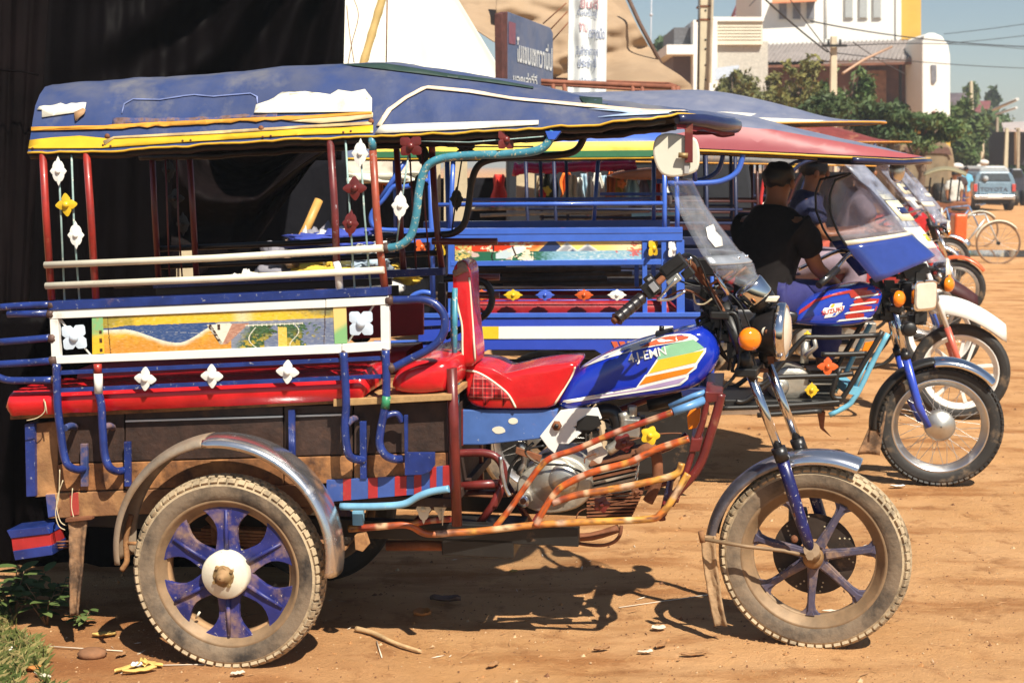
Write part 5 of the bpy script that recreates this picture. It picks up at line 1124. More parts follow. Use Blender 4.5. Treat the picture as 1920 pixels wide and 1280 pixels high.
orq(1225, 465, 44, 38, 'square', m_orn['y'], u=tl_, n=(g_.e1 * .83 - g_.e2 * .55)); orq(1262, 467, 44, 38, 'square', m_white, u=tl_, n=(g_.e1 * .83 - g_.e2 * .55)); orq(790, 463, 40, 38, 'square', mo2, u=tl_, n=(g_.e1 * .83 - g_.e2 * .55)); orq(826, 465, 40, 38, 'square', m_orn['y'], u=tl_, n=(g_.e1 * .83 - g_.e2 * .55))
for y in (543, 562): q.tb([(852, y + 2), (1240, y)], NS, .003, 'thin_rail', m_b2, 6)
def seatslab(T, a0, a1, o0, o1, z0, z1, name, m):
    mb = MB(); g = []
    for i in range(21):
        t = i / 20; e = min(1, min(t, 1 - t) * 16 + .2); row = []
        for a, b in [(0, 0), (-.02, .5), (.03, .92), (.3, 1.05), (.7, 1.05), (.97, .92), (1.02, .5), (1, 0), (0, 0)]: row.append(T.w(lerp(a0, a1, t), lerp(o0, o1, .5 + (a - .5) * (.9 + .1 * e)), z0 + (z1 - z0) * (b * e + (1 - e) * .4) + .003 * noise.noise(Vector((t * 15, b * 2, a0)))))
        g.append(row)
    mb.sheet(g)
    for r_ in (0, 20): mb.f.append([r_ * 9 + k for k in range(8)]); mb.mi.append(0); mb.sm.append(True)
    return T.add(name, mb, m)
s0_, _, z0_ = q.lbl(860, 590, NS + .04); s1_, _, _ = q.lbl(1270, 590, NS + .04)
seatslab(q, s0_, s1_, NS + .05, NS + .34, z0_ - .01, z0_ + .07, 'bench_cushion', m_redd); seatslab(q, s0_, s1_, .12, .40, z0_ - .01, z0_ + .07, 'bench_cushion', m_redd)
# body side with wheel opening
bp_ = [(784, 592), (1308, 590), (1330, 600), (1336, 640), (1330, 690), (1145, 690), (1133, 668), (1115, 656), (915, 656), (900, 664), (890, 690), (784, 690)]
q.pr(bp_, NS - .02, .03, 'body_side', m_b2d, bev=.003, both=True); q.pr([(784, 588), (1316, 586), (1318, 594), (784, 596)], NS - .028, .03, 'body_rim', m_b2)
q.pr([(892, 612), (935, 612), (935, 635), (892, 635)], NS - .024, .003, 'body_stripe', mat('decal_yellow', (.8, .5, .03)), bev=0); q.pr([(935, 612), (1262, 611), (1262, 634), (935, 635)], NS - .024, .003, 'body_stripe', mat('decal_white', (.8, .8, .75)), bev=0)
for k, (x, m_) in enumerate(((1146, mr_), (1160, mr_), (1176, my_), (1192, my_))): q.pr([(x, 640), (x + 11, 640), (x + 18, 658), (x + 9, 658)], NS - .024, .003, 'body_mark', m_, bev=0)
q.pr([(700, 608), (784, 606), (784, 620), (700, 622)], NS, .03, 'rear_step', m_b2); q.pr([(700, 640), (784, 638), (784, 668), (700, 670)], NS, .03, 'rear_step', m_b2)
q.tb([(770, 596), (770, 560), (790, 548), (808, 550)], NS, .012, 'rear_rail', m_b2, 8, 4)
q.tb([(810, 336), (760, 350), (738, 350), (720, 372), (698, 398), (697, 418), (712, 430), (760, 432)], NS, .011, 'rear_hoop', m_b2, 8, 5); q.tb([(768, 290), (705, 385)], NS, .011, 'rear_brace', m_b2)
rw = F2.w(-1.93, -.46, .3)
q.tb([(1252, 344), (1330, 343), (1362, 336), (1382, 322), (1391, 300), (1393, 288)], NS, .013, 'grab_rail', m_b2, 10, 5, both=True); q.tb([(1300, 292), (1304, 345)], NS, .011, 'front_post', m_navyp, both=True)
q.tb([(1280, 590), (1335, 590)], NS, .011, 'foot_rail', m_b2); q.tb([(1335, 480), (1335, 592)], NS, .009, 'foot_rail', m_b2)
q.bx(-2.6, -1.15, -.42, .42, .50, .54, 'box_floor', m_navyp); q.bx(-2.5, -1.2, -.36, -.34, .12, .66, 'arch_shade_panel', m_black); q.bx(-1.17, -1.14, -.40, .40, .54, .82, 'front_board', m_b2d)  # black panel in the wheel arch is added as its painted shade
# ---- second tricycle's motorcycle half
wheel(q.T, F2.w(0, 0, .3), (F2.e2 * cos(.10) + F2.e1 * sin(.10)).normalized(), .3, .078, 'wire', m_chromed, m_alu, tyrem=m_tyre_clean)
for o_ in (-.465, .465): wheel(q.T, F2.w(-1.93, o_, .3), F2.e2 if o_ < 0 else -F2.e2, .3, .085, 'wire', m_chromed, m_alu, tyrem=m_rubber, lugs=False)
fc2 = F2.w(0, 0, .3); ax2 = (F2.e2 * cos(.10) + F2.e1 * sin(.10)).normalized(); fw2 = (F2.e1 * cos(.1) - F2.e2 * sin(.1)).normalized()
fender(q.T, fc2, fw2, Z, ax2, .345, .335, .13, R(42), R(98), mat('chrome', (.7, .7, .7)), drop=.03); fender(q.T, fc2, fw2, Z, ax2, .335, .335, .12, R(97), R(185), m_black, drop=.02)
def mudflap(T, x0, y0, x1, y1, w0, w1, m, off=0):
    g = []
    for i in range(11):
        t = i / 10; row = []
        for j in range(5): row.append(T.f.pt(lerp(x0, x1, t) + (j / 4 - .5) * lerp(w0, w1, t), lerp(y0, y1, t), off) + T.f.e2 * .02 * sin(j))
        g.append(row)
    T.add('mud_flap', MB().sheet(g), m, sol=.006)
mudflap(q, 1652, 770, 1628, 852, 16, 40, m_flap)
for o_ in (-.08, .08):
    a_, b_, d_, e_ = [q.f.pt(x, y, -.08) for x, y in ((1676, 570), (1697, 665), (1722, 760), (1741, 800))]
    if o_ > 0: a_, b_, d_, e_ = [F2.mir(p) for p in (a_, b_, d_, e_)]
    q.add('fork_tube', MB().tube([a_, b_], .0165, 12), m_chrome); q.add('fork_leg', MB().tube([b_, d_, e_], [.021, .020, .017], 12), m_b2d if o_ < 0 else m_b2d); q.add('fork_seal', MB().tube([b_.lerp(a_, .06), b_.lerp(d_, .08)], .024, 12), m_blackp)
t2 = cr2([(1487, 606), (1484, 594), (1500, 572), (1530, 553), (1580, 538), (1625, 532), (1648, 538), (1656, 552), (1648, 578), (1630, 600), (1600, 610), (1540, 612)], 4, True)
P = [p + F2.e2 * .09 for p in F2.pts(t2, -.09)]; TK = MB().pillow(P, F2.e2, .13, LT); tk2 = q.add('fuel_tank', TK, mat('tank_blue2', (.012, .045, .40), .18, var=.06, coat=.6)); t2b = TK.bvh()
def d3(poly, m, name='tank_stripe', p_=.003): d2(poly, m, name, p_, t2b, tk2)
m_rd3 = mat('stripe_red', (.42, .03, .02), .25, coat=.4)
d3([(1500, 582), (1530, 561), (1570, 549), (1600, 543), (1640, 537), (1650, 542), (1600, 548), (1560, 555), (1530, 566), (1498, 590)], m_rd3)
for y0, x0 in ((541, 1592), (556, 1600), (570, 1592), (584, 1584)): d3([(x0, y0 + 8), (x0 + 12, y0 + 2), (1652 - (y0 - 541) * .25, y0 - 2 + 6), (1650 - (y0 - 541) * .3, y0 + 12), (x0 + 4, y0 + 17)], m_rd3)
for y0, x0 in ((554, 1606), (568, 1598), (583, 1588), (597, 1574)): d3([(x0, y0 + 2), (1650 - (y0 - 541) * .25, y0 - 4), (1649 - (y0 - 541) * .3, y0 - 1), (x0 - 6, y0 + 6)], mw_, 'tank_line', .0035)
d3([(1540, 585), (1546, 577), (1554, 577), (1558, 570), (1580, 567), (1578, 573), (1584, 573), (1580, 583), (1570, 585), (1566, 593), (1545, 596), (1548, 589)], mw_, 'badge', .0035)
o_ = text_on('SUZUKI', 1541, 587, 1581, 578, 8, t2b, mat('badge_red', (.55, .03, .02), .3), 'badge_lettering', False, .006); q.add('badge_lettering', o_, mat('badge_red', (.5, .03, .02)), tk2)
d3([(1556, 575), (1562, 569), (1566, 570), (1562, 576)], my_, 'badge_mark', .005); d3([(1560, 592), (1563, 587), (1568, 586), (1566, 591)], mb2_, 'badge_mark', .005)
s2 = cr2([(1330, 600), (1345, 582), (1400, 578), (1450, 582), (1495, 585), (1490, 606), (1440, 616), (1350, 620)], 3, True)
q.add('seat', MB().pillow([p + F2.e2 * .1 for p in F2.pts(s2, -.1)], F2.e2, .13, LV), mat('black_vinyl', (.012, .01, .012), .35, coat=.2))
q.add('crankcase', MB().pillow([p + F2.e2 * .1 for p in F2.pts(cr2([(1440, 715), (1460, 690), (1495, 688), (1515, 700), (1512, 735), (1480, 750), (1450, 745)], 3, True), -.1)], F2.e2, .12, LV), m_case)
def dq(T, x, y, rpx, off0, off1, name, m, prof=None, n=24):
    c = T.f.pt(x, y, off0); k = (c - CAM).dot(Vector((0, CP, -SP))) / FPX; r = rpx * k; h = off1 - off0
    return T.add(name, MB().lathe(c, T.f.e2, prof(r, h) if prof else [(.001, 0), (r * .82, 0), (r * .96, .006), (r, .02), (r, h), (.001, h)], n), m)
dq(q, 1463, 725, 18, -.14, -.08, 'clutch_cover', m_alu); dq(q, 1463, 725, 8, -.15, -.1, 'cover_cap', m_case)
q.bx(*[x for x in (q.lbl(1515, 730, 0)[0], q.lbl(1560, 700, 0)[0])], -.08, .08, q.lbl(1515, 740, 0)[2], q.lbl(1515, 690, 0)[2], 'cylinder', m_black)
for k in range(7):
    z_ = q.lbl(1515, 740 - k * 8, 0)[2]; q.bx(q.lbl(1512, 730, 0)[0], q.lbl(1565, 700, 0)[0], -.09, .09, z_, z_ + .006, 'cooling_fin', m_case if k % 2 else m_black, bev=0)
q.tb([(1510, 640), (1508, 680)], -.06, .02, 'carburettor', m_alu, 10); q.tb([(1525, 630), (1530, 650), (1510, 668)], -.08, .012, 'intake', m_alu)
for pts_ in ([(1420, 720), (1440, 712), (1500, 640), (1520, 632), (1560, 632), (1648, 628)], [(1380, 752), (1400, 750), (1450, 712), (1470, 707), (1560, 704), (1600, 700)], [(1540, 664), (1580, 664), (1625, 662)], [(1350, 765), (1440, 762), (1560, 754), (1580, 745), (1620, 680), (1655, 620)], [(1420, 778), (1470, 775), (1540, 770)], [(1575, 690), (1560, 740), (1580, 747)]):
    q.tb(pts_, -.22, .0125, 'crash_bar', m_black, 10, 4, both=True)
m_lb = mat('sky_blue_paint', (.14, .40, .55), .38, dust=.1)
q.tb([(1665, 625), (1640, 672), (1612, 730), (1600, 748), (1590, 760), (1555, 778)], -.20, .013, 'down_tube', m_lb, 8, 3, both=True); q.tb([(1630, 664), (1600, 735)], -.19, .01, 'down_tube', m_lb); q.pr([(1588, 722), (1612, 726), (1606, 742), (1582, 736)], -.21, .42, 'cross_plate', m_lb)
q.pr([(1622, 642), (1644, 638), (1636, 656), (1616, 660)], -.22, .01, 'side_reflector', m_orange)
orq(1552, 687, 40, 36, 'petal', mo2, -.23); orq(1522, 731, 30, 32, 'diamond', m_orn['y'], -.23); orq(1514, 626, 14, 14, 'petal', m_orn['y'], -.2)
q.bx(q.lbl(1350, 770, 0)[0], q.lbl(1560, 770, 0)[0], -.2, .2, .42, .45, 'chassis_plate', m_black); q.pr([(1350, 768), (1440, 766), (1440, 776), (1350, 778)], -.22, .02, 'side_step', m_chromed)
q.pr([(1534, 772), (1548, 772), (1545, 802), (1560, 820), (1540, 805)], -.1, .04, 'stand', m_rust)
# head
q.tb([(1672, 600), (1655, 560), (1640, 520)], 0, .03, 'steering_head', m_black)
hd = (F2.e1 * cos(.85) - F2.e2 * sin(.85)).normalized(); hs = hd.cross(Z); 
cc_ = q.f.pt(1733, 554, -.04)
def rrect(c, u, v_, a, b, r=.2): return [c + u * a * (1 if abs(cos(t)) < 1e-9 else (abs(cos(t)) ** .3) * (1 if cos(t) > 0 else -1)) + v_ * b * ((abs(sin(t)) ** .3) * (1 if sin(t) > 0 else -1)) for t in [2 * pi * (i + .5) / 28 for i in range(28)]]
hl2 = q.add('headlamp_shell', MB().prism(rrect(cc_ - hd * .09, hs, Z, .075, .06), hd * .085), m_blackp, bev=.006)
q.add('headlamp_rim', MB().prism(rrect(cc_ - hd * .012, hs, Z, .090, .074), hd * .022), m_chrome, hl2, bev=.004); q.add('headlamp_lens', MB().prism(rrect(cc_ + hd * .008, hs, Z, .079, .063), hd * .008), m_lens, hl2, bev=.004)
class _TT: pass
qt = _TT(); qt.f = F2; qt.add = q.add
blinker(1683, 560, -.12, F2.e1 * .75 - F2.e2 * .66, .039, T=qt, stem=F2.pt(1700, 560, 0)); blinker(1776, 533, .14, F2.e1 * .8 - F2.e2 * .6, .037, T=qt, stem=F2.pt(1740, 540, .05))
q.tb([(1640, 510), (1600, 475), (1570, 500), (1545, 525)], [0, -.1, -.25, -.36], .011, 'handlebar', mat('chrome', (.7,) * 3), 8, 4, both=True); q.tb([(1570, 505), (1535, 535)], [-.28, -.38], .018, 'throttle_grip', m_blackp, 10)
q.add('fork_yoke', MB().box(q.f.pt(1672, 575, 0), F2.e1 * .035, F2.e2 * .11, Z * .014), m_black, bev=.004)
dq(q, 1707, 618, 14, -.12, -.06, 'horn', m_black); q.pr([(1692, 505), (1738, 494), (1744, 512), (1700, 524)], -.05, .1, 'number_bracket', m_blackp)
mb = MB()
for k in range(50):
    x = lerp(1640, 1730, rnd.random()); c = F2.pt(x, rnd.uniform(500, 600), rnd.uniform(-.06, .06)); mb.box(c, F2.e1 * rnd.uniform(.008, .03), F2.e2 * rnd.uniform(.008, .02), Z * rnd.uniform(.008, .03))
q.add('fork_head_fittings', mb, m_black, kind='stuff')
# tilted windscreen with blue lower half
NN = 28; gA = []
ln = [(1566, 338), (1556, 365), (1557, 400), (1572, 438), (1600, 480), (1642, 530)]; lf = [(1592, 326), (1630, 352), (1660, 385), (1690, 425), (1720, 450), (1752, 478)]
def scr2(ln, lf, fr, offn, NN=24, n=20, bulge=.05, sw=.40):
    g = []
    for i in range(NN + 1):
        t = i / NN; k = t * (len(ln) - 1); a = min(int(k), len(ln) - 2); fn = lambda l: (lerp(l[a][0], l[a + 1][0], k - a), lerp(l[a][1], l[a + 1][1], k - a))
        p = fr.pt(*fn(ln), -offn); m_ = fr.pt(*fn(lf), .02); row = []      # near edge and the bulging middle
        pe = p; qe = fr.mir(p); 
        for j in range(n + 1):
            u = -1 + 2 * j / n; e = pe.lerp(qe, (u + 1) / 2); mid = m_ - (pe.lerp(qe, .5)); row.append(e + mid * (1 - abs(u) ** 2.4))
        g.append(row)
    return g
gA = scr2(ln, lf, F2, .20)
k1 = 16
ws = q.add('windscreen', MB().sheet(gA[:k1 + 1]), m_screen_t, sol=.003)
q.add('windscreen_base', MB().sheet([[p for p in r_] for r_ in gA[k1 + 1:]]), mat('blue_plastic', (.026, .05, .24), .2, var=.1, coat=.5), ws, sol=.004); q.add('screen_strip', MB().sheet([[p + F2.e1 * .004 for p in r_] for r_ in gA[k1:k1 + 2]]), m_cream, ws, sol=.004)
q.add('screen_trim', MB().tube([r_[0] for r_ in gA[:k1 + 2]][::-1] + gA[0] + [r_[-1] for r_ in gA[:k1 + 2]], .006, 6), m_black, ws)
mo_c = q.f.pt(1682, 320, -.02); q.add('hanging_mirror', MB().blob(mo_c, (F2.e1, F2.e2, Z), 1, 14).__class__().blob(mo_c, (F2.e1 * .038, F2.e2 * .03, Z * .055), 1, 14), m_chromed); q.tb([(1688, 298), (1685, 310)], 0, .008, 'mirror_stem', m_black)

# ---------------------------------------------------------------- a tricycle described in metres, for those further away
def trike(px, py, th, label, pal, wstyle='wire', fend='chrome', fairing=None, roofc=None, roofw=None, steer=.1, screen=True, sticker=False, lamp='round', rz=(0.0, 0.0), tip=-.28):
    c_ = G(px, py); fr = Fr(c_.x, c_.y, th); t = Tr(fr, 'motor_tricycle', label, 'tricycle', 'motor tricycles parked in a row')
    bp, tk, fk, rf = pal
    ax_ = (fr.e2 * cos(steer) + fr.e1 * sin(steer)).normalized(); fw = (fr.e1 * cos(steer) - fr.e2 * sin(steer)).normalized()
    wheel(t.T, fr.w(0, 0, .3), ax_, .3, .085, wstyle, m_white if wstyle == 'alloy' or fairing else m_chromed, m_white, tyrem=m_tyre_clean, lugs=False, n=40)
    for o_ in (-.47, .47): wheel(t.T, fr.w(-1.85, o_, .3), fr.e2 if o_ < 0 else -fr.e2, .3, .085, 'wire', m_chromed, m_alu, tyrem=m_rubber, lugs=False, n=36)
    if fend == 'high':
        g = []
        for i in range(15):
            k = i / 14; row = []
            for j in range(9):
                u = -1 + 2 * j / 8; hw = .105 * sin(pi * (.16 + .74 * k)) ** .6; row.append(fr.w(lerp(-.20, .26, k), u * hw, .765 + .03 * sin(pi * k) - .17 * k ** 1.5 - .075 * u * u - .03 * abs(u) ** 6))
            g.append(row)
        t.add('fender', MB().sheet(g), bp if fairing else m_white, sol=.005)
    else: fender(t.T, fr.w(0, 0, .3), fw, Z, ax_, .345, .34, .12, R(35), R(170), {'chrome': m_chromed, 'stripe': mo2, 'blue': m_b2}[fend], drop=.025)
    for s_ in (-1, 1):
        t.tl([(0, .085 * s_, .3), (-.10, .085 * s_, .58)], .02, 'fork_leg', fk, 10); t.tl([(-.10, .085 * s_, .58), (-.25, .085 * s_, .98)], .015, 'fork_tube', m_chrome if fend != 'high' else m_white, 10)
    t.bx(-.28, -.19, -.11, .11, .93, .95, 'fork_yoke', m_black); t.tl([(-.22, 0, .80), (-.30, 0, 1.02)], .03, 'steering_head', m_black)
    for s_ in (-1, 1): t.tl([(-.28, 0, 1.02), (-.36, .14 * s_, 1.10), (-.50, .38 * s_, 1.04)], .011, 'handlebar', m_chrome, 8, 4); t.tl([(-.46, .32 * s_, 1.056), (-.53, .43 * s_, 1.02)], .018, 'grip', m_blackp)
    hd_ = fr.w(-.10, 0, .91)
    if lamp == 'round':
        h_ = t.add('headlamp_shell', MB().lathe(hd_, fw, [(.001, -.10), (.06, -.08), (.085, 0)], 20), m_chrome if not fairing else m_redd); t.add('headlamp_lens', MB().lathe(hd_, fw, [(.088, -.01), (.09, .006), (.08, .012), (.001, .03)], 20), m_lens, h_)
    for s_ in (-1, 1):
        b_ = t.add('indicator', MB().lathe(fr.w(-.12, .17 * s_, .88), fw, [(.001, -.03), (.03, 0)], 12), m_blackp); t.add('indicator_lens', MB().lathe(fr.w(-.12, .17 * s_, .88), fw, [(.03, 0), (.03, .012), (.001, .022)], 12), m_orange, b_); t.tl([(-.14, .03 * s_, .88), (-.14, .16 * s_, .88)], .006, 'indicator_stem', m_black)
    tp = [fr.w(a, 0, z) for a, z in [(-1.02, .78), (-.98, .86), (-.80, .95), (-.55, 1.0), (-.40, .97), (-.38, .88), (-.46, .80), (-.70, .77)]]
    sm_ = [Vector(p) for p in crom(tp, 3, True)]; t.add('fuel_tank', MB().pillow(sm_, fr.e2, .12, LT), tk)
    sp2 = crom([fr.w(a, 0, z) for a, z in [(-1.42, .78), (-1.40, .90), (-1.15, .88), (-.98, .87), (-1.0, .79)]], 3, True); t.add('seat', MB().pillow(sp2, fr.e2, .13, LV), m_redd)
    t.add('crankcase', MB().pillow(crom([fr.w(a, 0, z) for a, z in [(-1.0, .40), (-.98, .58), (-.80, .62), (-.70, .52), (-.74, .38)]], 3, True), fr.e2, .11, LV), m_case); t.bx(-.74, -.52, -.07, .07, .44, .60, 'cylinder', m_alu)
    for o_ in (-.22, .22):
        t.tl([(-1.25, o_, .36), (-.62, o_, .34), (-.42, o_, .44), (-.30, o_, .78)], .013, 'crash_bar', m_black, 8, 4); t.tl([(-1.10, o_, .38), (-.95, o_, .60), (-.35, o_, .66)], .012, 'crash_bar', m_black, 8, 4)
    t.tl([(-.28, 0, .85), (-1.3, 0, .70)], .02, 'frame_spine', m_black)
    if fairing:
        P = crom([fr.w(a, 0, z) for a, z in [(-.34, 1.08), (-.20, 1.04), (-.08, .99), (-.04, .90), (-.10, .82), (-.20, .74), (-.30, .72), (-.36, .9)]], 3, True); t.add('fairing', MB().pillow(P, fr.e2, .16, LV), fairing)
    if screen:
        g = []
        for i in range(17):
            k = i / 16; row = []
            for j in range(15):
                u = -1 + 2 * j / 14; hw = lerp(.27, .19, k) * (1 if k > .15 else sqrt(max(.05, 1 - (1 - k / .15) ** 2 * .6))); row.append(fr.w(lerp(-.66, -.10, k) - .14 * abs(u) ** 2.2, u * hw, lerp(1.60, .98, k ** 1.1)))
            g.append(row)
        sc_ = t.add('windscreen', MB().sheet(g), m_scrb, sol=.003); t.add('screen_strip', MB().sheet([[p + fr.e1 * .004 for p in r_] for r_ in g[11:13]]), m_cream, sc_, sol=.003)
        for s_ in (-1, 1): t.tl([(-.28, .08 * s_, 1.0), (-.40, .12 * s_, 1.30)], .006, 'screen_stay', m_chrome)
        bv_ = g
        if sticker:
            def st(i0, i1, j0, j1, m, name='sticker', d=.006): t.add(name, MB().sheet([[p + fr.e1 * d for p in r_[j0:j1]] for r_ in g[i0:i1]]), m, sc_, sol=.001)
            st(7, 11, 1, 13, mat('cream_sticker', (.72, .66, .45), .4)); st(8, 10, 2, 8, m_navyp, d=.009); st(11, 15, 1, 9, m_white); st(12, 14, 3, 6, my_, d=.009); st(12, 15, 9, 12, m_b2, d=.006); st(4, 6, 9, 12, m_navyp)
    # passenger box
    for o_ in (-.43, .43):
        for a in (-2.62, -2.45, -1.55, -1.38): t.tl([(a, o_, .80), (a - .03, o_, 1.66)], .011, 'roof_post', bp)
        t.bx(-2.65, -1.35, o_ - .015, o_ + .015, 1.09, 1.14, 'top_beam', bp); t.bx(-2.65, -1.35, o_ - .01, o_ + .01, .95, 1.07, 'side_panel', bp); t.bx(-2.65, -1.35, o_ - .012, o_ + .012, .91, .94, 'panel_rail', bp)
        for z_ in (1.22, 1.30): t.tl([(-2.65, o_, z_), (-1.36, o_, z_)], .009, 'hand_rail', bp)
        t.bx(-2.6, -1.3, o_ * .85 - .01, o_ * .85 + .01, .50, .80, 'body_side', bp)
        t.tl([(-1.36, o_, 1.25), (-1.2, o_, 1.27), (-1.12, o_, 1.45), (-1.0, o_, 1.58), (-.7, o_, 1.62), (-.6, o_, 1.68)], .011, 'grab_rail', bp, 8, 5)
    for s_ in (-1, 1): seatslab(t, -2.6, -1.4, .12 * s_ if s_ > 0 else -.40, .40 if s_ > 0 else -.12, .80, .87, 'bench_cushion', mat('black_vinyl', (.012, .01, .012), .35))  # benches black too, part of the shade painted into the boxes
    t.bx(-2.6, -1.3, -.36, .36, .50, .53, 'box_floor', m_navyp); t.bx(-1.32, -1.30, -.36, .36, .53, .85, 'front_board', bp)
    if roofc:
        gg = []
        for i in range(41):
            s_ = lerp(-2.75, tip, i / 40); wv = .47 if s_ < tip - .47 else .47 * sqrt(max(.004, 1 - ((s_ - tip + .47) / .475) ** 2)); ez = 1.655 + lerp(rz[0], rz[1], i / 40); kz = 1.88 + rz[0] - .22 * ss(-1.7, tip, s_) + (rz[1] - rz[0]) * (i / 40); kz = lerp(kz, ez + .012, ss(tip - .6, tip, s_)); row = []
            for o_, k in ((-1, 0), (-.97, .2), (-.9, .35), (-.7, .65), (-.4, .9), (0, 1), (.4, .9), (.7, .65), (.9, .35), (.97, .2), (1, 0)): row.append(fr.w(s_, o_ * wv, ez + (kz - ez) * k))
            gg.append(row)
        rf_ = t.add('roof', MB().sheet(gg), roofc, sol=.008)
        t.add('roof_edge_cord', MB().tube([r_[0] for r_ in gg] + [r_[-1] for r_ in gg[::-1]], .006, 6), mat('orange_piping', (.6, .3, .03)), rf_)
        if roofw: t.add('roof_side_panel', MB().sheet([[p - fr.e2 * .004 for p in r_[0:4]] for r_ in gg[14:38]]), roofw, rf_, sol=.003)
    return t
m_wr = mat('white_red_paint', (.55, .12, .08), .35, dust=.1)
m_dkb = mat('shade_dark_box_paint', (.012, .018, .06), .5); m_dkm = mat('shade_dark_maroon_box', (.05, .01, .01), .5)  # boxes painted dark to stand in for shade behind the second tricycle
t3 = trike(1796, 786, R(7), 'third motor tricycle with white alloy front wheel, high white mudguard, stickered windscreen', (m_dkb, mat('tank_red', (.30, .02, .02), .2, coat=.5), m_wr, None), 'alloy', 'high', roofc=m_gb, roofw=m_vw, sticker=True, steer=.12, rz=(.12, .16), tip=-.50)
t4 = trike(1760, 700, R(7), 'fourth motor tricycle with glossy red headlamp fairing and small blue mudguard', (m_dkm, mat('tank_red', (.4, .02, .02)), m_b2, None), 'wire', 'high', fairing=mat('red_fairing', (.50, .015, .02), .2, coat=.5), roofc=mat('grey_black_canopy', (.10, .095, .10), .55, var=.3, dust=.3, bump=.4), steer=.15, rz=(-.06, -.10), tip=-.52, sticker=True)
t7 = trike(1738, 641, R(8), 'motor tricycle between the fourth and fifth, set back, its tall scratched windscreen showing', (m_dkb, m_wr, m_chromed, None), 'wire', 'chrome', roofc=mat('khaki_canopy', (.30, .24, .15), .7), steer=.12, sticker=True, rz=(.02, .04), tip=-.5)
t8 = trike(1752, 559, R(8), 'motor tricycle with red fairing squeezed between the fifth and the farthest', (m_dkm, m_wr, m_chromed, None), 'wire', 'chrome', fairing=mat('red_fairing', (.5, .015, .02)), roofc=mat('red_canopy', (.17, .03, .025), .6, dust=.3), steer=.12, sticker=True, tip=-.45)
t5 = trike(1790, 595, R(8), 'fifth motor tricycle with orange and blue striped mudguard over its front wheel', (m_dkb, m_wr, m_chromed, None), 'wire', 'stripe', roofc=mat('red_canopy', (.17, .03, .025), .6, dust=.3), steer=.15, rz=(.12, .14), tip=-.5)
t6 = trike(1775, 528, R(8), 'sixth motor tricycle, farthest of the row, grey canopy behind the red one', (m_dkm, m_wr, m_chromed, None), 'wire', 'chrome', roofc=mat('khaki_canopy', (.30, .24, .15), .7), steer=.1)
# ================================================================ cloths and tents behind the row
def drape(pts_top, pts_bot, Y0, Y1, nx, ny, fold, seed, name, m, label, cat, swag=None, group=None, th=.004):
    # cloth hung between an upper and a lower line given in the picture's frame at real distances
    g = []
    for j in range(ny + 1):
        v = j / ny; row = []
        for i in range(nx + 1):
            u = i / nx; x = lerp(interp(pts_top[0], u), interp(pts_bot[0], u), v); y = lerp(interp(pts_top[1], u), interp(pts_bot[1], u), v); Y = lerp(Y0, Y1, u)
            f_ = 0
            for k, (fr_q, am) in enumerate(fold): f_ += am * noise.noise(Vector((u * fr_q + seed + k * 7 + v * .6, v * .8 + k, seed)))
            if swag: f_ += swag(u, v)
            row.append(at(x, y, Y + f_))
        g.append(row)
    return solo(name, MB().sheet(g), m, label, cat, group, sol=th)
m_bk = mat('black_cloth', (.0022, .0014, .0017), .6, var=.3, scale=5, spec=.04, bump=.3, bscale=200)
m_bk2 = mat('black_cloth_faded', (.0050, .0030, .0032), .65, var=.5, scale=6, spec=.06)
L2 = lambda a, b: ([(0, a[0]), (1, b[0])], [(0, a[1]), (1, b[1])])
drape(L2((-260, -160), (650, -160)), L2((-260, 320), (640, 300)), 7.4, 7.8, 180, 40, [(6, .22), (17, .06), (50, .02)], 3, 'black_cloth', m_bk, 'black cloth sheet hung high behind the near tricycle roof, folds gathered at its right end', 'cloth', swag=lambda u, v: .09 * ss(.35, .8, u) * sin(atan2(v * .55 + .03, 1.04 - u) * 22 + 2 * noise.noise(Vector((u * 3, v * 3, 0)))))
drape(L2((-260, 270), (330, 270)), L2((-260, 800), (330, 800)), 7.25, 7.3, 120, 30, [(7, .12), (22, .05)], 9, 'black_cloth', m_bk, 'plain black cloth hanging behind the left half of the passenger box', 'cloth')
def sw(u, v):
    r = sqrt(((u - .52) / .62) ** 2 + ((v + .05) / .62) ** 2); return -.30 * sin(r * 9.0) * ss(1.5, .3, r) - .35 * ss(.2, 1, r) * .0
drape(L2((325, 280), (622, 275)), ([(0, 318), (.5, 430), (1, 590)], [(0, 560), (.35, 500), (.6, 480), (1, 300)]), 7.15, 7.2, 110, 90, [(8, .06)], 5, 'black_cloth', m_bk2, 'black cloth looped into a deep swag, seen between the red roof posts', 'cloth', swag=sw)
g = []
for i in range(40):
    t = i / 39; row = []
    for j in range(26):
        u = j / 25; x = lerp(-60, lerp(96, 42, t), u); row.append(at(x, lerp(-80, 760, t), 5.75 + .05 * noise.noise(Vector((u * 7, t, 3))) + .035 * noise.noise(Vector((u * 18, t * 1.5, 8)))))
    g.append(row)
solo('black_cloth', MB().sheet(g), m_bk2, 'black cloth strip hanging at the far left edge, beside the roof end', 'cloth', sol=.004)
solo('cord', MB().tube([at(x, y, 5.60) for x, y in ((-20, 131), (40, 134), (72, 141))], .004, 6), m_bk, 'thin black cord tied round the leftmost black cloth strip', 'cord')
drape(L2((600, 338), (1600, 322)), L2((640, 640), (1600, 620)), 13.2, 13.6, 120, 20, [(20, .2), (50, .05)], 21, 'shade_backdrop', mat('shade_backdrop', (.008, .008, .011), .9, spec=.1), 'added dark sheet standing in for the market shade behind the tricycle row', 'tarpaulin')  # added sheet: paints the dark market interior, no such tarpaulin seen
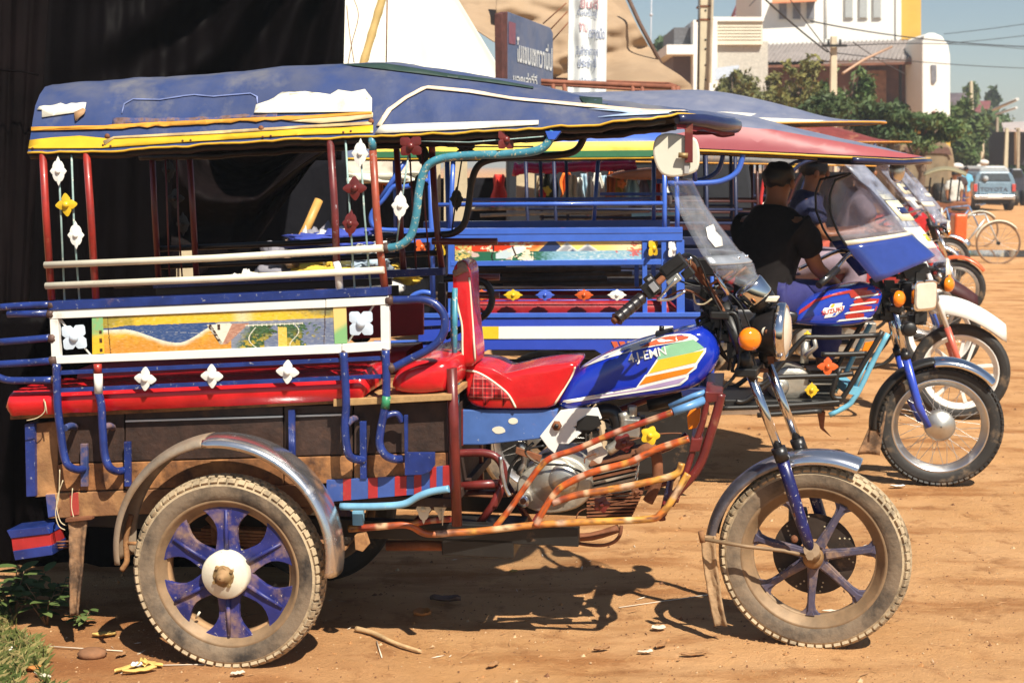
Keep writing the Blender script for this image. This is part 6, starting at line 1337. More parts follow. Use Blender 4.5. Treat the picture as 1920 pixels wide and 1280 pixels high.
drape(L2((-200, 270), (650, 270)), L2((-200, 760), (650, 760)), 8.8, 8.8, 50, 10, [(9, .1)], 27, 'shade_backdrop', mat('shade_backdrop', (.008, .008, .011)), 'added dark sheet standing in for shade low behind the heaped clothes', 'tarpaulin')  # added sheet: hides lit ground behind the heap with painted darkness
drape(L2((-200, 590), (648, 590)), L2((-200, 1062), (640, 1062)), 5.42, 5.42, 90, 24, [(12, .07), (30, .03)], 41, 'black_cloth', m_bk, 'added black sheet giving the deep shade right behind the near tricycle box', 'cloth')  # added sheet: blackens the too-light shadow area behind the box
m_tentw = mat('white_canvas', (.66, .63, .52), .8, var=.03, scale=3, bump=.15, bscale=90); m_tentt = mat('tan_canvas', (.34, .235, .145), .85, var=.06, scale=3, bump=.25, bscale=120, col2=(.28, .19, .115), c2s=1.2)
def canvas(top, bot, Yt, Yb, folds, seed, name, m, label, nx=120, ny=60, extra=None):
    g = []
    for j in range(ny + 1):
        v = j / ny; row = []
        for i in range(nx + 1):
            u = i / nx; a = (interp([(k / (len(top) - 1), p[0]) for k, p in enumerate(top)], u), interp([(k / (len(top) - 1), p[1]) for k, p in enumerate(top)], u)); b = (interp([(k / (len(bot) - 1), p[0]) for k, p in enumerate(bot)], u), interp([(k / (len(bot) - 1), p[1]) for k, p in enumerate(bot)], u))
            Y = lerp(Yt, Yb, v) + sum(am * noise.noise(Vector((u * fx + seed, v * fy + seed, k))) for k, (fx, fy, am) in enumerate(folds)) + (extra(u, v) if extra else 0); row.append(at(lerp(a[0], b[0], v), lerp(a[1], b[1], v), Y))
        g.append(row)
    return solo(name, MB().sheet(g), m, label, 'tent', sol=.01)
canvas([(560, -40), (760, -60), (835, -40)], [(560, 200), (780, 200), (980, 200)], 13.8, 12.2, [(3, 1, .3), (9, 2, .06)], 2, 'tent_canvas', m_tentw, 'sunlit white canvas of a market tent above the tricycle roof')
crv = [(790, -40), (835, 0), (860, 25), (890, 55), (930, 78), (980, 88), (1060, 100)]
canvas([(770, -60), (830, -60), (900, -60), (1000, -60), (1080, -60), (1150, -60)], [(835, 5), (880, 48), (925, 78), (985, 98), (1090, 130), (1170, 175)], 16.5, 14.2, [(3, 1, .2), (12, 2, .04)], 6, 'tent_canvas', m_tentt, 'tan canvas tent roof swooping down behind the blue signboard')
canvas([(1080, -40), (1130, -40), (1165, -30), (1170, -10)], [(930, 210), (1060, 210), (1200, 205), (1312, 200)], 15.2, 13.6, [(3, 4, .5), (7, 9, .14), (14, 16, .05)], 12, 'tent_canvas', m_tentt, 'tan canvas tent end sloping down to the right of the white banner', extra=lambda u, v: .0) if False else None
def tt(u, v): return 0
eR = [(1160, -30), (1172, 0), (1190, 40), (1215, 85), (1240, 120), (1275, 142), (1296, 160), (1303, 185), (1306, 205)]
g = []
for j in range(71):
    v = j / 70; xr = interp([(k / 8, p[0]) for k, p in enumerate(eR)], v); y = interp([(k / 8, p[1]) for k, p in enumerate(eR)], v); row = []
    for i in range(91):
        u = i / 90; x = lerp(930, xr, u); fx = 20 * noise.noise(Vector((u * 2, v * 5, 1)))
        w1 = .22 * sin((x * .018 + y * .055) + 2.5 * noise.noise(Vector((x * .008, y * .012, 3)))) * ss(.0, .5, v) + .10 * noise.noise(Vector((x * .02, y * .05, 9))) + .5 * ss(.75, 1, u) * .6
        row.append(at(x, y, 15.0 - 1.6 * v + w1))
    g.append(row)
solo('tent_canvas', MB().sheet(g), m_tentt, 'creased tan canvas tent end sloping down to the right of the white banner', 'tent', sol=.01)
solo('tent_ropes', MB().tube([at(1175, -10, 14.6), at(1200, 45, 14.5), at(1245, 130, 14.4)], .02, 6), mat('dark_rope', (.12, .07, .05), .9), 'dark rope along the edge of the tan tent end', 'rope')
for a, b_, k in (((1062, 6), (1018, 45), 'upper'), ((1064, 22), (1028, 60), 'middle'), ((1066, 42), (1036, 76), 'lower')): solo('guy_rope', MB().tube([at(*a, 12.9), at(*b_, 12.9)], .006, 5), m_rust, '%s of three thin ropes slanting between signboard and white banner' % k, 'rope')
canvas([(640, 285), (700, 288), (800, 285)], [(640, 335), (720, 340), (800, 335)], 9.6, 9.3, [(5, 2, .1)], 31, 'tarpaulin', mat('beige_tarp', (.50, .43, .34), .8), 'beige tarpaulin edge under the roof between the posts', nx=30, ny=12)
canvas([(640, 325), (700, 326), (800, 322)], [(640, 344), (720, 342), (800, 340)], 9.2, 9.2, [(5, 2, .05)], 33, 'tarpaulin', m_tentw, 'narrow white tarpaulin strip below the beige one', nx=30, ny=6)
# bamboo, cords, sign, banner
def pole(name, P, r, m, label, cat, n=10): return solo(name, MB().tube(P, r, n), m, label, cat)
m_bam = mat('bamboo', (.60, .42, .16), .5, var=.15, scale=10)
mb = MB(); P = [at(lerp(722, 678, t / 14), lerp(-20, 130, t / 14), 11.5) for t in range(15)]; mb.tube(P, [.032 + (.004 if i % 4 == 0 else 0) for i in range(15)], 12); solo('bamboo_pole', mb, m_bam, 'yellow bamboo pole leaning in front of the white tent canvas', 'pole')
pole('cord', [at(726, -10, 11.3), at(725, 60, 11.3), at(724, 125, 11.3)], .006, m_rust, 'straight brown cord hanging beside the bamboo pole', 'cord')
for k, (a, lb) in enumerate((([(662, -5), (672, 30), (660, 80), (652, 122)], 'thin brown wire looping down left of the bamboo pole'), ([(650, 10), (655, 60), (664, 118)], 'thin brown wire hanging close to the black cloth edge'))): pole('loose_wire', crom([at(x, y, 11.2) for x, y in a], 5), .004, m_rust, lb, 'wire', 6)
pole('bamboo_pole', [at(598, 375, 7.05), at(576, 425, 7.0), at(560, 456, 7.0), at(548, 480, 7.0)], .022, mat('bamboo_orange', (.55, .30, .08), .5, var=.2), 'short bamboo prop beside the looped black cloth', 'pole')
# blue signboard, turned away to the right
sA, sB = at(952, 22, 11.0), at(1037, 54, 12.1); sA2, sB2 = at(952, 175, 11.0), at(1037, 190, 12.1)
ts = Thing('signboard', 'weathered dark blue signboard with white hand-painted lettering, standing above the roof', 'sign', (sA.x, sA.y, sA2.z))
dirn = (sB - sA).normalized(); ux = Vector((sB.x - sA.x, sB.y - sA.y, 0)).normalized(); nr = ux.cross(Z).normalized(); nr = nr if nr.y < 0 else -nr
m_sign = mat('faded_blue_board', (.085, .115, .20), .6, var=.2, scale=3, dust=.15, dcol=(.25, .25, .28), col2=(.12, .14, .21), c2s=4)
hcut = [sA, sA.lerp(sB, .93), sB.lerp(sB2, .06), sB2, sA2]; brd = ts.add('board', MB().prism(hcut, -nr * .03), m_sign, bev=.004)
ts.add('side_frame', MB().prism([at(941, 26, 10.9), at(952, 22, 11.0), at(952, 180, 11.0), at(943, 180, 10.9)], -nr * .06), mat('rusty_sign_edge', (.09, .03, .025), .7, var=.4, dust=.2), bev=.004)
def on_sign(x, y):      # a spot on the sign's face
    d = ray(x, y); t = (sA - CAM).dot(nr) / d.dot(nr); return CAM + d * t + nr * .006
def sign_text(body, x0, y0, x1, y1, hpx, m, name, T, fn, par):
    t = text_mb(body, 1.0, Vector((0, 0, 0)), Vector((1, 0, 0)), Vector((0, 1, 0)), 0, bold=.02)
    ax_ = [v.x for v in t.v]; ay_ = [v.y for v in t.v]; w0, w1, h0, h1 = min(ax_), max(ax_), min(ay_), max(ay_); out = MB()
    for v in t.v:
        a = (v.x - w0) / (w1 - w0); b_ = (v.y - (h0 + h1) / 2) / (h1 - h0) * hpx; out.v.append(fn(x0 + (x1 - x0) * a, y0 + (y1 - y0) * a - b_))
    out.f, out.mi, out.sm = t.f, t.mi, t.sm; T.add(name, out, m, par)
m_let = mat('sign_white', (.62, .63, .62), .6, var=.08, scale=40)
sign_text('โนเขมเซทวานี่ป', 968, 92, 1034, 110, 48, m_let, 'lettering', ts, on_sign, brd); sign_text('บอกเล่าวี่วี', 961, 146, 1006, 153, 26, m_let, 'lettering', ts, on_sign, brd)
ts.add('red_mark', MB().add([on_sign(x, y) - nr * .002 for x, y in ((953, 40), (966, 44), (966, 84), (953, 82))], [(0, 1, 2, 3)]), mat('faded_red_mark', (.20, .07, .10), .6), brd)
# white banner
tbn = Thing('banner', 'tall white cloth banner with faint blue and red lettering, right of the blue signboard', 'banner', tuple(at(1098, 200, 12.6)))
g = [[at(lerp(1067, 1139, i / 16) - 3 * (j / 30), lerp(-30, 200, j / 30), 12.6 + .03 * sin(i * .9) + .02 * noise.noise(Vector((i * .3, j * .2, 1)))) for i in range(17)] for j in range(31)]
bn = tbn.add('cloth', MB().sheet(g), mat('banner_cloth', (.70, .71, .69), .7, var=.03), sol=.004); bnv = MB().sheet(g).bvh()
def on_ban(x, y):
    d = ray(x, y).normalized(); h = bnv.ray_cast(CAM, d); return (h[0] if h[0] is not None else at(x, y, 12.6)) - d * .012
m_fb = mat('faint_blue_ink', (.34, .38, .50), .7, var=.15); m_frd = mat('faint_red_ink', (.55, .32, .34), .7)
for tx, x0, y0, x1, h_, mm in (('ยินดี', 1088, 6, 1122, 18, m_frd), ('ต้อนรับสู่', 1082, 24, 1120, 16, m_fb), ('งาน', 1086, 50, 1102, 16, m_frd), ('ตลาดนัด', 1104, 60, 1134, 22, m_fb), ('สินค้าราคาถูก', 1080, 96, 1122, 24, m_fb), ('ประจำปี', 1084, 116, 1118, 18, m_fb), ('เปิดทุกวัน', 1086, 152, 1124, 16, m_fb)): sign_text(tx, x0, y0, x1, y0 + 3, h_, mm, 'lettering', tbn, on_ban, bn)
# rusty roof rack on the van behind
m_rr = mat('rusty_rack', (.22, .075, .04), .75, .1, var=.3, dust=.2)
tv = Thing('van', 'grey van mostly hidden behind the roofs, carrying a rusty roof rack', 'van', tuple(G(1120, 640)[:2]) + (0,)) if False else Thing('van', 'dark van mostly hidden behind the roofs, rusty rack on top', 'van', (1.05, 12.4, 0))
vz = at(1120, 190, 11.8).z
tv.add('body', MB().prism([V(x, 11.8, z) for x, z in ((-.05, .35), (-.05, vz - .06), (.05, vz - .02), (1.55, vz - .02), (1.75, vz - .12), (1.95, vz - .5), (2.05, .9), (2.05, .35))], V(0, 1.5, 0)), mat('van_grey', (.022, .024, .03), .4, dust=.1), bev=.03)
for zz in (.5,): pass
tv.add('window', MB().prism([V(x, 11.79, z) for x, z in ((.2, vz - .5), (.2, vz - .2), (1.5, vz - .2), (1.7, vz - .5))], V(0, .02, 0)), m_black)
for xx in (.3, 1.6): tv.add('wheel', MB().lathe(V(xx, 11.85, .3), V(0, 1, 0), [(.001, -.04), (.18, -.04), (.3, -.03), (.3, .12)], 20), m_tyre_clean)
rz0, rz1 = at(1120, 188, 11.8).z, at(1120, 160, 11.8).z
def rp(x, y, Y=11.8): return at(x, y, Y)
tv.add('rack_rail', MB().tube([rp(968, 150), rp(1040, 154), rp(1268, 163)], .020, 8), m_rr); tv.add('rack_rail', MB().tube([rp(985, 158), rp(1060, 160), rp(1255, 172)], .013, 8), m_rr); tv.add('rack_rail', MB().tube([rp(1130, 180), rp(1268, 183)], .013, 8), m_rr); tv.add('rack_rail', MB().tube([rp(1200, 192), rp(1270, 196)], .024, 8), m_rr)
tv.add('rack_rail', MB().tube([rp(968, 150), rp(985, 146, 13.1), rp(1255, 158, 13.1), rp(1268, 163)], .018, 8), m_rr)
for x in (1037, 1058, 1186, 1204, 1262, 1270): tv.add('rack_upright', MB().tube([rp(x, 156 + (x - 968) * .02), rp(x + 2, 196)], .018 if x < 1250 else .024, 8), m_rr)
# planks, stall goods, heaped clothes
m_plk = mat('raw_plank', (.52, .42, .27), .75, var=.12, scale=12, bump=.3, dust=.1)
def board(x0, x1, y0, y1, Y, label, dx=0, m=None, th=.03, name='plank', cat='plank'): return solo(name, MB().prism([at(x0, y0, Y), at(x1, y0, Y), at(x1 + dx, y1, Y), at(x0 + dx, y1, Y)], V(0, th, 0)), m or m_plk, label, cat, bev=.003)
board(832, 876, 296, 440, 8.6, 'wide pale plank standing upright behind the teal grab rail, nearest of the planks'); board(968, 1002, 318, 400, 9.75, 'pale upright plank with a long crack, under the magenta roll')
pole('plank_crack', [at(986, 345, 9.74), at(984, 375, 9.74), at(989, 392, 9.74)], .005, m_rust, 'dark crack line running down the pale plank under the magenta roll', 'crack')
board(817, 826, 300, 440, 8.7, 'narrow pale batten standing just left of the wide plank'); board(1006, 1014, 330, 402, 9.8, 'thin upright batten right of the cracked plank')
board(336, 362, 462, 550, 6.75, 'pale notched wooden stake behind the hand rails', name='stake', cat='stake'); board(330, 337, 500, 550, 6.8, 'thin broken stake left of the pale notched stake', name='stake', cat='stake'); board(308, 364, 660, 690, 6.75, 'short pale board end under the painted panel')
mr = MB(); P = [at(lerp(962, 1192, i / 40), lerp(317, 309, i / 40) + 3 * noise.noise(Vector((i * .3, 0, 0))), 9.5) for i in range(41)]; mr.tube(P, [.035 + .012 * noise.noise(Vector((i * .4, 2, 2))) + .012 * (i % 13 < 2) for i in range(41)], 14); solo('rolled_tarpaulin', mr, mat('magenta_plastic', (.50, .01, .09), .22, var=.25, coat=.4, bump=.6, bscale=18), 'shiny magenta plastic sheet rolled up above the stalls', 'tarpaulin')
solo('awning', MB().pillow([at(x, y, 9.6) for x, y in cr2([(1140, 330), (1170, 320), (1240, 314), (1262, 322), (1250, 334), (1180, 337)], 3, True)], V(0, 1, 0), .25), mat('orange_leather', (.50, .18, .08), .45, dust=.1), 'tan orange padded awning edge under the pink roof', 'awning')
ORD = ['leftmost', 'second from the left', 'third from the left', 'fourth from the left', 'fifth from the left', 'sixth from the left', 'seventh from the left', 'eighth from the left', 'ninth from the left', 'tenth from the left', 'eleventh from the left', 'tenth from the right', 'ninth from the right', 'eighth from the right', 'seventh from the right', 'sixth from the right', 'fifth from the right', 'fourth from the right', 'third from the right', 'second from the right', 'rightmost']
cols = [('orange', (.7, .18, .02)), ('white', (.7, .68, .6)), ('pale blue', (.35, .5, .6)), ('black', (.015, .012, .015)), ('cream', (.65, .55, .36)), ('lilac grey', (.30, .25, .34)), ('light cyan', (.35, .6, .65)), ('yellow', (.75, .5, .04)), ('dark green', (.04, .06, .03)), ('scarlet', (.6, .03, .02))]
xs2 = [(716, 0), (936, 9), (1018, 4), (1026, 8), (1040, 3), (1062, 0), (1072, 4), (1084, 1), (1094, 2), (1106, 1), (1120, 1), (1132, 2), (1146, 0), (1158, 7), (1166, 4), (1186, 6), (1206, 5), (1220, 6), (1232, 9), (1240, 1), (1020, 3)]
for k, (x, ci) in enumerate(xs2):
    nm, cc = cols[ci]; w_ = 6 + (k * 7) % 9; y0 = 322 + (k * 5) % 12; y1 = 376 + (k * 11) % 20; Y = 9.62 + (k % 3) * .07
    sl_ = (k * 37 % 11 - 5) * 1.1; g = [[at(x + sl_ * j / 10 + (i / 6 - .5) * 2 * w_ * (.55 + .6 * (j / 10) ** .6 + .15 * sin(j + k)), lerp(y0, y1 + 5 * sin(i * 1.7 + k), j / 10), Y + .03 * sin(i * 2 + k)) for i in range(7)] for j in range(11)]
    solo('hanging_cloth', MB().sheet(g), mat('stall_cloth_' + nm.replace(' ', '_'), cc, .8, var=.2), '%s cloth hanging for sale, %s of the row of garments' % (nm, ORD[sorted(xs2).index((x, ci))]), 'cloth', 'garments hanging in the stalls', sol=.003)
for k, (x, y, nm) in enumerate(((1025, 358, 'yellow'), (1018, 362, 'scarlet'), (1165, 345, 'orange'), (1240, 330, 'scarlet'), (722, 340, 'orange'))): 
    c = at(x, y, 9.5); solo('paper_flower', flower(F2, c, .035, .035, 'blossom', u=V(1, 0, 0), n=V(0, -1, 0)), mat('stall_cloth_' + nm, (.5, .1, .1)), ['yellow paper flower beside the cracked plank', 'small scarlet paper flower left of the yellow one', 'orange paper flower among the hanging garments', 'scarlet paper flower near the white mirror', 'orange paper flower above the left hanging diamond'][k], 'flower')
mb_l = [(880, 1300, 392, 385, 'brown'), (900, 1250, 404, 392, 'grey'), (1040, 1320, 412, 398, 'brown'), (950, 1290, 398, 402, 'grey')]
for k, (x0, x1, y0, y1, nm) in enumerate(mb_l): pole('stall_pole', [at(x0, y0, 9.3 + k * .1), at(x1, y1, 9.3 + k * .1)], .012, mat('stall_pole_' + nm, (.22, .14, .09) if nm == 'brown' else (.4, .38, .36), .6, var=.3, col2=(.5, .42, .3), c2s=7), ['lowest brown pole stacked behind the blue frame, top left', 'grey pole lying second in the stack behind the blue frame', 'brown pole reaching farthest right in the stack behind the frame', 'grey pole lowest in the stack behind the blue frame'][k], 'pole')
solo('plastic_hanger', MB().box(at(1225, 402, 9.2), V(.14, 0, .004), V(0, .015, 0), V(0, 0, .010)).box(at(1222, 395, 9.2), V(.01, 0, 0), V(0, .01, 0), V(0, 0, .016)).box(at(1252, 393, 9.2), V(.01, 0, 0), V(0, .01, 0), V(0, 0, .016)), mat('stall_cloth_light_cyan', (.4, .6, .65)), 'pale cyan plastic bar lying on the poles behind the blue frame', 'plastic bar')
for k in range(9):
    y = 508 + (k % 4) * 9; x0 = 880 + (k * 61) % 120; pole('timber', [at(x0, y, 7.6 + (k % 3) * .12), at(x0 + 180 + k * 12, y - 4, 7.6 + (k % 3) * .12)], .016, mat('dark_timber', (.06, .035, .02), .7, var=.4) if k != 2 else m_plk, ['lowest', 'longest', '', 'thickest looking', 'topmost', 'lower left', 'shorter middle', 'upper right', 'rearmost'][k] + ' dark timber in the stack behind the diamonds of the blue box' if k != 2 else 'single pale length of timber among the dark ones behind the blue box', 'timber')
# heap of clothes on a table, seen over the top beam
tbh = Thing('market_table', 'dark market table under the heap of clothes behind the near tricycle', 'table', (-.72, 6.8, 0))
tz = at(600, 552, 6.8).z
tbh.add('table_top', MB().box(V(-.75, 6.8, tz - .02), V(.62, 0, 0), V(0, .2, 0), V(0, 0, .02)), mat('dark_timber', (.06, .035, .02)), bev=.004)
for a in (-1, 1):
    for b_ in (-1, 1): tbh.add('leg', MB().box(V(-.75 + a * .58, 6.8 + b_ * .17, (tz - .04) / 2), V(.03, 0, 0), V(0, .03, 0), V(0, 0, (tz - .04) / 2)), mat('dark_timber', (.06, .035, .02)))
def crumple(cx, cy, Y, rx, rz, seed, m, label, cat='cloth', name='folded_cloth'):
    c = at(cx, cy, Y); mb = MB(); n_ = 26; g = []
    for i in range(n_ + 1):
        row = []
        for j in range(n_ + 1):
            a, b_ = pi * i / n_, 2 * pi * j / n_; d = V(sin(a) * cos(b_), sin(a) * sin(b_) * .9, cos(a)); k = 1 + .7 * noise.noise(d * 1.9 + V(seed, 0, 0)) + .5 * (abs(noise.noise(d * 3.5 + V(0, seed, 0))) - .2) + .25 * noise.noise(d * 9 + V(0, seed, 3)); row.append(c + V(d.x * rx * k, d.y * .16 * k, d.z * rz * k))
        g.append(row)
    return solo(name, mb.sheet(g), m, label, cat, 'clothes heaped on the market table')
W_ = lambda c: mat('heap_' + c, {'white': (.62, .60, .56), 'blue': (.035, .06, .34), 'grey': (.22, .21, .24), 'yellow': (.66, .44, .05), 'paleblue': (.34, .42, .50), 'brown': (.22, .14, .09), 'navy': (.02, .025, .08)}[c], .85, var=.15, scale=8, bump=.3)
for k, (x, y, rx, rz, c, lb) in enumerate(((640, 452, .19, .05, 'blue', 'bright blue cloth on top of the heap'), (625, 468, .12, .05, 'white', 'white cloth just under the bright blue one'), (600, 478, .10, .07, 'grey', 'grey cloth left of the white ones near the heap top'), (695, 470, .08, .04, 'white', 'small white bundle at the right end of the heap top'), (530, 500, .11, .06, 'grey', 'grey bundle at the left end of the heap'), (575, 505, .06, .10, 'white', 'upright white bundle in the middle of the heap'), (620, 505, .14, .04, 'yellow', 'yellow cloth showing through the middle of the heap'), (650, 500, .16, .06, 'grey', 'wide grey cloth below the white ones'), (500, 535, .07, .04, 'yellow', 'yellow cloth low in the heap, left side'), (455, 535, .06, .035, 'white', 'white cloth lowest at the far left of the heap'), (575, 532, .10, .05, 'white', 'white cloth low in the middle of the heap'), (640, 532, .13, .055, 'paleblue', 'pale blue cloth low on the right of the heap'), (700, 528, .10, .06, 'white', 'white cloth at the lower right of the heap'), (560, 478, .05, .05, 'brown', 'brown cloth beside the bamboo prop'), (735, 520, .10, .03, 'yellow', 'flat yellow cloth right of the heap'), (690, 495, .09, .06, 'paleblue', 'pale blue cloth behind the thin rods'))): crumple(x, y, 6.68 + .09 * (k % 3), rx * 1.1, rz * (1.0 if c == 'blue' else 1.6), k * 3.1, W_(c), lb)
for x, y, k in ((700, 300, 0), (640, 310, 1)): pass

# ================================================================ people
def person(name, label, J, Rr, edges, cloth, skin, hair, face, loc):
    pass
def skinmesh(joints, edges, radii, root):
    me = bpy.data.meshes.new('s'); keys = list(joints); idx = {k: i for i, k in enumerate(keys)}
    me.from_pydata([tuple(joints[k]) for k in keys], [(idx[a], idx[b]) for a, b in edges], []); o = bpy.data.objects.new('s', me); COL.objects.link(o)
    md = o.modifiers.new('k', 'SKIN'); md.use_smooth_shade = True
    for k in keys: v = me.skin_vertices[0].data[idx[k]]; v.radius = radii[k] if isinstance(radii[k], tuple) else (radii[k], radii[k]); v.use_root = (k == root)
    sb = o.modifiers.new('b', 'SUBSURF'); sb.levels = 2; sb.render_levels = 2
    bpy.context.view_layer.update(); dg = bpy.context.evaluated_depsgraph_get(); ev = o.evaluated_get(dg); m2 = ev.to_mesh()
    mb = MB(); mb.v = [v.co.copy() for v in m2.vertices]; mb.f = [list(p.vertices) for p in m2.polygons]; mb.mi = [0] * len(mb.f); mb.sm = [True] * len(mb.f)
    ev.to_mesh_clear(); bpy.data.objects.remove(o); bpy.data.meshes.remove(me); return mb
m_skin = mat('brown_skin', (.24, .095, .04), .5, var=.08, spec=.4); m_hair = mat('black_hair', (.008, .006, .006), .5)
def figure(px, py, off, fr, label, shirt, trous, pose='sit', face=1, scale=1.0, arm=((.10, -.22, -.22), (.30, -.16, -.30)), ev=None):
    # hips at (px,py) on the vehicle's own plane; seated astride, facing forward (s direction)
    hip = fr.pt(px, py, off); e = (ev or fr.e1) * face; s_, z = Z.cross(e).normalized(), Z; k = scale
    P = lambda a, o, h: hip + (e * a + s_ * o + z * h) * k
    if pose == 'sit': J = {'pelvis': P(0, 0, 0), 'belly': P(.03, 0, .16), 'chest': P(.07, 0, .34), 'neck0': P(.08, 0, .445), 'neck': P(.095, 0, .50), 'head': P(.12, 0, .59), 'crown': P(.12, 0, .665)}
    else: J = {'pelvis': P(0, 0, 0), 'belly': P(0, 0, .16), 'chest': P(.01, 0, .36), 'neck0': P(.0, 0, .465), 'neck': P(.01, 0, .52), 'head': P(.03, 0, .61), 'crown': P(.03, 0, .685)}
    rad = {'pelvis': (.13, .12), 'belly': (.12, .10), 'chest': (.15, .11), 'neck0': (.095, .075), 'neck': .05, 'head': (.074, .084), 'crown': (.06, .07)}
    E = [('pelvis', 'belly'), ('belly', 'chest'), ('chest', 'neck0'), ('neck0', 'neck'), ('neck', 'head'), ('head', 'crown')]
    sh, el, wr = [], [], []
    for t, sg in (('l', -1), ('r', 1)):
        c_ = J['chest']; S_ = c_ + (s_ * .17 * sg + z * .035) * k; El = S_ + (e * arm[0][0] + s_ * sg * .04 + z * arm[0][2]) * k; Wr = El + (e * arm[1][0] - s_ * sg * .03 + z * (arm[1][2] + .25)) * k
        J['sh' + t], J['el' + t], J['wr' + t] = S_, El, Wr; J['hd' + t] = Wr + (Wr - El).normalized() * .07 * k; rad['sh' + t] = .058; rad['el' + t] = .042; rad['wr' + t] = .028; rad['hd' + t] = (.035, .018)
        E += [('chest', 'sh' + t), ('sh' + t, 'el' + t), ('el' + t, 'wr' + t), ('wr' + t, 'hd' + t)]
        if pose == 'sit': K_ = P(.40, .15 * sg, .0); A_ = P(.32, .17 * sg, -.40); T_ = P(.46, .18 * sg, -.45)
        else: K_ = P(.05, .10 * sg, -.42); A_ = P(-.04 * sg, .10 * sg, -.82); T_ = P(.12 - .04 * sg, .11 * sg, -.86)
        J['hp' + t] = P(.02, .09 * sg, -.02); J['kn' + t], J['an' + t], J['to' + t] = K_, A_, T_; rad['hp' + t] = .095; rad['kn' + t] = .065; rad['an' + t] = .042; rad['to' + t] = (.04, .03)
        E += [('pelvis', 'hp' + t), ('hp' + t, 'kn' + t), ('kn' + t, 'an' + t), ('an' + t, 'to' + t)]
    rad = {a: (b[0] * k, b[1] * k) if isinstance(b, tuple) else (b * k, b * k) for a, b in rad.items()}
    T = Thing('person', label, 'person', tuple(hip + Z * (-.47 if pose == 'sit' else -.87) * k)); body = T.add('body', skinmesh(J, E, rad, 'pelvis'), m_skin)
    def sub(keys, grow, name, m, root, trim=None):
        JJ = {a: J[a] for a in keys}; rr = {a: tuple(x + grow * k for x in rad[a]) for a in keys}; 
        if trim:
            for a, b_, t_ in trim: JJ[a + 'x'] = J[b_].lerp(J[a], t_); rr[a + 'x'] = tuple(lerp(x, y, t_) * 1.06 + grow * k for x, y in zip(rad[b_], rad[a]))
        EE = [(a, b_) for a, b_ in E if a in keys and b_ in keys] + ([(b_, a + 'x') for a, b_, t_ in trim] if trim else []); mm = skinmesh(JJ, EE, rr, root)
        for v in mm.v:
            w_ = v * 9; nn = abs(noise.noise(w_ + V(0, 0, v.z * 6))) - .2 + .5 * abs(noise.noise(w_ * 2.3)); d_ = v - hip; d_.z = 0; v += d_.normalized() * max(0, nn + .06) * .03 * k
        T.add(name, mm, m)
    J['hem'] = J['pelvis'] - Z * .13 * k; rad['hem'] = (.195 * k, .165 * k); E.append(('pelvis', 'hem')); sub(['hem', 'pelvis', 'belly', 'chest', 'neck0', 'shl', 'shr'], .034, 'shirt', shirt, 'chest', [('ell', 'shl', .75), ('elr', 'shr', .75), ('neck', 'neck0', .6)])
    J['waist'] = J['pelvis'] + (J['belly'] - J['pelvis']) * .6; rad['waist'] = (.13 * k, .115 * k); E.append(('pelvis', 'waist')); sub(['waist', 'pelvis', 'hpl', 'hpr', 'knl', 'knr'], .030, 'trousers', trous, 'pelvis', [('anl', 'knl', .92), ('anr', 'knr', .92)])
    hc_ = J['head'].lerp(J['crown'], .55) - e * .012 * k; hb = MB().blob(hc_, (e * .094 * k, s_ * .080 * k, z * .078 * k), 1, 22)
    for v in hb.v: v += (v - hc_).normalized() * .016 * k * noise.noise(v * 28)
    T.add('hair', hb, m_hair)
    fc_ = J['head'] + e * .078 * k; nose = T.add('nose', MB().blob(fc_ + z * .004 * k, (e * .018 * k, s_ * .013 * k, z * .022 * k), 1, 8), m_skin); T.add('mouth', MB().blob(fc_ - z * .038 * k - e * .006 * k, (e * .006 * k, s_ * .024 * k, z * .006 * k), 1, 8), mat('lips', (.25, .07, .05), .5))
    for sg in (-1, 1):
        T.add('eye', MB().blob(fc_ + z * .028 * k + s_ * .032 * k * sg - e * .010 * k, (e * .008 * k, s_ * .014 * k, z * .007 * k), 1, 8), m_black); T.add('ear', MB().blob(J['head'] + s_ * .083 * k * sg, (e * .018 * k, s_ * .010 * k, z * .028 * k), 1, 8), m_skin)
        hd = J['hdl' if sg < 0 else 'hdr']; wr_ = J['wrl' if sg < 0 else 'wrr']; dr = (hd - wr_).normalized(); sd = dr.cross(Z).normalized()
        for i_ in range(4):
            r0 = hd + sd * (i_ - 1.5) * .017 * k; ln_ = (.065, .075, .072, .055)[i_] * k; T.add('finger', MB().tube([r0 - dr * .01, r0 + dr * ln_ * .5, r0 + dr * ln_ * .8 - Z * .022 * k, r0 + dr * ln_ * .75 - Z * .045 * k], [.0085 * k, .008 * k, .0075 * k, .006 * k], 8), m_skin, body)
        T.add('thumb', MB().tube([hd - dr * .03, hd - dr * .01 - sd * sg * .035 * k, hd + dr * .02 - sd * sg * .045 * k - Z * .02 * k], [.010 * k, .009 * k, .007 * k], 8), m_skin, body)
    return T
m_sh1 = mat('black_shirt', (.010, .008, .008), .9, spec=.15); m_tr1 = mat('navy_trousers', (.022, .022, .12), .8)
figure(1432, 556, .0, F2, 'driver in black shirt and navy trousers perched sideways on the second tricycle', m_sh1, m_tr1, ev=(F2.e2 + F2.e1 * .9).normalized(), scale=.92, arm=((.10, 0, -.22), (.26, 0, -.36)))
F3 = t3.f
figure(1492, 488, .0, F3, 'man in a navy blue tee and mauve grey trousers sitting on the third tricycle', mat('navy_tee', (.005, .009, .045), .85), mat('mauve_trousers', (.24, .18, .22), .85, bump=.3), arm=((.10, 0, -.20), (.22, 0, -.22)), scale=.9)
figure(1590, 462, .0, t4.f, 'man in a grey shirt on the fourth tricycle, seen through the tilted windscreen', mat('grey_shirt', (.20, .18, .20), .85), mat('dark_trousers', (.03, .03, .04), .85), scale=.92)
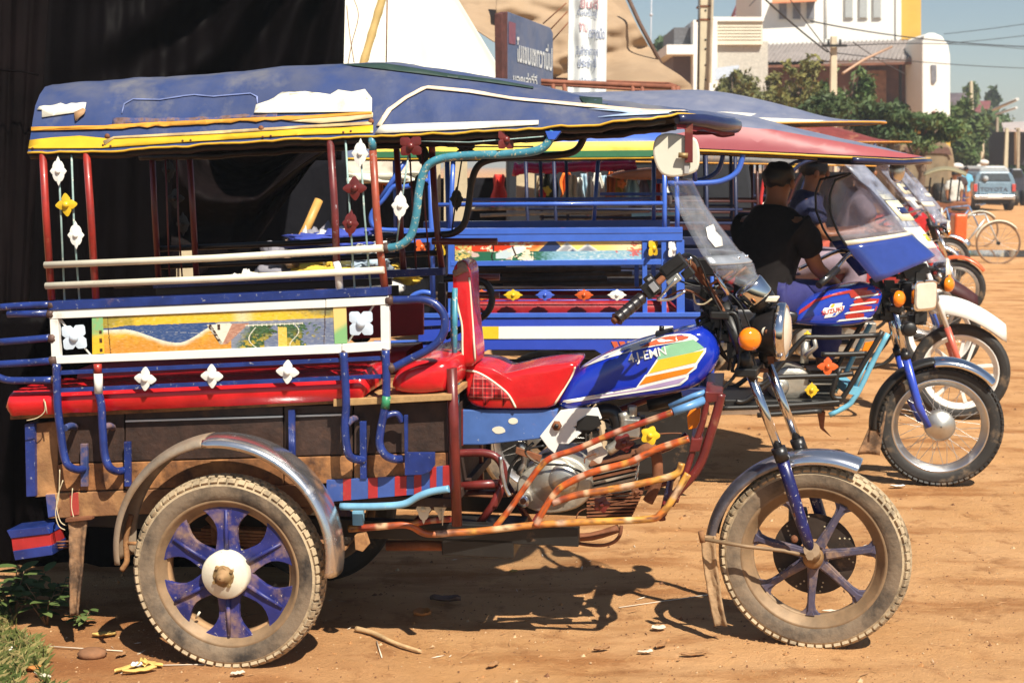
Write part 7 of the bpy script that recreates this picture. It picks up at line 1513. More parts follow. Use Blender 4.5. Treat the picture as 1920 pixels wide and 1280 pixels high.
# trim painted bar hanging left of the driver's head
mb = MB(); P = crom([F3.pt(x, y, -.3) for x, y in ((1500, 311), (1470, 316), (1450, 326), (1447, 350), (1447, 368), (1438, 380), (1427, 381), (1430, 350), (1436, 320))], 5)
mb.tube(P, .011, 8); mb.col = []
for i in range(len(P)):
    t = i / (len(P) - 1); c = (.7, .42, .03) if t < .25 else ((.7, .68, .6) if t < .36 else ((.5, .02, .02) if t < .46 else ((.03, .05, .3) if t < .56 else ((.72, .7, .6) if t < .72 else (.5, .03, .03)))))
    mb.col += [c] * 8
t3.add('grab_bar', mb, vcol_mat('banded_paint'))
# ================================================================ far background: houses, poles, trees, traffic
def px2(x, y, Y): return at(x, y, Y)
YB = 60.0
tb_ = Thing('house', 'large white house with grey tiled skirt roof over an orange timber ground floor', 'house', (px2(1590, 309, YB).x, YB, 0))
m_wh = mat('white_render', (.74, .73, .68), .8, var=.03, scale=1); m_tile = mat('grey_roof_tiles', (.24, .21, .20), .8, var=.15, scale=3, bump=.5, bscale=12); m_ow = mat('orange_timber', (.50, .24, .05), .7, var=.2, scale=1.5); m_bw_ = mat('brown_timber', (.16, .06, .03), .7, var=.3, scale=2); m_ochre = mat('ochre_render', (.58, .36, .06), .8, var=.08, scale=1)
def wall(T, x0, x1, y0, y1, Y, dY, name, m, par=None, bev=0): return T.add(name, MB().prism([px2(x0, y0, Y), px2(x1, y0, Y), px2(x1, y1, Y), px2(x0, y1, Y)], V(0, dY, 0)), m, par, bev=bev)
up = wall(tb_, 1428, 1687, -90, 92, YB + 2.2, 7, 'upper_wall', m_wh); wall(tb_, 1687, 1727, -90, 74, YB + 2.4, 6.8, 'ochre_wall', m_ochre); wall(tb_, 1680, 1690, -90, 80, YB + 2.1, .3, 'corner_pilaster', m_wh)
for x in (1460, 1486, 1512, 1584, 1611, 1637):
    wn = wall(tb_, x - 1, x + 17, -6, 39 if x < 1550 else 35, YB + 2.12, .06, 'window', mat('window_frame_white', (.7, .69, .64), .6), up); 
    for q_ in (0,): pass
for x in (1460, 1486, 1512, 1584, 1611, 1637): wall(tb_, x + 1, x + 15, -4, 36 if x < 1550 else 33, YB + 2.07, .03, 'shutter', mat('grey_louvre', (.16, .16, .18), .5, var=.3, scale=8) if x < 1550 else mat('grey_curtain', (.34, .36, .36), .6), up)
tb_.add('window_hood', MB().prism([px2(1448, -2, YB + 2.1), px2(1532, -4, YB + 2.1), px2(1532, 1, YB + 1.5), px2(1448, 5, YB + 1.5)], V(0, 0, -.05)), mat('orange_tile', (.5, .17, .07), .7), up)
tb_.add('drain_pipe', MB().tube([px2(1549, -60, YB + 2.1), px2(1549, 74, YB + 2.1)], .03, 6), mat('pipe_grey', (.5, .5, .48), .5), up)
# skirt roof
A, B_c, Cc, D = px2(1378, 86, YB + 2), px2(1752, 74, YB + 2), px2(1738, 110, YB - .5), px2(1350, 119, YB - .5)
rfh = tb_.add('skirt_roof', MB().prism([A, B_c, Cc, D], V(0, 0, -.12)), m_tile); mb = MB()
for i in range(48):
    t = i / 47; a, b_ = A.lerp(B_c, t), D.lerp(Cc, t); mb.tube([a + Z * .03, b_ + Z * .03], .035, 4)
tb_.add('roof_tile_rows', mb, m_tile, rfh, kind='stuff')
tb_.add('eave_board', MB().prism([D, Cc, Cc - Z * .22, D - Z * .22], V(0, .08, 0)), m_bw_, rfh); tb_.add('roof_gable', MB().add([px2(1752, 74, YB + 2), px2(1766, 120, YB + .5), px2(1738, 112, YB - .5)], [(0, 1, 2)]), mat('gable_rust', (.26, .17, .14), .8), rfh, ).name
tb_.add('gable_edge', MB().tube([px2(1750, 73, YB + 1.8), px2(1765, 120, YB + .3)], .07, 6), m_bw_, rfh)
low = wall(tb_, 1388, 1700, 118, 309, YB + 1, 6, 'lower_wall', m_bw_)
for x0, x1, y0, y1, m_ in ((1395, 1420, 150, 205, m_ow), (1495, 1536, 150, 170, m_ow), (1480, 1540, 172, 215, mat('timber_mid', (.36, .18, .07), .7, var=.3, scale=3)), (1626, 1662, 132, 200, mat('brown_brick', (.30, .15, .08), .8, var=.3, scale=5)), (1600, 1625, 118, 210, m_bw_)): wall(tb_, x0, x1, y0, y1, YB + .8, .2, 'timber_panel', m_, low)
for i in range(9): wall(tb_, 1482, 1538, 150 + i * 6, 151 + i * 6, YB + .75, .06, 'board_line', m_bw_, low)
po = wall(tb_, 1688, 1729, 124, 200, YB + 1.5, 1, 'porch_wall', m_ow)
for x in (1688, 1702, 1715, 1728): wall(tb_, x, x + 3, 118, 215, YB + .3, .2, 'porch_post', m_black)
wall(tb_, 1700, 1712, 152, 200, YB + 1.3, .2, 'porch_door', mat('maroon_door', (.16, .04, .03), .6)); wall(tb_, 1662, 1730, 196, 199, YB + .2, .1, 'porch_rail', m_bw_); wall(tb_, 1640, 1730, 200, 300, YB + .6, .4, 'porch_base', m_bw_)
tt_ = Thing('tower', 'white round-topped tower with a small round window right of the white house', 'tower', (px2(1757, 309, 58).x, 58, 0))
Pp = [px2(x, y, 58) for x, y in [(1729, 120), (1729, 80), (1733, 68), (1741, 62), (1752, 62), (1766, 68), (1778, 84), (1782, 105), (1782, 235), (1762, 229), (1742, 222), (1729, 214)]]
tt_.add('wall', MB().prism(Pp, V(0, 2.5, 0)), m_wh, bev=.05); tt_.add('slot_window', MB().prism([px2(x, y, 57.95) for x, y in ((1746, 122), (1756, 122), (1756, 152), (1752, 158), (1747, 156))], V(0, .04, 0)), mat('grey_louvre', (.16, .16, .18)), bev=0)
tt_.add('round_window', MB().lathe(px2(1751, 212, 57.95), V(0, 1, 0), [(.001, 0), (.085, 0), (.085, .04)], 16), m_bw_); tt_.add('base', MB().prism([px2(x, y, 58.2) for x, y in ((1729, 210), (1782, 234), (1782, 309), (1729, 309))], V(0, 2, 0)), m_ochre)
tl2 = Thing('house', 'low flat-roofed white building behind the utility pole, left of the big house', 'house', (px2(1380, 309, 56).x, 56, 0))
wall(tl2, 1334, 1430, 36, 84, 56, 6, 'parapet_wall', mat('cream_render', (.66, .62, .50), .8, var=.08, scale=1)); wall(tl2, 1330, 1432, 32, 40, 55.9, 6, 'coping', m_wh); wall(tl2, 1300, 1345, 38, 309, 55.7, 5, 'side_wall', m_wh); wall(tl2, 1334, 1440, 78, 300, 56.2, 5, 'lower_wall', mat('shade_render', (.45, .43, .38), .8)); wall(tl2, 1264, 1302, 52, 84, 56.5, 4, 'louvre_wall', mat('louvre_dark', (.10, .10, .11), .6, var=.4, scale=12)); wall(tl2, 1250, 1302, 84, 102, 55.5, 4.5, 'balcony', m_wh); wall(tl2, 1262, 1302, 102, 200, 56.5, 4, 'shade_wall', mat('brown_shade', (.10, .06, .05), .8))
for i in range(6): wall(tl2, 1336, 1428, 44 + i * 6, 44.6 + i * 6, 55.97, .02, 'block_joint', mat('joint_grey', (.45, .43, .36), .8))
tl2.add('blue_awning', MB().prism([px2(1340, 128, 54), px2(1386, 122, 54), px2(1386, 140, 53), px2(1340, 150, 53)], V(0, 0, -.05)), mat('pale_tin', (.40, .42, .46), .5))
for nm, X, lb, rx0, rx1, ry0, ry1, cc, wy in (('house', 0, 'small house with a grey corrugated roof right of the white tower', 1782, 1812, 175, 208, (.13, .10, .11), 232), ('house', 0, 'small house with a maroon tin roof beyond the corrugated one', 1826, 1857, 190, 212, (.20, .06, .06), 235)):
    Yh = 95 if rx0 < 1800 else 110; th_ = Thing(nm, lb, 'house', (px2((rx0 + rx1) / 2, 309, Yh).x, Yh, 0)); wall(th_, rx0, rx1 - 3, ry1 - 2, 309, Yh, 4, 'wall', mat('dark_wall', (.12, .09, .08), .8) if rx0 < 1800 else mat('pale_wall', (.45, .42, .38), .8, var=.2, scale=1))
    r_ = th_.add('roof', MB().prism([px2(rx0, ry0, Yh + 2), px2(rx1, ry0 - 1, Yh + 2), px2(rx1 - 4, ry1, Yh - .5), px2(rx0 - 1, ry1, Yh - .5)], V(0, 0, -.1)), mat('tin_%d' % rx0, cc, .6, var=.2, scale=2)); mb = MB()
    for i in range(10): t = i / 9; mb.tube([px2(lerp(rx0, rx1, t), ry0, Yh + 2), px2(lerp(rx0 - 1, rx1 - 4, t), ry1, Yh - .5)], .05, 4)
    th_.add('corrugation', mb, mat('tin_%d' % rx0, cc), r_, kind='stuff'); wall(th_, rx0 + 8, rx0 + 16, ry1 + 6, ry1 + 16, Yh - .05, .1, 'window', m_black)
th_ = Thing('shed', 'open market shed roof at the right edge beyond the parked pickup', 'shed', (px2(1905, 309, 70).x, 70, 0)); th_.add('roof', MB().prism([px2(1878, 230, 72), px2(1960, 226, 72), px2(1960, 244, 68), px2(1882, 243, 68)], V(0, 0, -.1)), mat('pale_tin2', (.42, .36, .34), .6, var=.2, scale=2)); wall(th_, 1892, 1960, 246, 309, 71, 3, 'back_wall', mat('shed_dark', (.03, .03, .04), .9)); wall(th_, 1906, 1910, 240, 309, 68, .3, 'post', m_plk)
# concrete utility poles
m_con = mat('concrete_pole', (.50, .44, .31), .85, var=.12, scale=3, bump=.3, bscale=20); m_conb = mat('concrete_dark', (.34, .28, .20), .85, var=.2, scale=3)
def upole(x0, x1, ytop, Y, label, cross=None, m=m_con, holes=False, lean=0):
    T = Thing('utility_pole', label, 'utility pole', (px2((x0 + x1) / 2, 309, Y).x, Y, 0)); a, b_ = px2((x0 + x1) / 2, ytop, Y), px2((x0 + x1) / 2 + lean, 309, Y); b_.z = 0; wv = (px2(x1, ytop, Y) - px2(x0, ytop, Y)).x
    T.add('shaft', MB().prism([V(a.x - wv * .42, Y, a.z), V(a.x + wv * .42, Y, a.z), V(b_.x + wv * .62, Y, 0), V(b_.x - wv * .62, Y, 0)], V(0, wv * .8, 0)), m, bev=.015)
    if holes:
        for y in (20, 75, 92, 122, 150): T.add('bolt_hole', MB().lathe(px2((x0 + x1) / 2 - 1, y, Y - .01), V(0, 1, 0), [(.001, 0), (.022, 0), (.022, .01)], 8), m_black)
        for y in (35, 10): T.add('steel_band', MB().prism([px2(x0 - 2, y, Y - .02), px2(x1 + 2, y, Y - .02), px2(x1 + 2, y + 3, Y - .02), px2(x0 - 2, y + 3, Y - .02)], V(0, .4, 0)), m_rust)
        T.add('pole_cable', MB().tube([px2(x0 - 1, -30, Y - .1), px2(x0 - 2, 80, Y - .1), px2(x0 - 4, 190, Y - .1)], .022, 6), m_black); T.add('conduit', MB().tube([px2(x1 + 1, -30, Y - .1), px2(x1 - 4, 110, Y - .1), px2(x1 - 10, 190, Y - .1)], .03, 6), m_conb)
    if cross:
        for dx in (-11, 11): T.add('insulator_arm', MB().tube([px2((x0 + x1) / 2 + dx, cross, Y - .1), px2((x0 + x1) / 2 + dx, cross + 14, Y - .1)], .035, 6), m_black)
        T.add('cross_arm', MB().box(px2((x0 + x1) / 2, cross + 12, Y - .1), V(.32, 0, 0), V(0, .05, 0), V(0, 0, .03)), m_black)
    return T
upole(1312, 1336, -60, 30, 'near thick concrete utility pole left of the white house', holes=True); upole(1558, 1571, 68, 38, 'slender concrete utility pole in front of the skirt roof', cross=74, m=mat('concrete_pole2', (.55, .47, .34), .85, var=.1, scale=3))
for x, w_, yt, Y, lb, ln_ in ((1822, 6, 152, 75, 'dark utility pole right of the corrugated house', 6), (1843, 6, 230, 70, 'pale pole, second from the left among those behind the pickup', 2), (1871, 5, 220, 80, 'grey pole directly above the pickup roof', 0), (1889, 7, 240, 62, 'yellowish pole right above the pickup, beside the shed', -2), (1911, 5, 240, 66, 'grey pole at the right edge under the shed roof', 0)): upole(x - w_ / 2, x + w_ / 2, yt, Y, lb, m=m_con if w_ > 5 else m_conb, lean=ln_)
solo('street_lamp', MB().tube([px2(1862, 206, 66), px2(1908, 186, 60)], .07, 6), mat('lamp_white', (.6, .6, .58), .5), 'upper pale street lamp arm reaching out above the road', 'street lamp'); solo('street_lamp', MB().tube([px2(1868, 214, 72), px2(1906, 202, 68)], .06, 6), mat('lamp_white', (.6, .6, .58)), 'lower pale street lamp arm above the road', 'street lamp')
solo('round_sign', MB().lathe(px2(1321, 182, 29.5), V(0, 1, 0), [(.001, 0), (.13, 0), (.13, .03)], 20), m_white, 'white round sign at the foot of the thick concrete pole', 'sign'); solo('white_post', MB().box(px2(1333, 182, 29.5), V(.035, 0, 0), V(0, .03, 0), V(0, 0, .28)), m_white, 'white post beside the round sign', 'post')
# wires
m_wire = mat('black_wire', (.015, .015, .018), .6)
def wire(a, b_, Ya, Yb, sag, label, r=.02):
    P = [];
    for i in range(15): t = i / 14; P.append(px2(lerp(a[0], b_[0], t), lerp(a[1], b_[1], t) + sag * 4 * t * (1 - t), lerp(Ya, Yb, t)))
    solo('overhead_wire', MB().tube(P, r, 5), m_wire, label, 'wire')
for a, b_, ya, yb, sg, lb in (((1425, -10), (1552, 98), 34, 38, 3, 'thick wire from the top edge down to the slender pole'), ((1455, -40), (1560, 104), 34, 38, 4, 'second wire running down to the slender pole, right of the first'), ((1560, 88), (1920, 92), 38, 60, -8, 'black cable bundle leaving the slender pole to the right'), ((1570, 100), (1920, 128), 38, 60, 4, 'lower cable from the slender pole past the white tower'), ((1520, 40), (1780, 78), 40, 55, 4, 'thin wire crossing the white upper wall'), ((1770, 64), (1930, 44), 60, 60, 1, 'topmost thin wire in the sky at the right'), ((1770, 82), (1930, 66), 60, 60, 1, 'second thin wire in the sky at the right'), ((1775, 78), (1930, 88), 60, 62, 1, 'third wire, thicker, in the sky right of the tower'), ((1600, 80), (1700, 140), 39, 58, 3, 'short wire sagging over the porch'), ((1405, 12), (1425, -10), 50, 50, 0, 'short wire at the crane')): wire(a, b_, ya, yb, sg, lb, .022 if 'th' in lb[:2] else .014)
solo('diagonal_strut', MB().tube([px2(1580, 138, 37), px2(1620, 112, 38), px2(1672, 88, 40)], .035, 6), mat('rusty_pipe', (.45, .28, .18), .6), 'slanting pipe strut beside the slender pole', 'strut')
cr = Thing('crane', 'pinkish red lattice crane jib above the flat-roofed building', 'crane', (px2(1385, 309, 75).x, 75, 0)); m_crn = mat('faded_crane_red', (.32, .10, .12), .6)
for dx in (0, 14): cr.add('chord', MB().tube([px2(1370 + dx, 38, 75), px2(1395 + dx, -20, 75)], .07, 6), m_crn)
for i in range(7): cr.add('lattice', MB().tube([px2(1370 + i * 4 + (0 if i % 2 else 14), 38 - i * 9, 75), px2(1374 + i * 4 + (14 if i % 2 else 0), 29 - i * 9, 75)], .05, 4), m_crn)
an = Thing('antenna_mast', 'thin distant antenna mast between the tan tent and the white building', 'antenna', (px2(1222, 309, 120).x, 120, 0)); an.add('mast', MB().tube([px2(1222, -20, 120), px2(1218, 190, 120)], .05, 5), mat('mast_grey', (.45, .46, .5), .6)); an.add('knot', MB().ball(px2(1221, 28, 120), .14, n=6), mat('mast_grey', (.4, .4, .4)))

# ---- trees
def tree(cx, cy, Y, rx, ry, label, m, seed, n=5200, leaf=.10, trunk=True, name='tree', lumps=34, cat='tree', group=None, gaps=.12):
    rr = random.Random(seed); c = at(cx, cy, Y); k = c.y / FPX; RX, RZ = rx * k, ry * k; RY = min(RX, 2.2)
    T = Thing(name, label, cat, (c.x, Y, 0), 0, group); L_ = []
    for i in range(lumps):
        a = rr.uniform(0, 2 * pi); q_ = sqrt(rr.random()) * .75; L_.append((V(cos(a) * q_ * RX * 1.1, rr.uniform(-.6, .6) * RY, sin(a) * q_ * RZ * 1.1), rr.uniform(.12, .42)))
    mb = MB()
    for i in range(n):
        p0, rl = L_[rr.randrange(lumps)]; d = V(rr.gauss(0, 1), rr.gauss(0, 1), rr.gauss(0, 1)).normalized() * rr.random() ** .55 * (1.5 if rr.random() < .12 else 1); p = c + p0 + V(d.x * RX * rl, d.y * RY * rl, d.z * RZ * rl)
        if noise.noise((p - c) * (1.2 / max(RX, .4)) + V(seed, 0, 0)) < -gaps * 2.2: continue
        u = V(rr.gauss(0, 1), rr.gauss(0, 1), rr.gauss(0, 1)).normalized(); v_ = u.cross(V(rr.gauss(0, 1), rr.gauss(0, 1), rr.gauss(0, 1))).normalized(); s_ = leaf * rr.choice((.5, .7, .9, 1.1, 1.7))
        mb.add([p - u * s_, p + v_ * s_ * .45, p + u * s_, p - v_ * s_ * .45], [(0, 1, 2, 3)])
    T.add('crown', mb, m)
    if trunk:
        b0 = V(c.x + rr.uniform(-.2, .2), Y, 0); T.add('trunk', MB().tube([b0, b0.lerp(c, .6) + V(.08, 0, 0), c], [.13, .10, .05], 8), mat('bark', (.15, .10, .065), .9, var=.3))
        for i in range(7):
            a = b0.lerp(c, .55 + .06 * i); e_ = c + L_[i][0]; T.add('limb', MB().tube([a, a.lerp(e_, .5) + Z * .1, e_], [.055, .035, .012], 6), mat('bark', (.15, .1, .065)))
    return T
def leafm(nm, a, b_):
    return mat(nm, a, .6, var=.3, scale=2.5, col2=b_, c2s=1.8, spec=.3)
lf1, lf2, lf3, lf4 = leafm('olive_leaves', (.17, .16, .05), (.10, .11, .035)), leafm('dark_leaves', (.035, .065, .02), (.06, .09, .03)), leafm('mid_green_leaves', (.07, .12, .035), (.11, .15, .05)), leafm('yellow_green_leaves', (.22, .20, .06), (.14, .15, .045))
tree(1440, 178, 44, 66, 50, 'sparse olive green bush against the brown timber wall, left part', lf1, 3, 5200, .075, gaps=.02); tree(1500, 165, 42, 52, 56, 'tall thin yellow-green bush reaching up to the skirt roof', lf4, 5, 4200, .07, gaps=.0)
tree(1590, 172, 40, 55, 45, 'bright green bushy tree behind the slender concrete pole', lf3, 8, 5200, .07, gaps=.05); tree(1545, 205, 36, 60, 26, 'dark low bush left of the slender pole, just above the roofs', lf2, 9, 9000, .06)
tree(1665, 225, 38, 80, 38, 'dense dark green bush below the porch', lf2, 10, 11000, .07, gaps=.3); tree(1730, 245, 40, 66, 34, 'dark green shrub mass below the white tower', lf3, 11, 9000, .07, gaps=.3); tree(1380, 172, 50, 42, 40, 'thin olive bush right behind the thick concrete pole', lf1, 14, 4200, .08)
tree(1275, 120, 60, 34, 36, 'green tree under the white balcony left of the thick pole', lf1, 15, 5000, .10); tree(1240, 105, 75, 12, 34, 'feathery palm-like tree against the sky beside the tan tent', leafm('palm_leaves', (.07, .12, .06), (.09, .14, .06)), 16, 1500, .22, trunk=False)
tree(1805, 250, 60, 46, 62, 'tall green tree between the truck and the distant poles', lf3, 17, 12000, .12, gaps=.3); tree(1850, 255, 85, 56, 50, 'hazy green tree behind the two pale poles', leafm('hazy_leaves', (.08, .13, .05), (.12, .16, .07)), 18, 11000, .16, gaps=.3)
tree(1822, 180, 110, 16, 22, 'round tree top above the corrugated house', lf3, 19, 3000, .18, gaps=.3); tree(1862, 192, 120, 13, 24, 'dark tree top above the maroon roof', lf2, 20, 2600, .2, gaps=.3); tree(1905, 290, 78, 40, 50, 'dark tree in shade under the shed at the right edge', lf2, 21, 7000, .16, gaps=.3); tree(1760, 285, 75, 50, 40, 'green hedge tree behind the canvas-topped truck', lf3, 22, 9000, .14, gaps=.35); tree(1840, 300, 110, 90, 26, 'long low row of far shrubs behind the pickup', leafm('hazy_leaves', (.08, .13, .05), (.12, .16, .07)), 23, 9000, .2, trunk=False, gaps=.35)
# dark scrub at the base of the houses, beyond the row
# ---- canvas-topped truck
tr = Thing('truck', 'old khaki truck with a ribbed canvas top, seen from behind', 'truck', (px2(1738, 309, 42).x, 42, 0)); m_kh = mat('khaki_canvas', (.24, .17, .10), .85, var=.2, scale=2, dust=.2, dcol=(.3, .22, .13))
tr.add('canvas_top', MB().prism([px2(x, y, 42) for x, y in cr2([(1684, 300), (1688, 272), (1698, 264), (1740, 263), (1772, 266), (1786, 278), (1790, 300), (1790, 380), (1684, 380)], 1, True)], V(0, 4, 0)), m_kh, bev=.06)
tr.add('rear_opening', MB().prism([px2(x, y, 41.95) for x, y in ((1700, 284), (1770, 284), (1778, 300), (1778, 350), (1700, 350))], V(0, .02, 0)), mat('truck_flap', (.20, .15, .09), .85, var=.3, scale=3)); tr.add('flap_shade', MB().prism([px2(x, y, 41.9) for x, y in ((1694, 276), (1778, 276), (1786, 292), (1770, 288), (1700, 286))], V(0, .04, 0)), mat('brown_flap', (.12, .06, .045), .8))
tr.add('top_bundle', MB().prism([px2(x, y, 42.5) for x, y in ((1692, 266), (1700, 261), (1755, 262), (1770, 268))], V(0, 2.5, 0)), mat('bundle_brown', (.30, .22, .14), .9), bev=.04)
for x in (1700, 1760): tr.add('wheel', MB().lathe(px2(x, 372, 41.8), V(1, 0, 0), [(.001, -.12), (.45, -.12), (.45, .12), (.001, .12)], 18), m_tyre_clean)
# ---- pedicab canopy
pc = Thing('pedicab', 'pedicab with an olive canvas canopy standing in front of the truck', 'pedicab', (px2(1775, 309, 30).x, 30, 0)); pc.add('canopy', MB().sheet([[px2(lerp(1732, 1812, i / 12), lerp(330, 325, j / 6) - 11 * sin(pi * i / 12) - 3 * sin(pi * j / 6), 29.4 + 1.2 * j / 6) for i in range(13)] for j in range(7)]), mat('olive_canvas', (.22, .19, .11), .8, var=.1), sol=.03)
for x in (1745, 1768, 1784, 1800): pc.add('canopy_post', MB().tube([px2(x, 333, 29.8), px2(x - 6, 385, 29.8)], .018, 6), m_black)
pc.add('seat', MB().box(px2(1775, 388, 29.8), V(.35, 0, 0), V(0, .3, 0), V(0, 0, .12)), m_rust, bev=.03)
for x in (1748, 1800): pc.add('wheel', MB().lathe(V(px2(x, 390, 29.9).x, 29.9, .32), V(1, 0, 0), [(.30, -.02), (.33, 0), (.30, .02)], 20), m_tyre_clean)
# ---- pickup from behind
pk = Thing('pickup_truck', 'light blue pickup with a white canopy top parked facing away on the earth road', 'pickup', (px2(1866, 393, 50).x, 50, 0)); m_pk = mat('pickup_blue', (.15, .24, .32), .35, dust=.12, coat=.3)
def PK(x, y, d=0): return at(x, y, 49.5 + d)
bd = pk.add('body', MB().prism([PK(x, y) for x, y in ((1828, 340), (1830, 330), (1836, 322), (1894, 322), (1900, 330), (1904, 342), (1904, 372), (1828, 372))], V(0, 4.2, 0)), m_pk, bev=.05)
pk.add('cab', MB().prism([PK(x, y, .3) for x, y in ((1832, 340), (1838, 316), (1848, 311), (1884, 311), (1892, 317), (1900, 340))], V(0, 2.2, 0)), mat('canopy_white', (.36, .37, .37), .4), bev=.06)
wnd = pk.add('rear_window', MB().prism([PK(x, y, -.03) for x, y in ((1836, 338), (1841, 325), (1890, 325), (1896, 339))], V(0, .04, 0)), mat('dark_window', (.06, .08, .10), .08), bev=.01); pk.add('seat_head', MB().ball(PK(1848, 335, -.05), .10), mat('seat_pale', (.35, .38, .40), .6), wnd)
tg = pk.add('tailgate', MB().prism([PK(x, y, -.05) for x, y in ((1836, 342), (1896, 342), (1896, 364), (1836, 364))], V(0, .04, 0)), m_pk, bev=.01)
def on_gate(x, y): return PK(x, y, -.062)
sign_text('TOYOTA', 1838, 355, 1890, 355, 7.5, mat('dark_lettering', (.06, .07, .10), .5), 'tailgate_lettering', pk.__class__.__new__(pk.__class__) if False else pk, on_gate, tg)
pk.add('bumper', MB().prism([PK(x, y, -.15) for x, y in ((1828, 366), (1904, 366), (1904, 374), (1828, 374))], V(0, .12, 0)), m_chromed, bev=.02); pk.add('number_plate', MB().prism([PK(x, y, -.17) for x, y in ((1852, 364), (1880, 364), (1880, 371), (1852, 371))], V(0, .02, 0)), m_white)
for x in (1826, 1898): pk.add('tail_lamp', MB().prism([PK(x, 345, -.06), PK(x + 7, 345, -.06), PK(x + 7, 359, -.06), PK(x, 359, -.06)], V(0, .05, 0)), mat('tail_red', (.45, .06, .05), .25), bev=.01)
for x in (1836, 1899): pk.add('wheel', MB().lathe(V(PK(x, 380).x, 49.9, .32), V(1, 0, 0), [(.001, -.1), (.32, -.1), (.32, .1), (.001, .1)], 20), m_tyre_clean)
pk.add('under_body', MB().prism([PK(x, y, .1) for x, y in ((1832, 372), (1902, 372), (1900, 382), (1836, 382))], V(0, 3.5, 0)), m_black)
cr2_ = Thing('car', 'dark car partly hidden behind the right side of the pickup', 'car', (px2(1909, 385, 56).x, 56, 0)); cr2_.add('body', MB().prism([px2(x, y, 56) for x, y in ((1893, 330), (1898, 316), (1916, 316), (1922, 332), (1924, 372), (1893, 372))], V(0, 3.5, 0)), mat('car_navy', (.025, .03, .05), .3, coat=.4), bev=.05); cr2_.add('rear_window', MB().prism([px2(x, y, 55.97) for x, y in ((1897, 332), (1901, 320), (1914, 320), (1918, 332))], V(0, .03, 0)), m_black)
for x in (1900, 1918): cr2_.add('wheel', MB().lathe(V(px2(x, 380, 56).x, 55.9, .3), V(1, 0, 0), [(.001, -.1), (.3, -.1), (.3, .1), (.001, .1)], 16), m_tyre_clean)
# people far away
fr0 = Fr(0, 0, 0)
class FF(Fr):
    def pt(s, px, py, off=0): return at(px, py, s.O.y)
def far_person(px, Y, label, shirt, trous, face=1, h=1.55):
    fr = FF(0, Y, 0); fr.O = V(0, Y, 0); hipz = .87 * h / 1.62; d = ray(px, 309); X = d.x / d.y * Y; d2 = V(X, Y, hipz) - CAM; fwd = d2.dot(V(0, CP, -SP)); py = 640 - FPX * d2.dot(V(0, SP, CP)) / fwd; pxx = 960 + FPX * d2.x / fwd
    fr.e1, fr.e2 = V(.2, -1, 0).normalized(), V(1, .2, 0).normalized(); figure(pxx, py, 0, fr, label, shirt, trous, 'stand', face, h / 1.62, arm=((.02, 0, -.26), (.06, 0, -.46)))
far_person(1811, 44, 'distant person in a light blue shirt and orange-brown trousers left of the pickup', mat('sky_shirt', (.12, .38, .55), .8), mat('rust_trousers', (.38, .15, .06), .8)); far_person(1800, 40, 'distant person in dark clothes beside the pedicab', mat('dark_top', (.05, .03, .03), .8), m_tr1, 1, 1.5); far_person(1790, 34, 'distant person in a white shirt under the pedicab canopy', mat('cream_top', (.5, .5, .46), .8), m_tr1, 1, 1.45)
# clutter of pale goods beyond the pedicab
for k, (x, y) in enumerate(((1795, 312), (1806, 318), (1818, 325), (1829, 312), (1832, 326), (1800, 335), (1822, 305), (1844, 305), (1814, 309))): solo('market_bundle', MB().ball(at(x, y, 58 + k), .26, .2, .14, 8), mat('bundle_white', (.6, .58, .55), .8), ['leftmost', 'second', 'low middle', 'upper right', 'right-hand', 'lowest left', 'topmost', 'far right, beside the pickup', 'middle'][k] + ' of the pale bundles on the distant stalls', 'bundle', 'pale bundles on the distant stalls')
tbk = Thing('market_stall', 'distant stall bench carrying the pale bundles', 'stall', (px2(1815, 309, 60).x, 60, 0)); wall(tbk, 1788, 1850, 312, 352, 59, 6, 'bench', mat('stall_brown', (.16, .10, .07), .8))
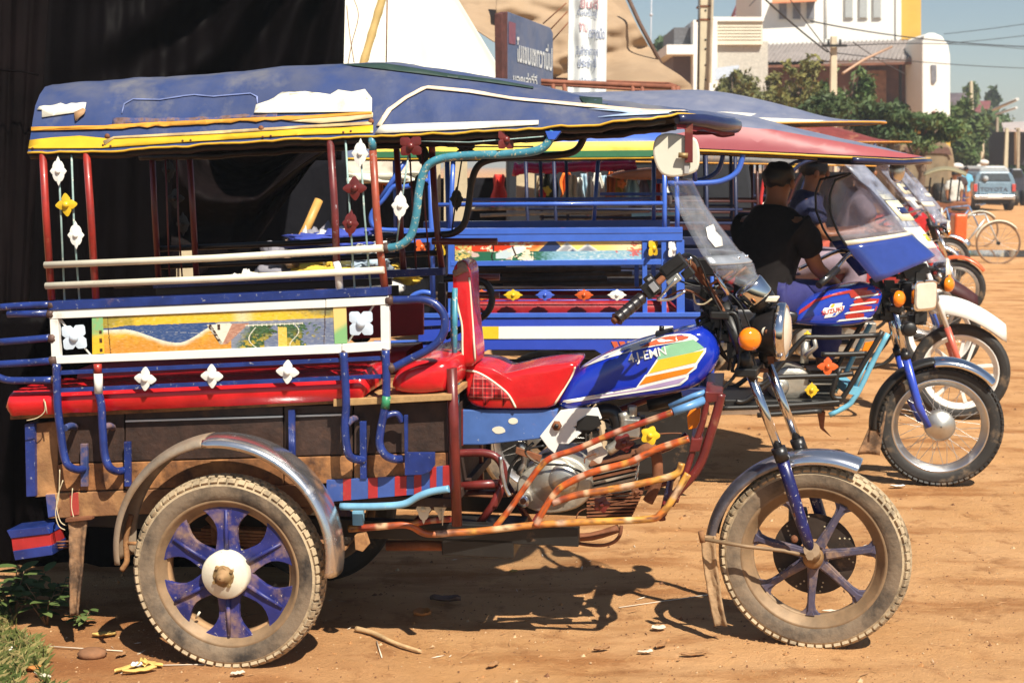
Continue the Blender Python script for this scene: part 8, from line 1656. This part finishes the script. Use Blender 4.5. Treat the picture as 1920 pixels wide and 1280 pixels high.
# ---- bicycles
def bicycle(xa, ya, xb, yb, Y, label, m, r=.33):
    a, b_ = at(xa, ya, Y), at(xb, yb, Y); 
    A_, B2 = V(a.x, Y, r), V(b_.x, Y + .15, r); T = Thing('bicycle', label, 'bicycle', ((A_.x + B2.x) / 2, Y, 0)); e = (A_ - B2).normalized(); ax = V(e.y, -e.x, 0).normalized()
    for c_ in (A_, B2):
        w_ = T.add('wheel', MB().tube([c_ + (e * cos(t) + Z * sin(t)) * r for t in [2 * pi * i / 40 for i in range(40)]], .018, 8, closed=True), mat('bike_tyre', (.20, .12, .07), .8, dust=.3)); mb = MB()
        for i in range(16): t = 2 * pi * i / 16; mb.tube([c_, c_ + (e * cos(t) + Z * sin(t)) * r], .0025, 4, cap=False)
        T.add('wire_spokes', mb, m_chromed, w_); T.add('hub', MB().tube([c_ - ax * .03, c_ + ax * .03], .03, 10), m_black, w_)
    m_ = (A_ + B2) / 2; bb = m_ - e * .06 + Z * -.02; st_ = m_ - e * .18 + Z * .42; hd = A_ - e * .22 + Z * .46
    for nm, p, q_, rr_ in (('top_tube', st_, hd, .014), ('down_tube', bb, hd - Z * .08, .016), ('seat_tube', bb, st_, .014), ('seat_stay', st_, B2, .010), ('chain_stay', bb, B2, .010), ('fork', hd, A_, .014)): T.add(nm, MB().tube([p, q_], rr_, 8), m)
    T.add('saddle', MB().pillow([st_ + e * x + Z * z for x, z in ((-.14, .10), (-.1, .14), (.1, .12), (.13, .10), (0, .08))], ax, .07), m_black); T.add('handlebar', MB().tube([hd + Z * .14 - e * .12 + ax * .24, hd + Z * .16, hd + Z * .14 - e * .12 - ax * .24], .012, 8), m_chrome); T.add('chainwheel', MB().lathe(bb, ax, [(.02, -.005), (.08, -.005), (.08, .005), (.02, .005)], 20), m_chromed)
    fender(T, A_, e, Z, ax, r + .04, r + .04, .05, R(40), R(170), m_cream, n=14, name='mudguard', drop=.012); fender(T, B2, -e, Z, ax, r + .04, r + .04, .05, R(10), R(140), m_cream, n=14, name='mudguard', drop=.012)
bicycle(1872, 453, 1770, 452, 22.7, 'pale bicycle in front, its whole front wheel standing by the puddle', mat('bike_silver', (.55, .56, .55), .35, .5)); bicycle(1838, 415, 1750, 414, 27.5, 'second bicycle behind the pale one, close to the pedicab', mat('bike_blue', (.12, .2, .35), .4), r=.33)
bk = at(1797, 430, 20); solo('jerrycan', MB().box(V(bk.x, 20, bk.z + .02), V(.09, 0, 0), V(0, .12, 0), V(0, 0, .2)), mo2, 'orange plastic container between the bicycles and the last tricycle', 'container', bev=.03)
# puddle
pd = MB(); c_ = G(1880, 476); P = [V(c_.x + (1.9 if cos(t) > 0 else .95) * cos(t) * (1 + .2 * noise.noise(V(t * 2, 0, 1))), c_.y + 1.0 * sin(t) * (1 + .2 * noise.noise(V(t * 2, 3, 1))), .010) for t in [2 * pi * i / 40 for i in range(40)]]
pd.add(P, [list(range(40))]); solo('puddle', pd, mat('muddy_water', (.10, .09, .08), .04, var=.1, spec=1.0), kind='structure')
# ================================================================ small things on the ground
def G2(x, y): p = G(x, y); return V(p.x, p.y, gh(p.x, p.y))
m_leafy = mat('yellow_dry_leaf', (.62, .42, .12), .7, var=.25); m_leafb = mat('brown_dry_leaf', (.30, .15, .06), .8, var=.3); m_leafp = mat('pale_scrap', (.62, .52, .40), .8, var=.1)
def dry(x, y, ln, wd, rot, m, label, cat='leaf', name='dry_leaf', curl=.5):
    c = G2(x, y); k = c.y / FPX; ln *= k; wd *= k; g = []
    for i in range(9):
        t = i / 8; row = []
        for j in range(5):
            u = -1 + j / 2; w_ = wd * sin(pi * min(.97, .04 + t * .93)) ** .7 * u; xx = (t - .5) * ln; row.append(c + V(xx * cos(rot) - w_ * sin(rot), xx * sin(rot) + w_ * cos(rot), .006 + abs(u) ** 2 * wd * curl + .012 * abs(noise.noise(V(t * 3, u, x))) + ln * .2 * (t - .5) ** 2))
        g.append(row)
    solo(name, MB().sheet(g), m, label, cat, 'dry leaves and scraps on the earth' , sol=.0012)
for k, a in enumerate(((195, 1195, 44, 10, .2, m_leafy, 'yellowish crumpled leaf on the earth left of the near wheel'), (228, 1232, 26, 6, 1.0, m_leafb, 'small curled brown leaf close to the near wheel'), (240, 1256, 60, 10, .9, m_leafy, 'long yellow leaf strip in the bundle at the lower left'), (262, 1262, 66, 9, .35, m_leafy, 'second yellow leaf strip crossing the bundle at the lower left'), (285, 1250, 50, 9, -.4, m_leafy, 'yellow leaf strip at the right end of the lower left bundle'), (270, 1248, 44, 8, 1.9, m_leafy, 'short upright yellow leaf strip in the lower left bundle'), (256, 1252, 22, 10, .1, mat('blue_white_scrap', (.55, .6, .68), .7), 'pale bluish scrap beside the yellow leaf bundle'), (68, 1260, 34, 12, .3, mat('orange_leaf', (.5, .2, .05), .7), 'orange brown leaf at the grass edge'), (80, 1272, 44, 6, -.5, m_leafp, 'thin pale dry leaf at the bottom left'), (446, 1272, 28, 8, .3, m_leafp, 'pale leaf scrap at the bottom edge under the near wheel'), (925, 1250, 30, 7, .8, m_leafb, 'forked brown leaf right of the stick'), (1128, 1222, 34, 7, .4, m_leafb, 'dark curled leaf below the long shadow'), (1210, 1228, 30, 6, .1, m_leafp, 'pale scrap near the front wheel shadow'), (1235, 1182, 28, 10, .2, m_leafp, 'pale flat scrap left of the front mud flap'), (1240, 1215, 34, 9, .9, m_leafb, 'spiky brown leaf tuft below the front wheel shadow'), (1300, 1232, 50, 5, .1, m_leafb, 'long thin brown leaf below the front mud flap'), (835, 1125, 60, 14, -.1, mat('grey_leaf', (.18, .11, .08), .7), 'wide grey leaf lying in the shadow under the tricycle'), (792, 1155, 34, 20, .3, mat('orange_leaf', (.5, .2, .05)), 'orange rounded leaf in the shadow near the stick'), (963, 1072, 16, 6, .4, m_leafy, 'tiny yellow leaf beyond the shadow'), (1683, 916, 28, 6, 0, m_white, 'white paper scrap near the second front wheel'), (1640, 1040, 44, 22, .1, m_leafp, 'pale flat sheet seen through the spokes of the near front wheel'), (1560, 1150, 40, 4, .1, m_leafp, 'pale straw seen low through the near front wheel'), (15, 1225, 18, 9, .1, m_white, 'white scrap in the grass at the far left'))): dry(*a)
P = [G2(668, 1186) + Z * .012, G2(700, 1194) + Z * .014, G2(740, 1212) + Z * .012, G2(790, 1226) + Z * .008]; solo('stick', MB().tube(crom(P, 5), [.010 - .0003 * i for i in range(16)], 8), mat('pale_stick', (.46, .30, .15), .8, var=.3, bump=.6), 'pale broken stick on the earth at the edge of the tricycle shadow', 'stick')
for a, b_, lb in (((250, 1248), (480, 1250), 'long thin straw lying left of the near wheel track'), ((90, 1215), (230, 1222), 'thin twig lying between grass and near wheel'), ((1160, 1140), (1330, 1119), 'thin straw in front of the front mud flap'), ((706, 1206), (716, 1236), 'short twig beside the broken stick')): solo('straw', MB().tube([G2(*a) + Z * .006, G2(*b_) + Z * .004], .0022, 5), m_leafp, lb, 'straw')
c = G2(173, 1232); mb = MB(); mb.sheet([[c + V(.048 * sin(pi * i / 10) * cos(2 * pi * j / 14) * (1 + .2 * noise.noise(V(i, j, 1) * .6)), .035 * sin(pi * i / 10) * sin(2 * pi * j / 14), .012 + .02 * cos(pi * i / 10)) for j in range(15)] for i in range(11)]); solo('stone', mb, mat('brown_stone', (.22, .10, .045), .9, var=.3, bump=.6), 'rounded brown stone left of the near wheel', 'stone')
# pebbles and crumbs: one mass
mb = MB(); rr = random.Random(5)
for i in range(17000):
    y = 2.9 + 8 * rr.random() ** 2.0; x = rr.uniform(-.42, .42) * y; s_ = rr.uniform(.0016, .005) * (2.6 if rr.random() < .04 else 1); z = gh(x, y); a = rr.uniform(0, pi); c_, s2_ = cos(a) * s_, sin(a) * s_
    mb.add([V(x + c_, y + s2_, z), V(x - s2_, y + c_, z), V(x - c_ * .8, y - s2_, z), V(x + s2_, y - c_, z), V(x + s_ * .2, y, z + s_ * rr.uniform(.6, 1.1))], [(0, 1, 4), (1, 2, 4), (2, 3, 4), (3, 0, 4)], rr.choice((0, 0, 0, 0, 1, 1, 2)))
solo('pebbles', mb, [mat('clod', (.36, .17, .06), .95, var=.3), mat('dark_clod', (.16, .07, .03), .95, var=.3), mat('pale_pebble', (.50, .33, .18), .9)], kind='stuff')
# dry litter on the ground: one mass
mb = MB()
for i in range(420):
    y = 3.2 + 3.5 * rr.random(); x = rr.uniform(-.40, .36) * y; z = gh(x, y) + .003; a = rr.uniform(0, pi); l_ = rr.uniform(.006, .03); w_ = rr.uniform(.001, .003); c_, s2_ = cos(a), sin(a)
    mb.add([V(x - c_ * l_, y - s2_ * l_, z), V(x - s2_ * w_, y + c_ * w_, z + w_), V(x + c_ * l_, y + s2_ * l_, z + .002), V(x + s2_ * w_, y - c_ * w_, z)], [(0, 1, 2, 3)], rr.choice((0, 0, 0, 0, 1)))
solo('leaf_litter', mb, [m_leafb, m_leafp, m_leafy], kind='stuff')
# grass at the lower left
m_gr1 = leafm('grass_blades', (.16, .17, .05), (.09, .12, .03)); m_gr2 = mat('dry_grass', (.34, .27, .10), .8, var=.2); mb = MB()
for i in range(7500):
    px_ = rr.uniform(-90, 150) ; py_ = rr.uniform(1130, 1330); 
    if px_ > 20 + (py_ - 1130) * .55 + 30 * noise.noise(V(py_ * .02, 0, 0)) or (noise.noise(V(px_ * .025, py_ * .03, 0)) < -.25): continue
    p = G(px_, py_); p.z = gh(p.x, p.y); a = rr.uniform(0, 2 * pi); h_ = rr.uniform(.012, .05); d = V(cos(a), sin(a), 0); w_ = d.cross(Z) * rr.uniform(.0012, .003); t = p + d * h_ * rr.uniform(.3, 1.1) + Z * h_ * .8
    mb.add([p - w_, p + w_, p + d * h_ * .3 + Z * h_ * .6 + w_ * .8, t, p + d * h_ * .3 + Z * h_ * .6 - w_ * .8], [(0, 1, 2, 3, 4)], 0 if rr.random() < .7 else 1)
solo('grass', mb, [m_gr1, m_gr2], kind='stuff')
def weed(x, y, n, h, label, spread=.12, leafw=.026, seed=1, name='weed'):
    rr = random.Random(seed); b_ = G2(x, y); T = Thing(name, label, 'plant', tuple(b_)); m_l = leafm('weed_leaves', (.07, .11, .03), (.12, .15, .045))
    for s_ in range(n):
        a = rr.uniform(0, 2 * pi); top = b_ + V(cos(a) * spread * rr.uniform(.2, 1), sin(a) * spread * .6, h * rr.uniform(.55, 1)); mid = b_.lerp(top, .5) + V(0, 0, h * .12); st_ = T.add('stem', MB().tube([b_, mid, top], [.003, .0025, .0015], 5), mat('weed_stem', (.16, .10, .05), .7)); 
        for k in range(6):
            t = .3 + .7 * k / 5; p = b_.lerp(mid, t * 2) if t < .5 else mid.lerp(top, t * 2 - 1); a2 = rr.uniform(0, 2 * pi); d = V(cos(a2), sin(a2) * .8, rr.uniform(-.1, .5)).normalized(); w_ = d.cross(Z).normalized(); l_ = leafw * rr.uniform(.7, 1.4); up_ = w_.cross(d)
            g = [[p + d * l_ * 2 * (i / 5) + w_ * (j - 1) * l_ * .62 * sin(pi * min(.96, .08 + i / 5 * .9)) ** .8 + up_ * (-abs(j - 1) * -.12 * l_ - .5 * l_ * (i / 5) ** 2) for j in range(3)] for i in range(6)]
            T.add('leaf', MB().sheet(g), m_l)
weed(28, 1165, 8, .20, 'broad-leaved green weed at the far left edge in the grass', .14, .030, 3); weed(88, 1175, 7, .18, 'second broad-leaved weed left of the muddy rubber flap', .10, .028, 4); weed(155, 1172, 6, .06, 'small low sprig right of the muddy rubber flap', .06, .014, 6)
weed(112, 1140, 4, .10, 'little dark weed half in shade behind the rubber flap', .06, .018, 8)

# ================================================================ air: thin dust haze over the whole place
hz = MB().box(V(0, 490, 9.0), V(1080, 0, 0), V(0, 500, 0), V(0, 0, 11.0))
m_hz = bpy.data.materials.new('dusty_air'); m_hz.use_nodes = True; n_ = m_hz.node_tree.nodes; n_.clear()
o_ = n_.new('ShaderNodeOutputMaterial'); v_ = n_.new('ShaderNodeVolumePrincipled'); v_.inputs['Color'].default_value = (.86, .90, .95, 1); v_.inputs['Density'].default_value = .0015; v_.inputs['Anisotropy'].default_value = .2
m_hz.node_tree.links.new(v_.outputs[0], o_.inputs['Volume'])
solo('haze', hz, m_hz, kind='stuff')
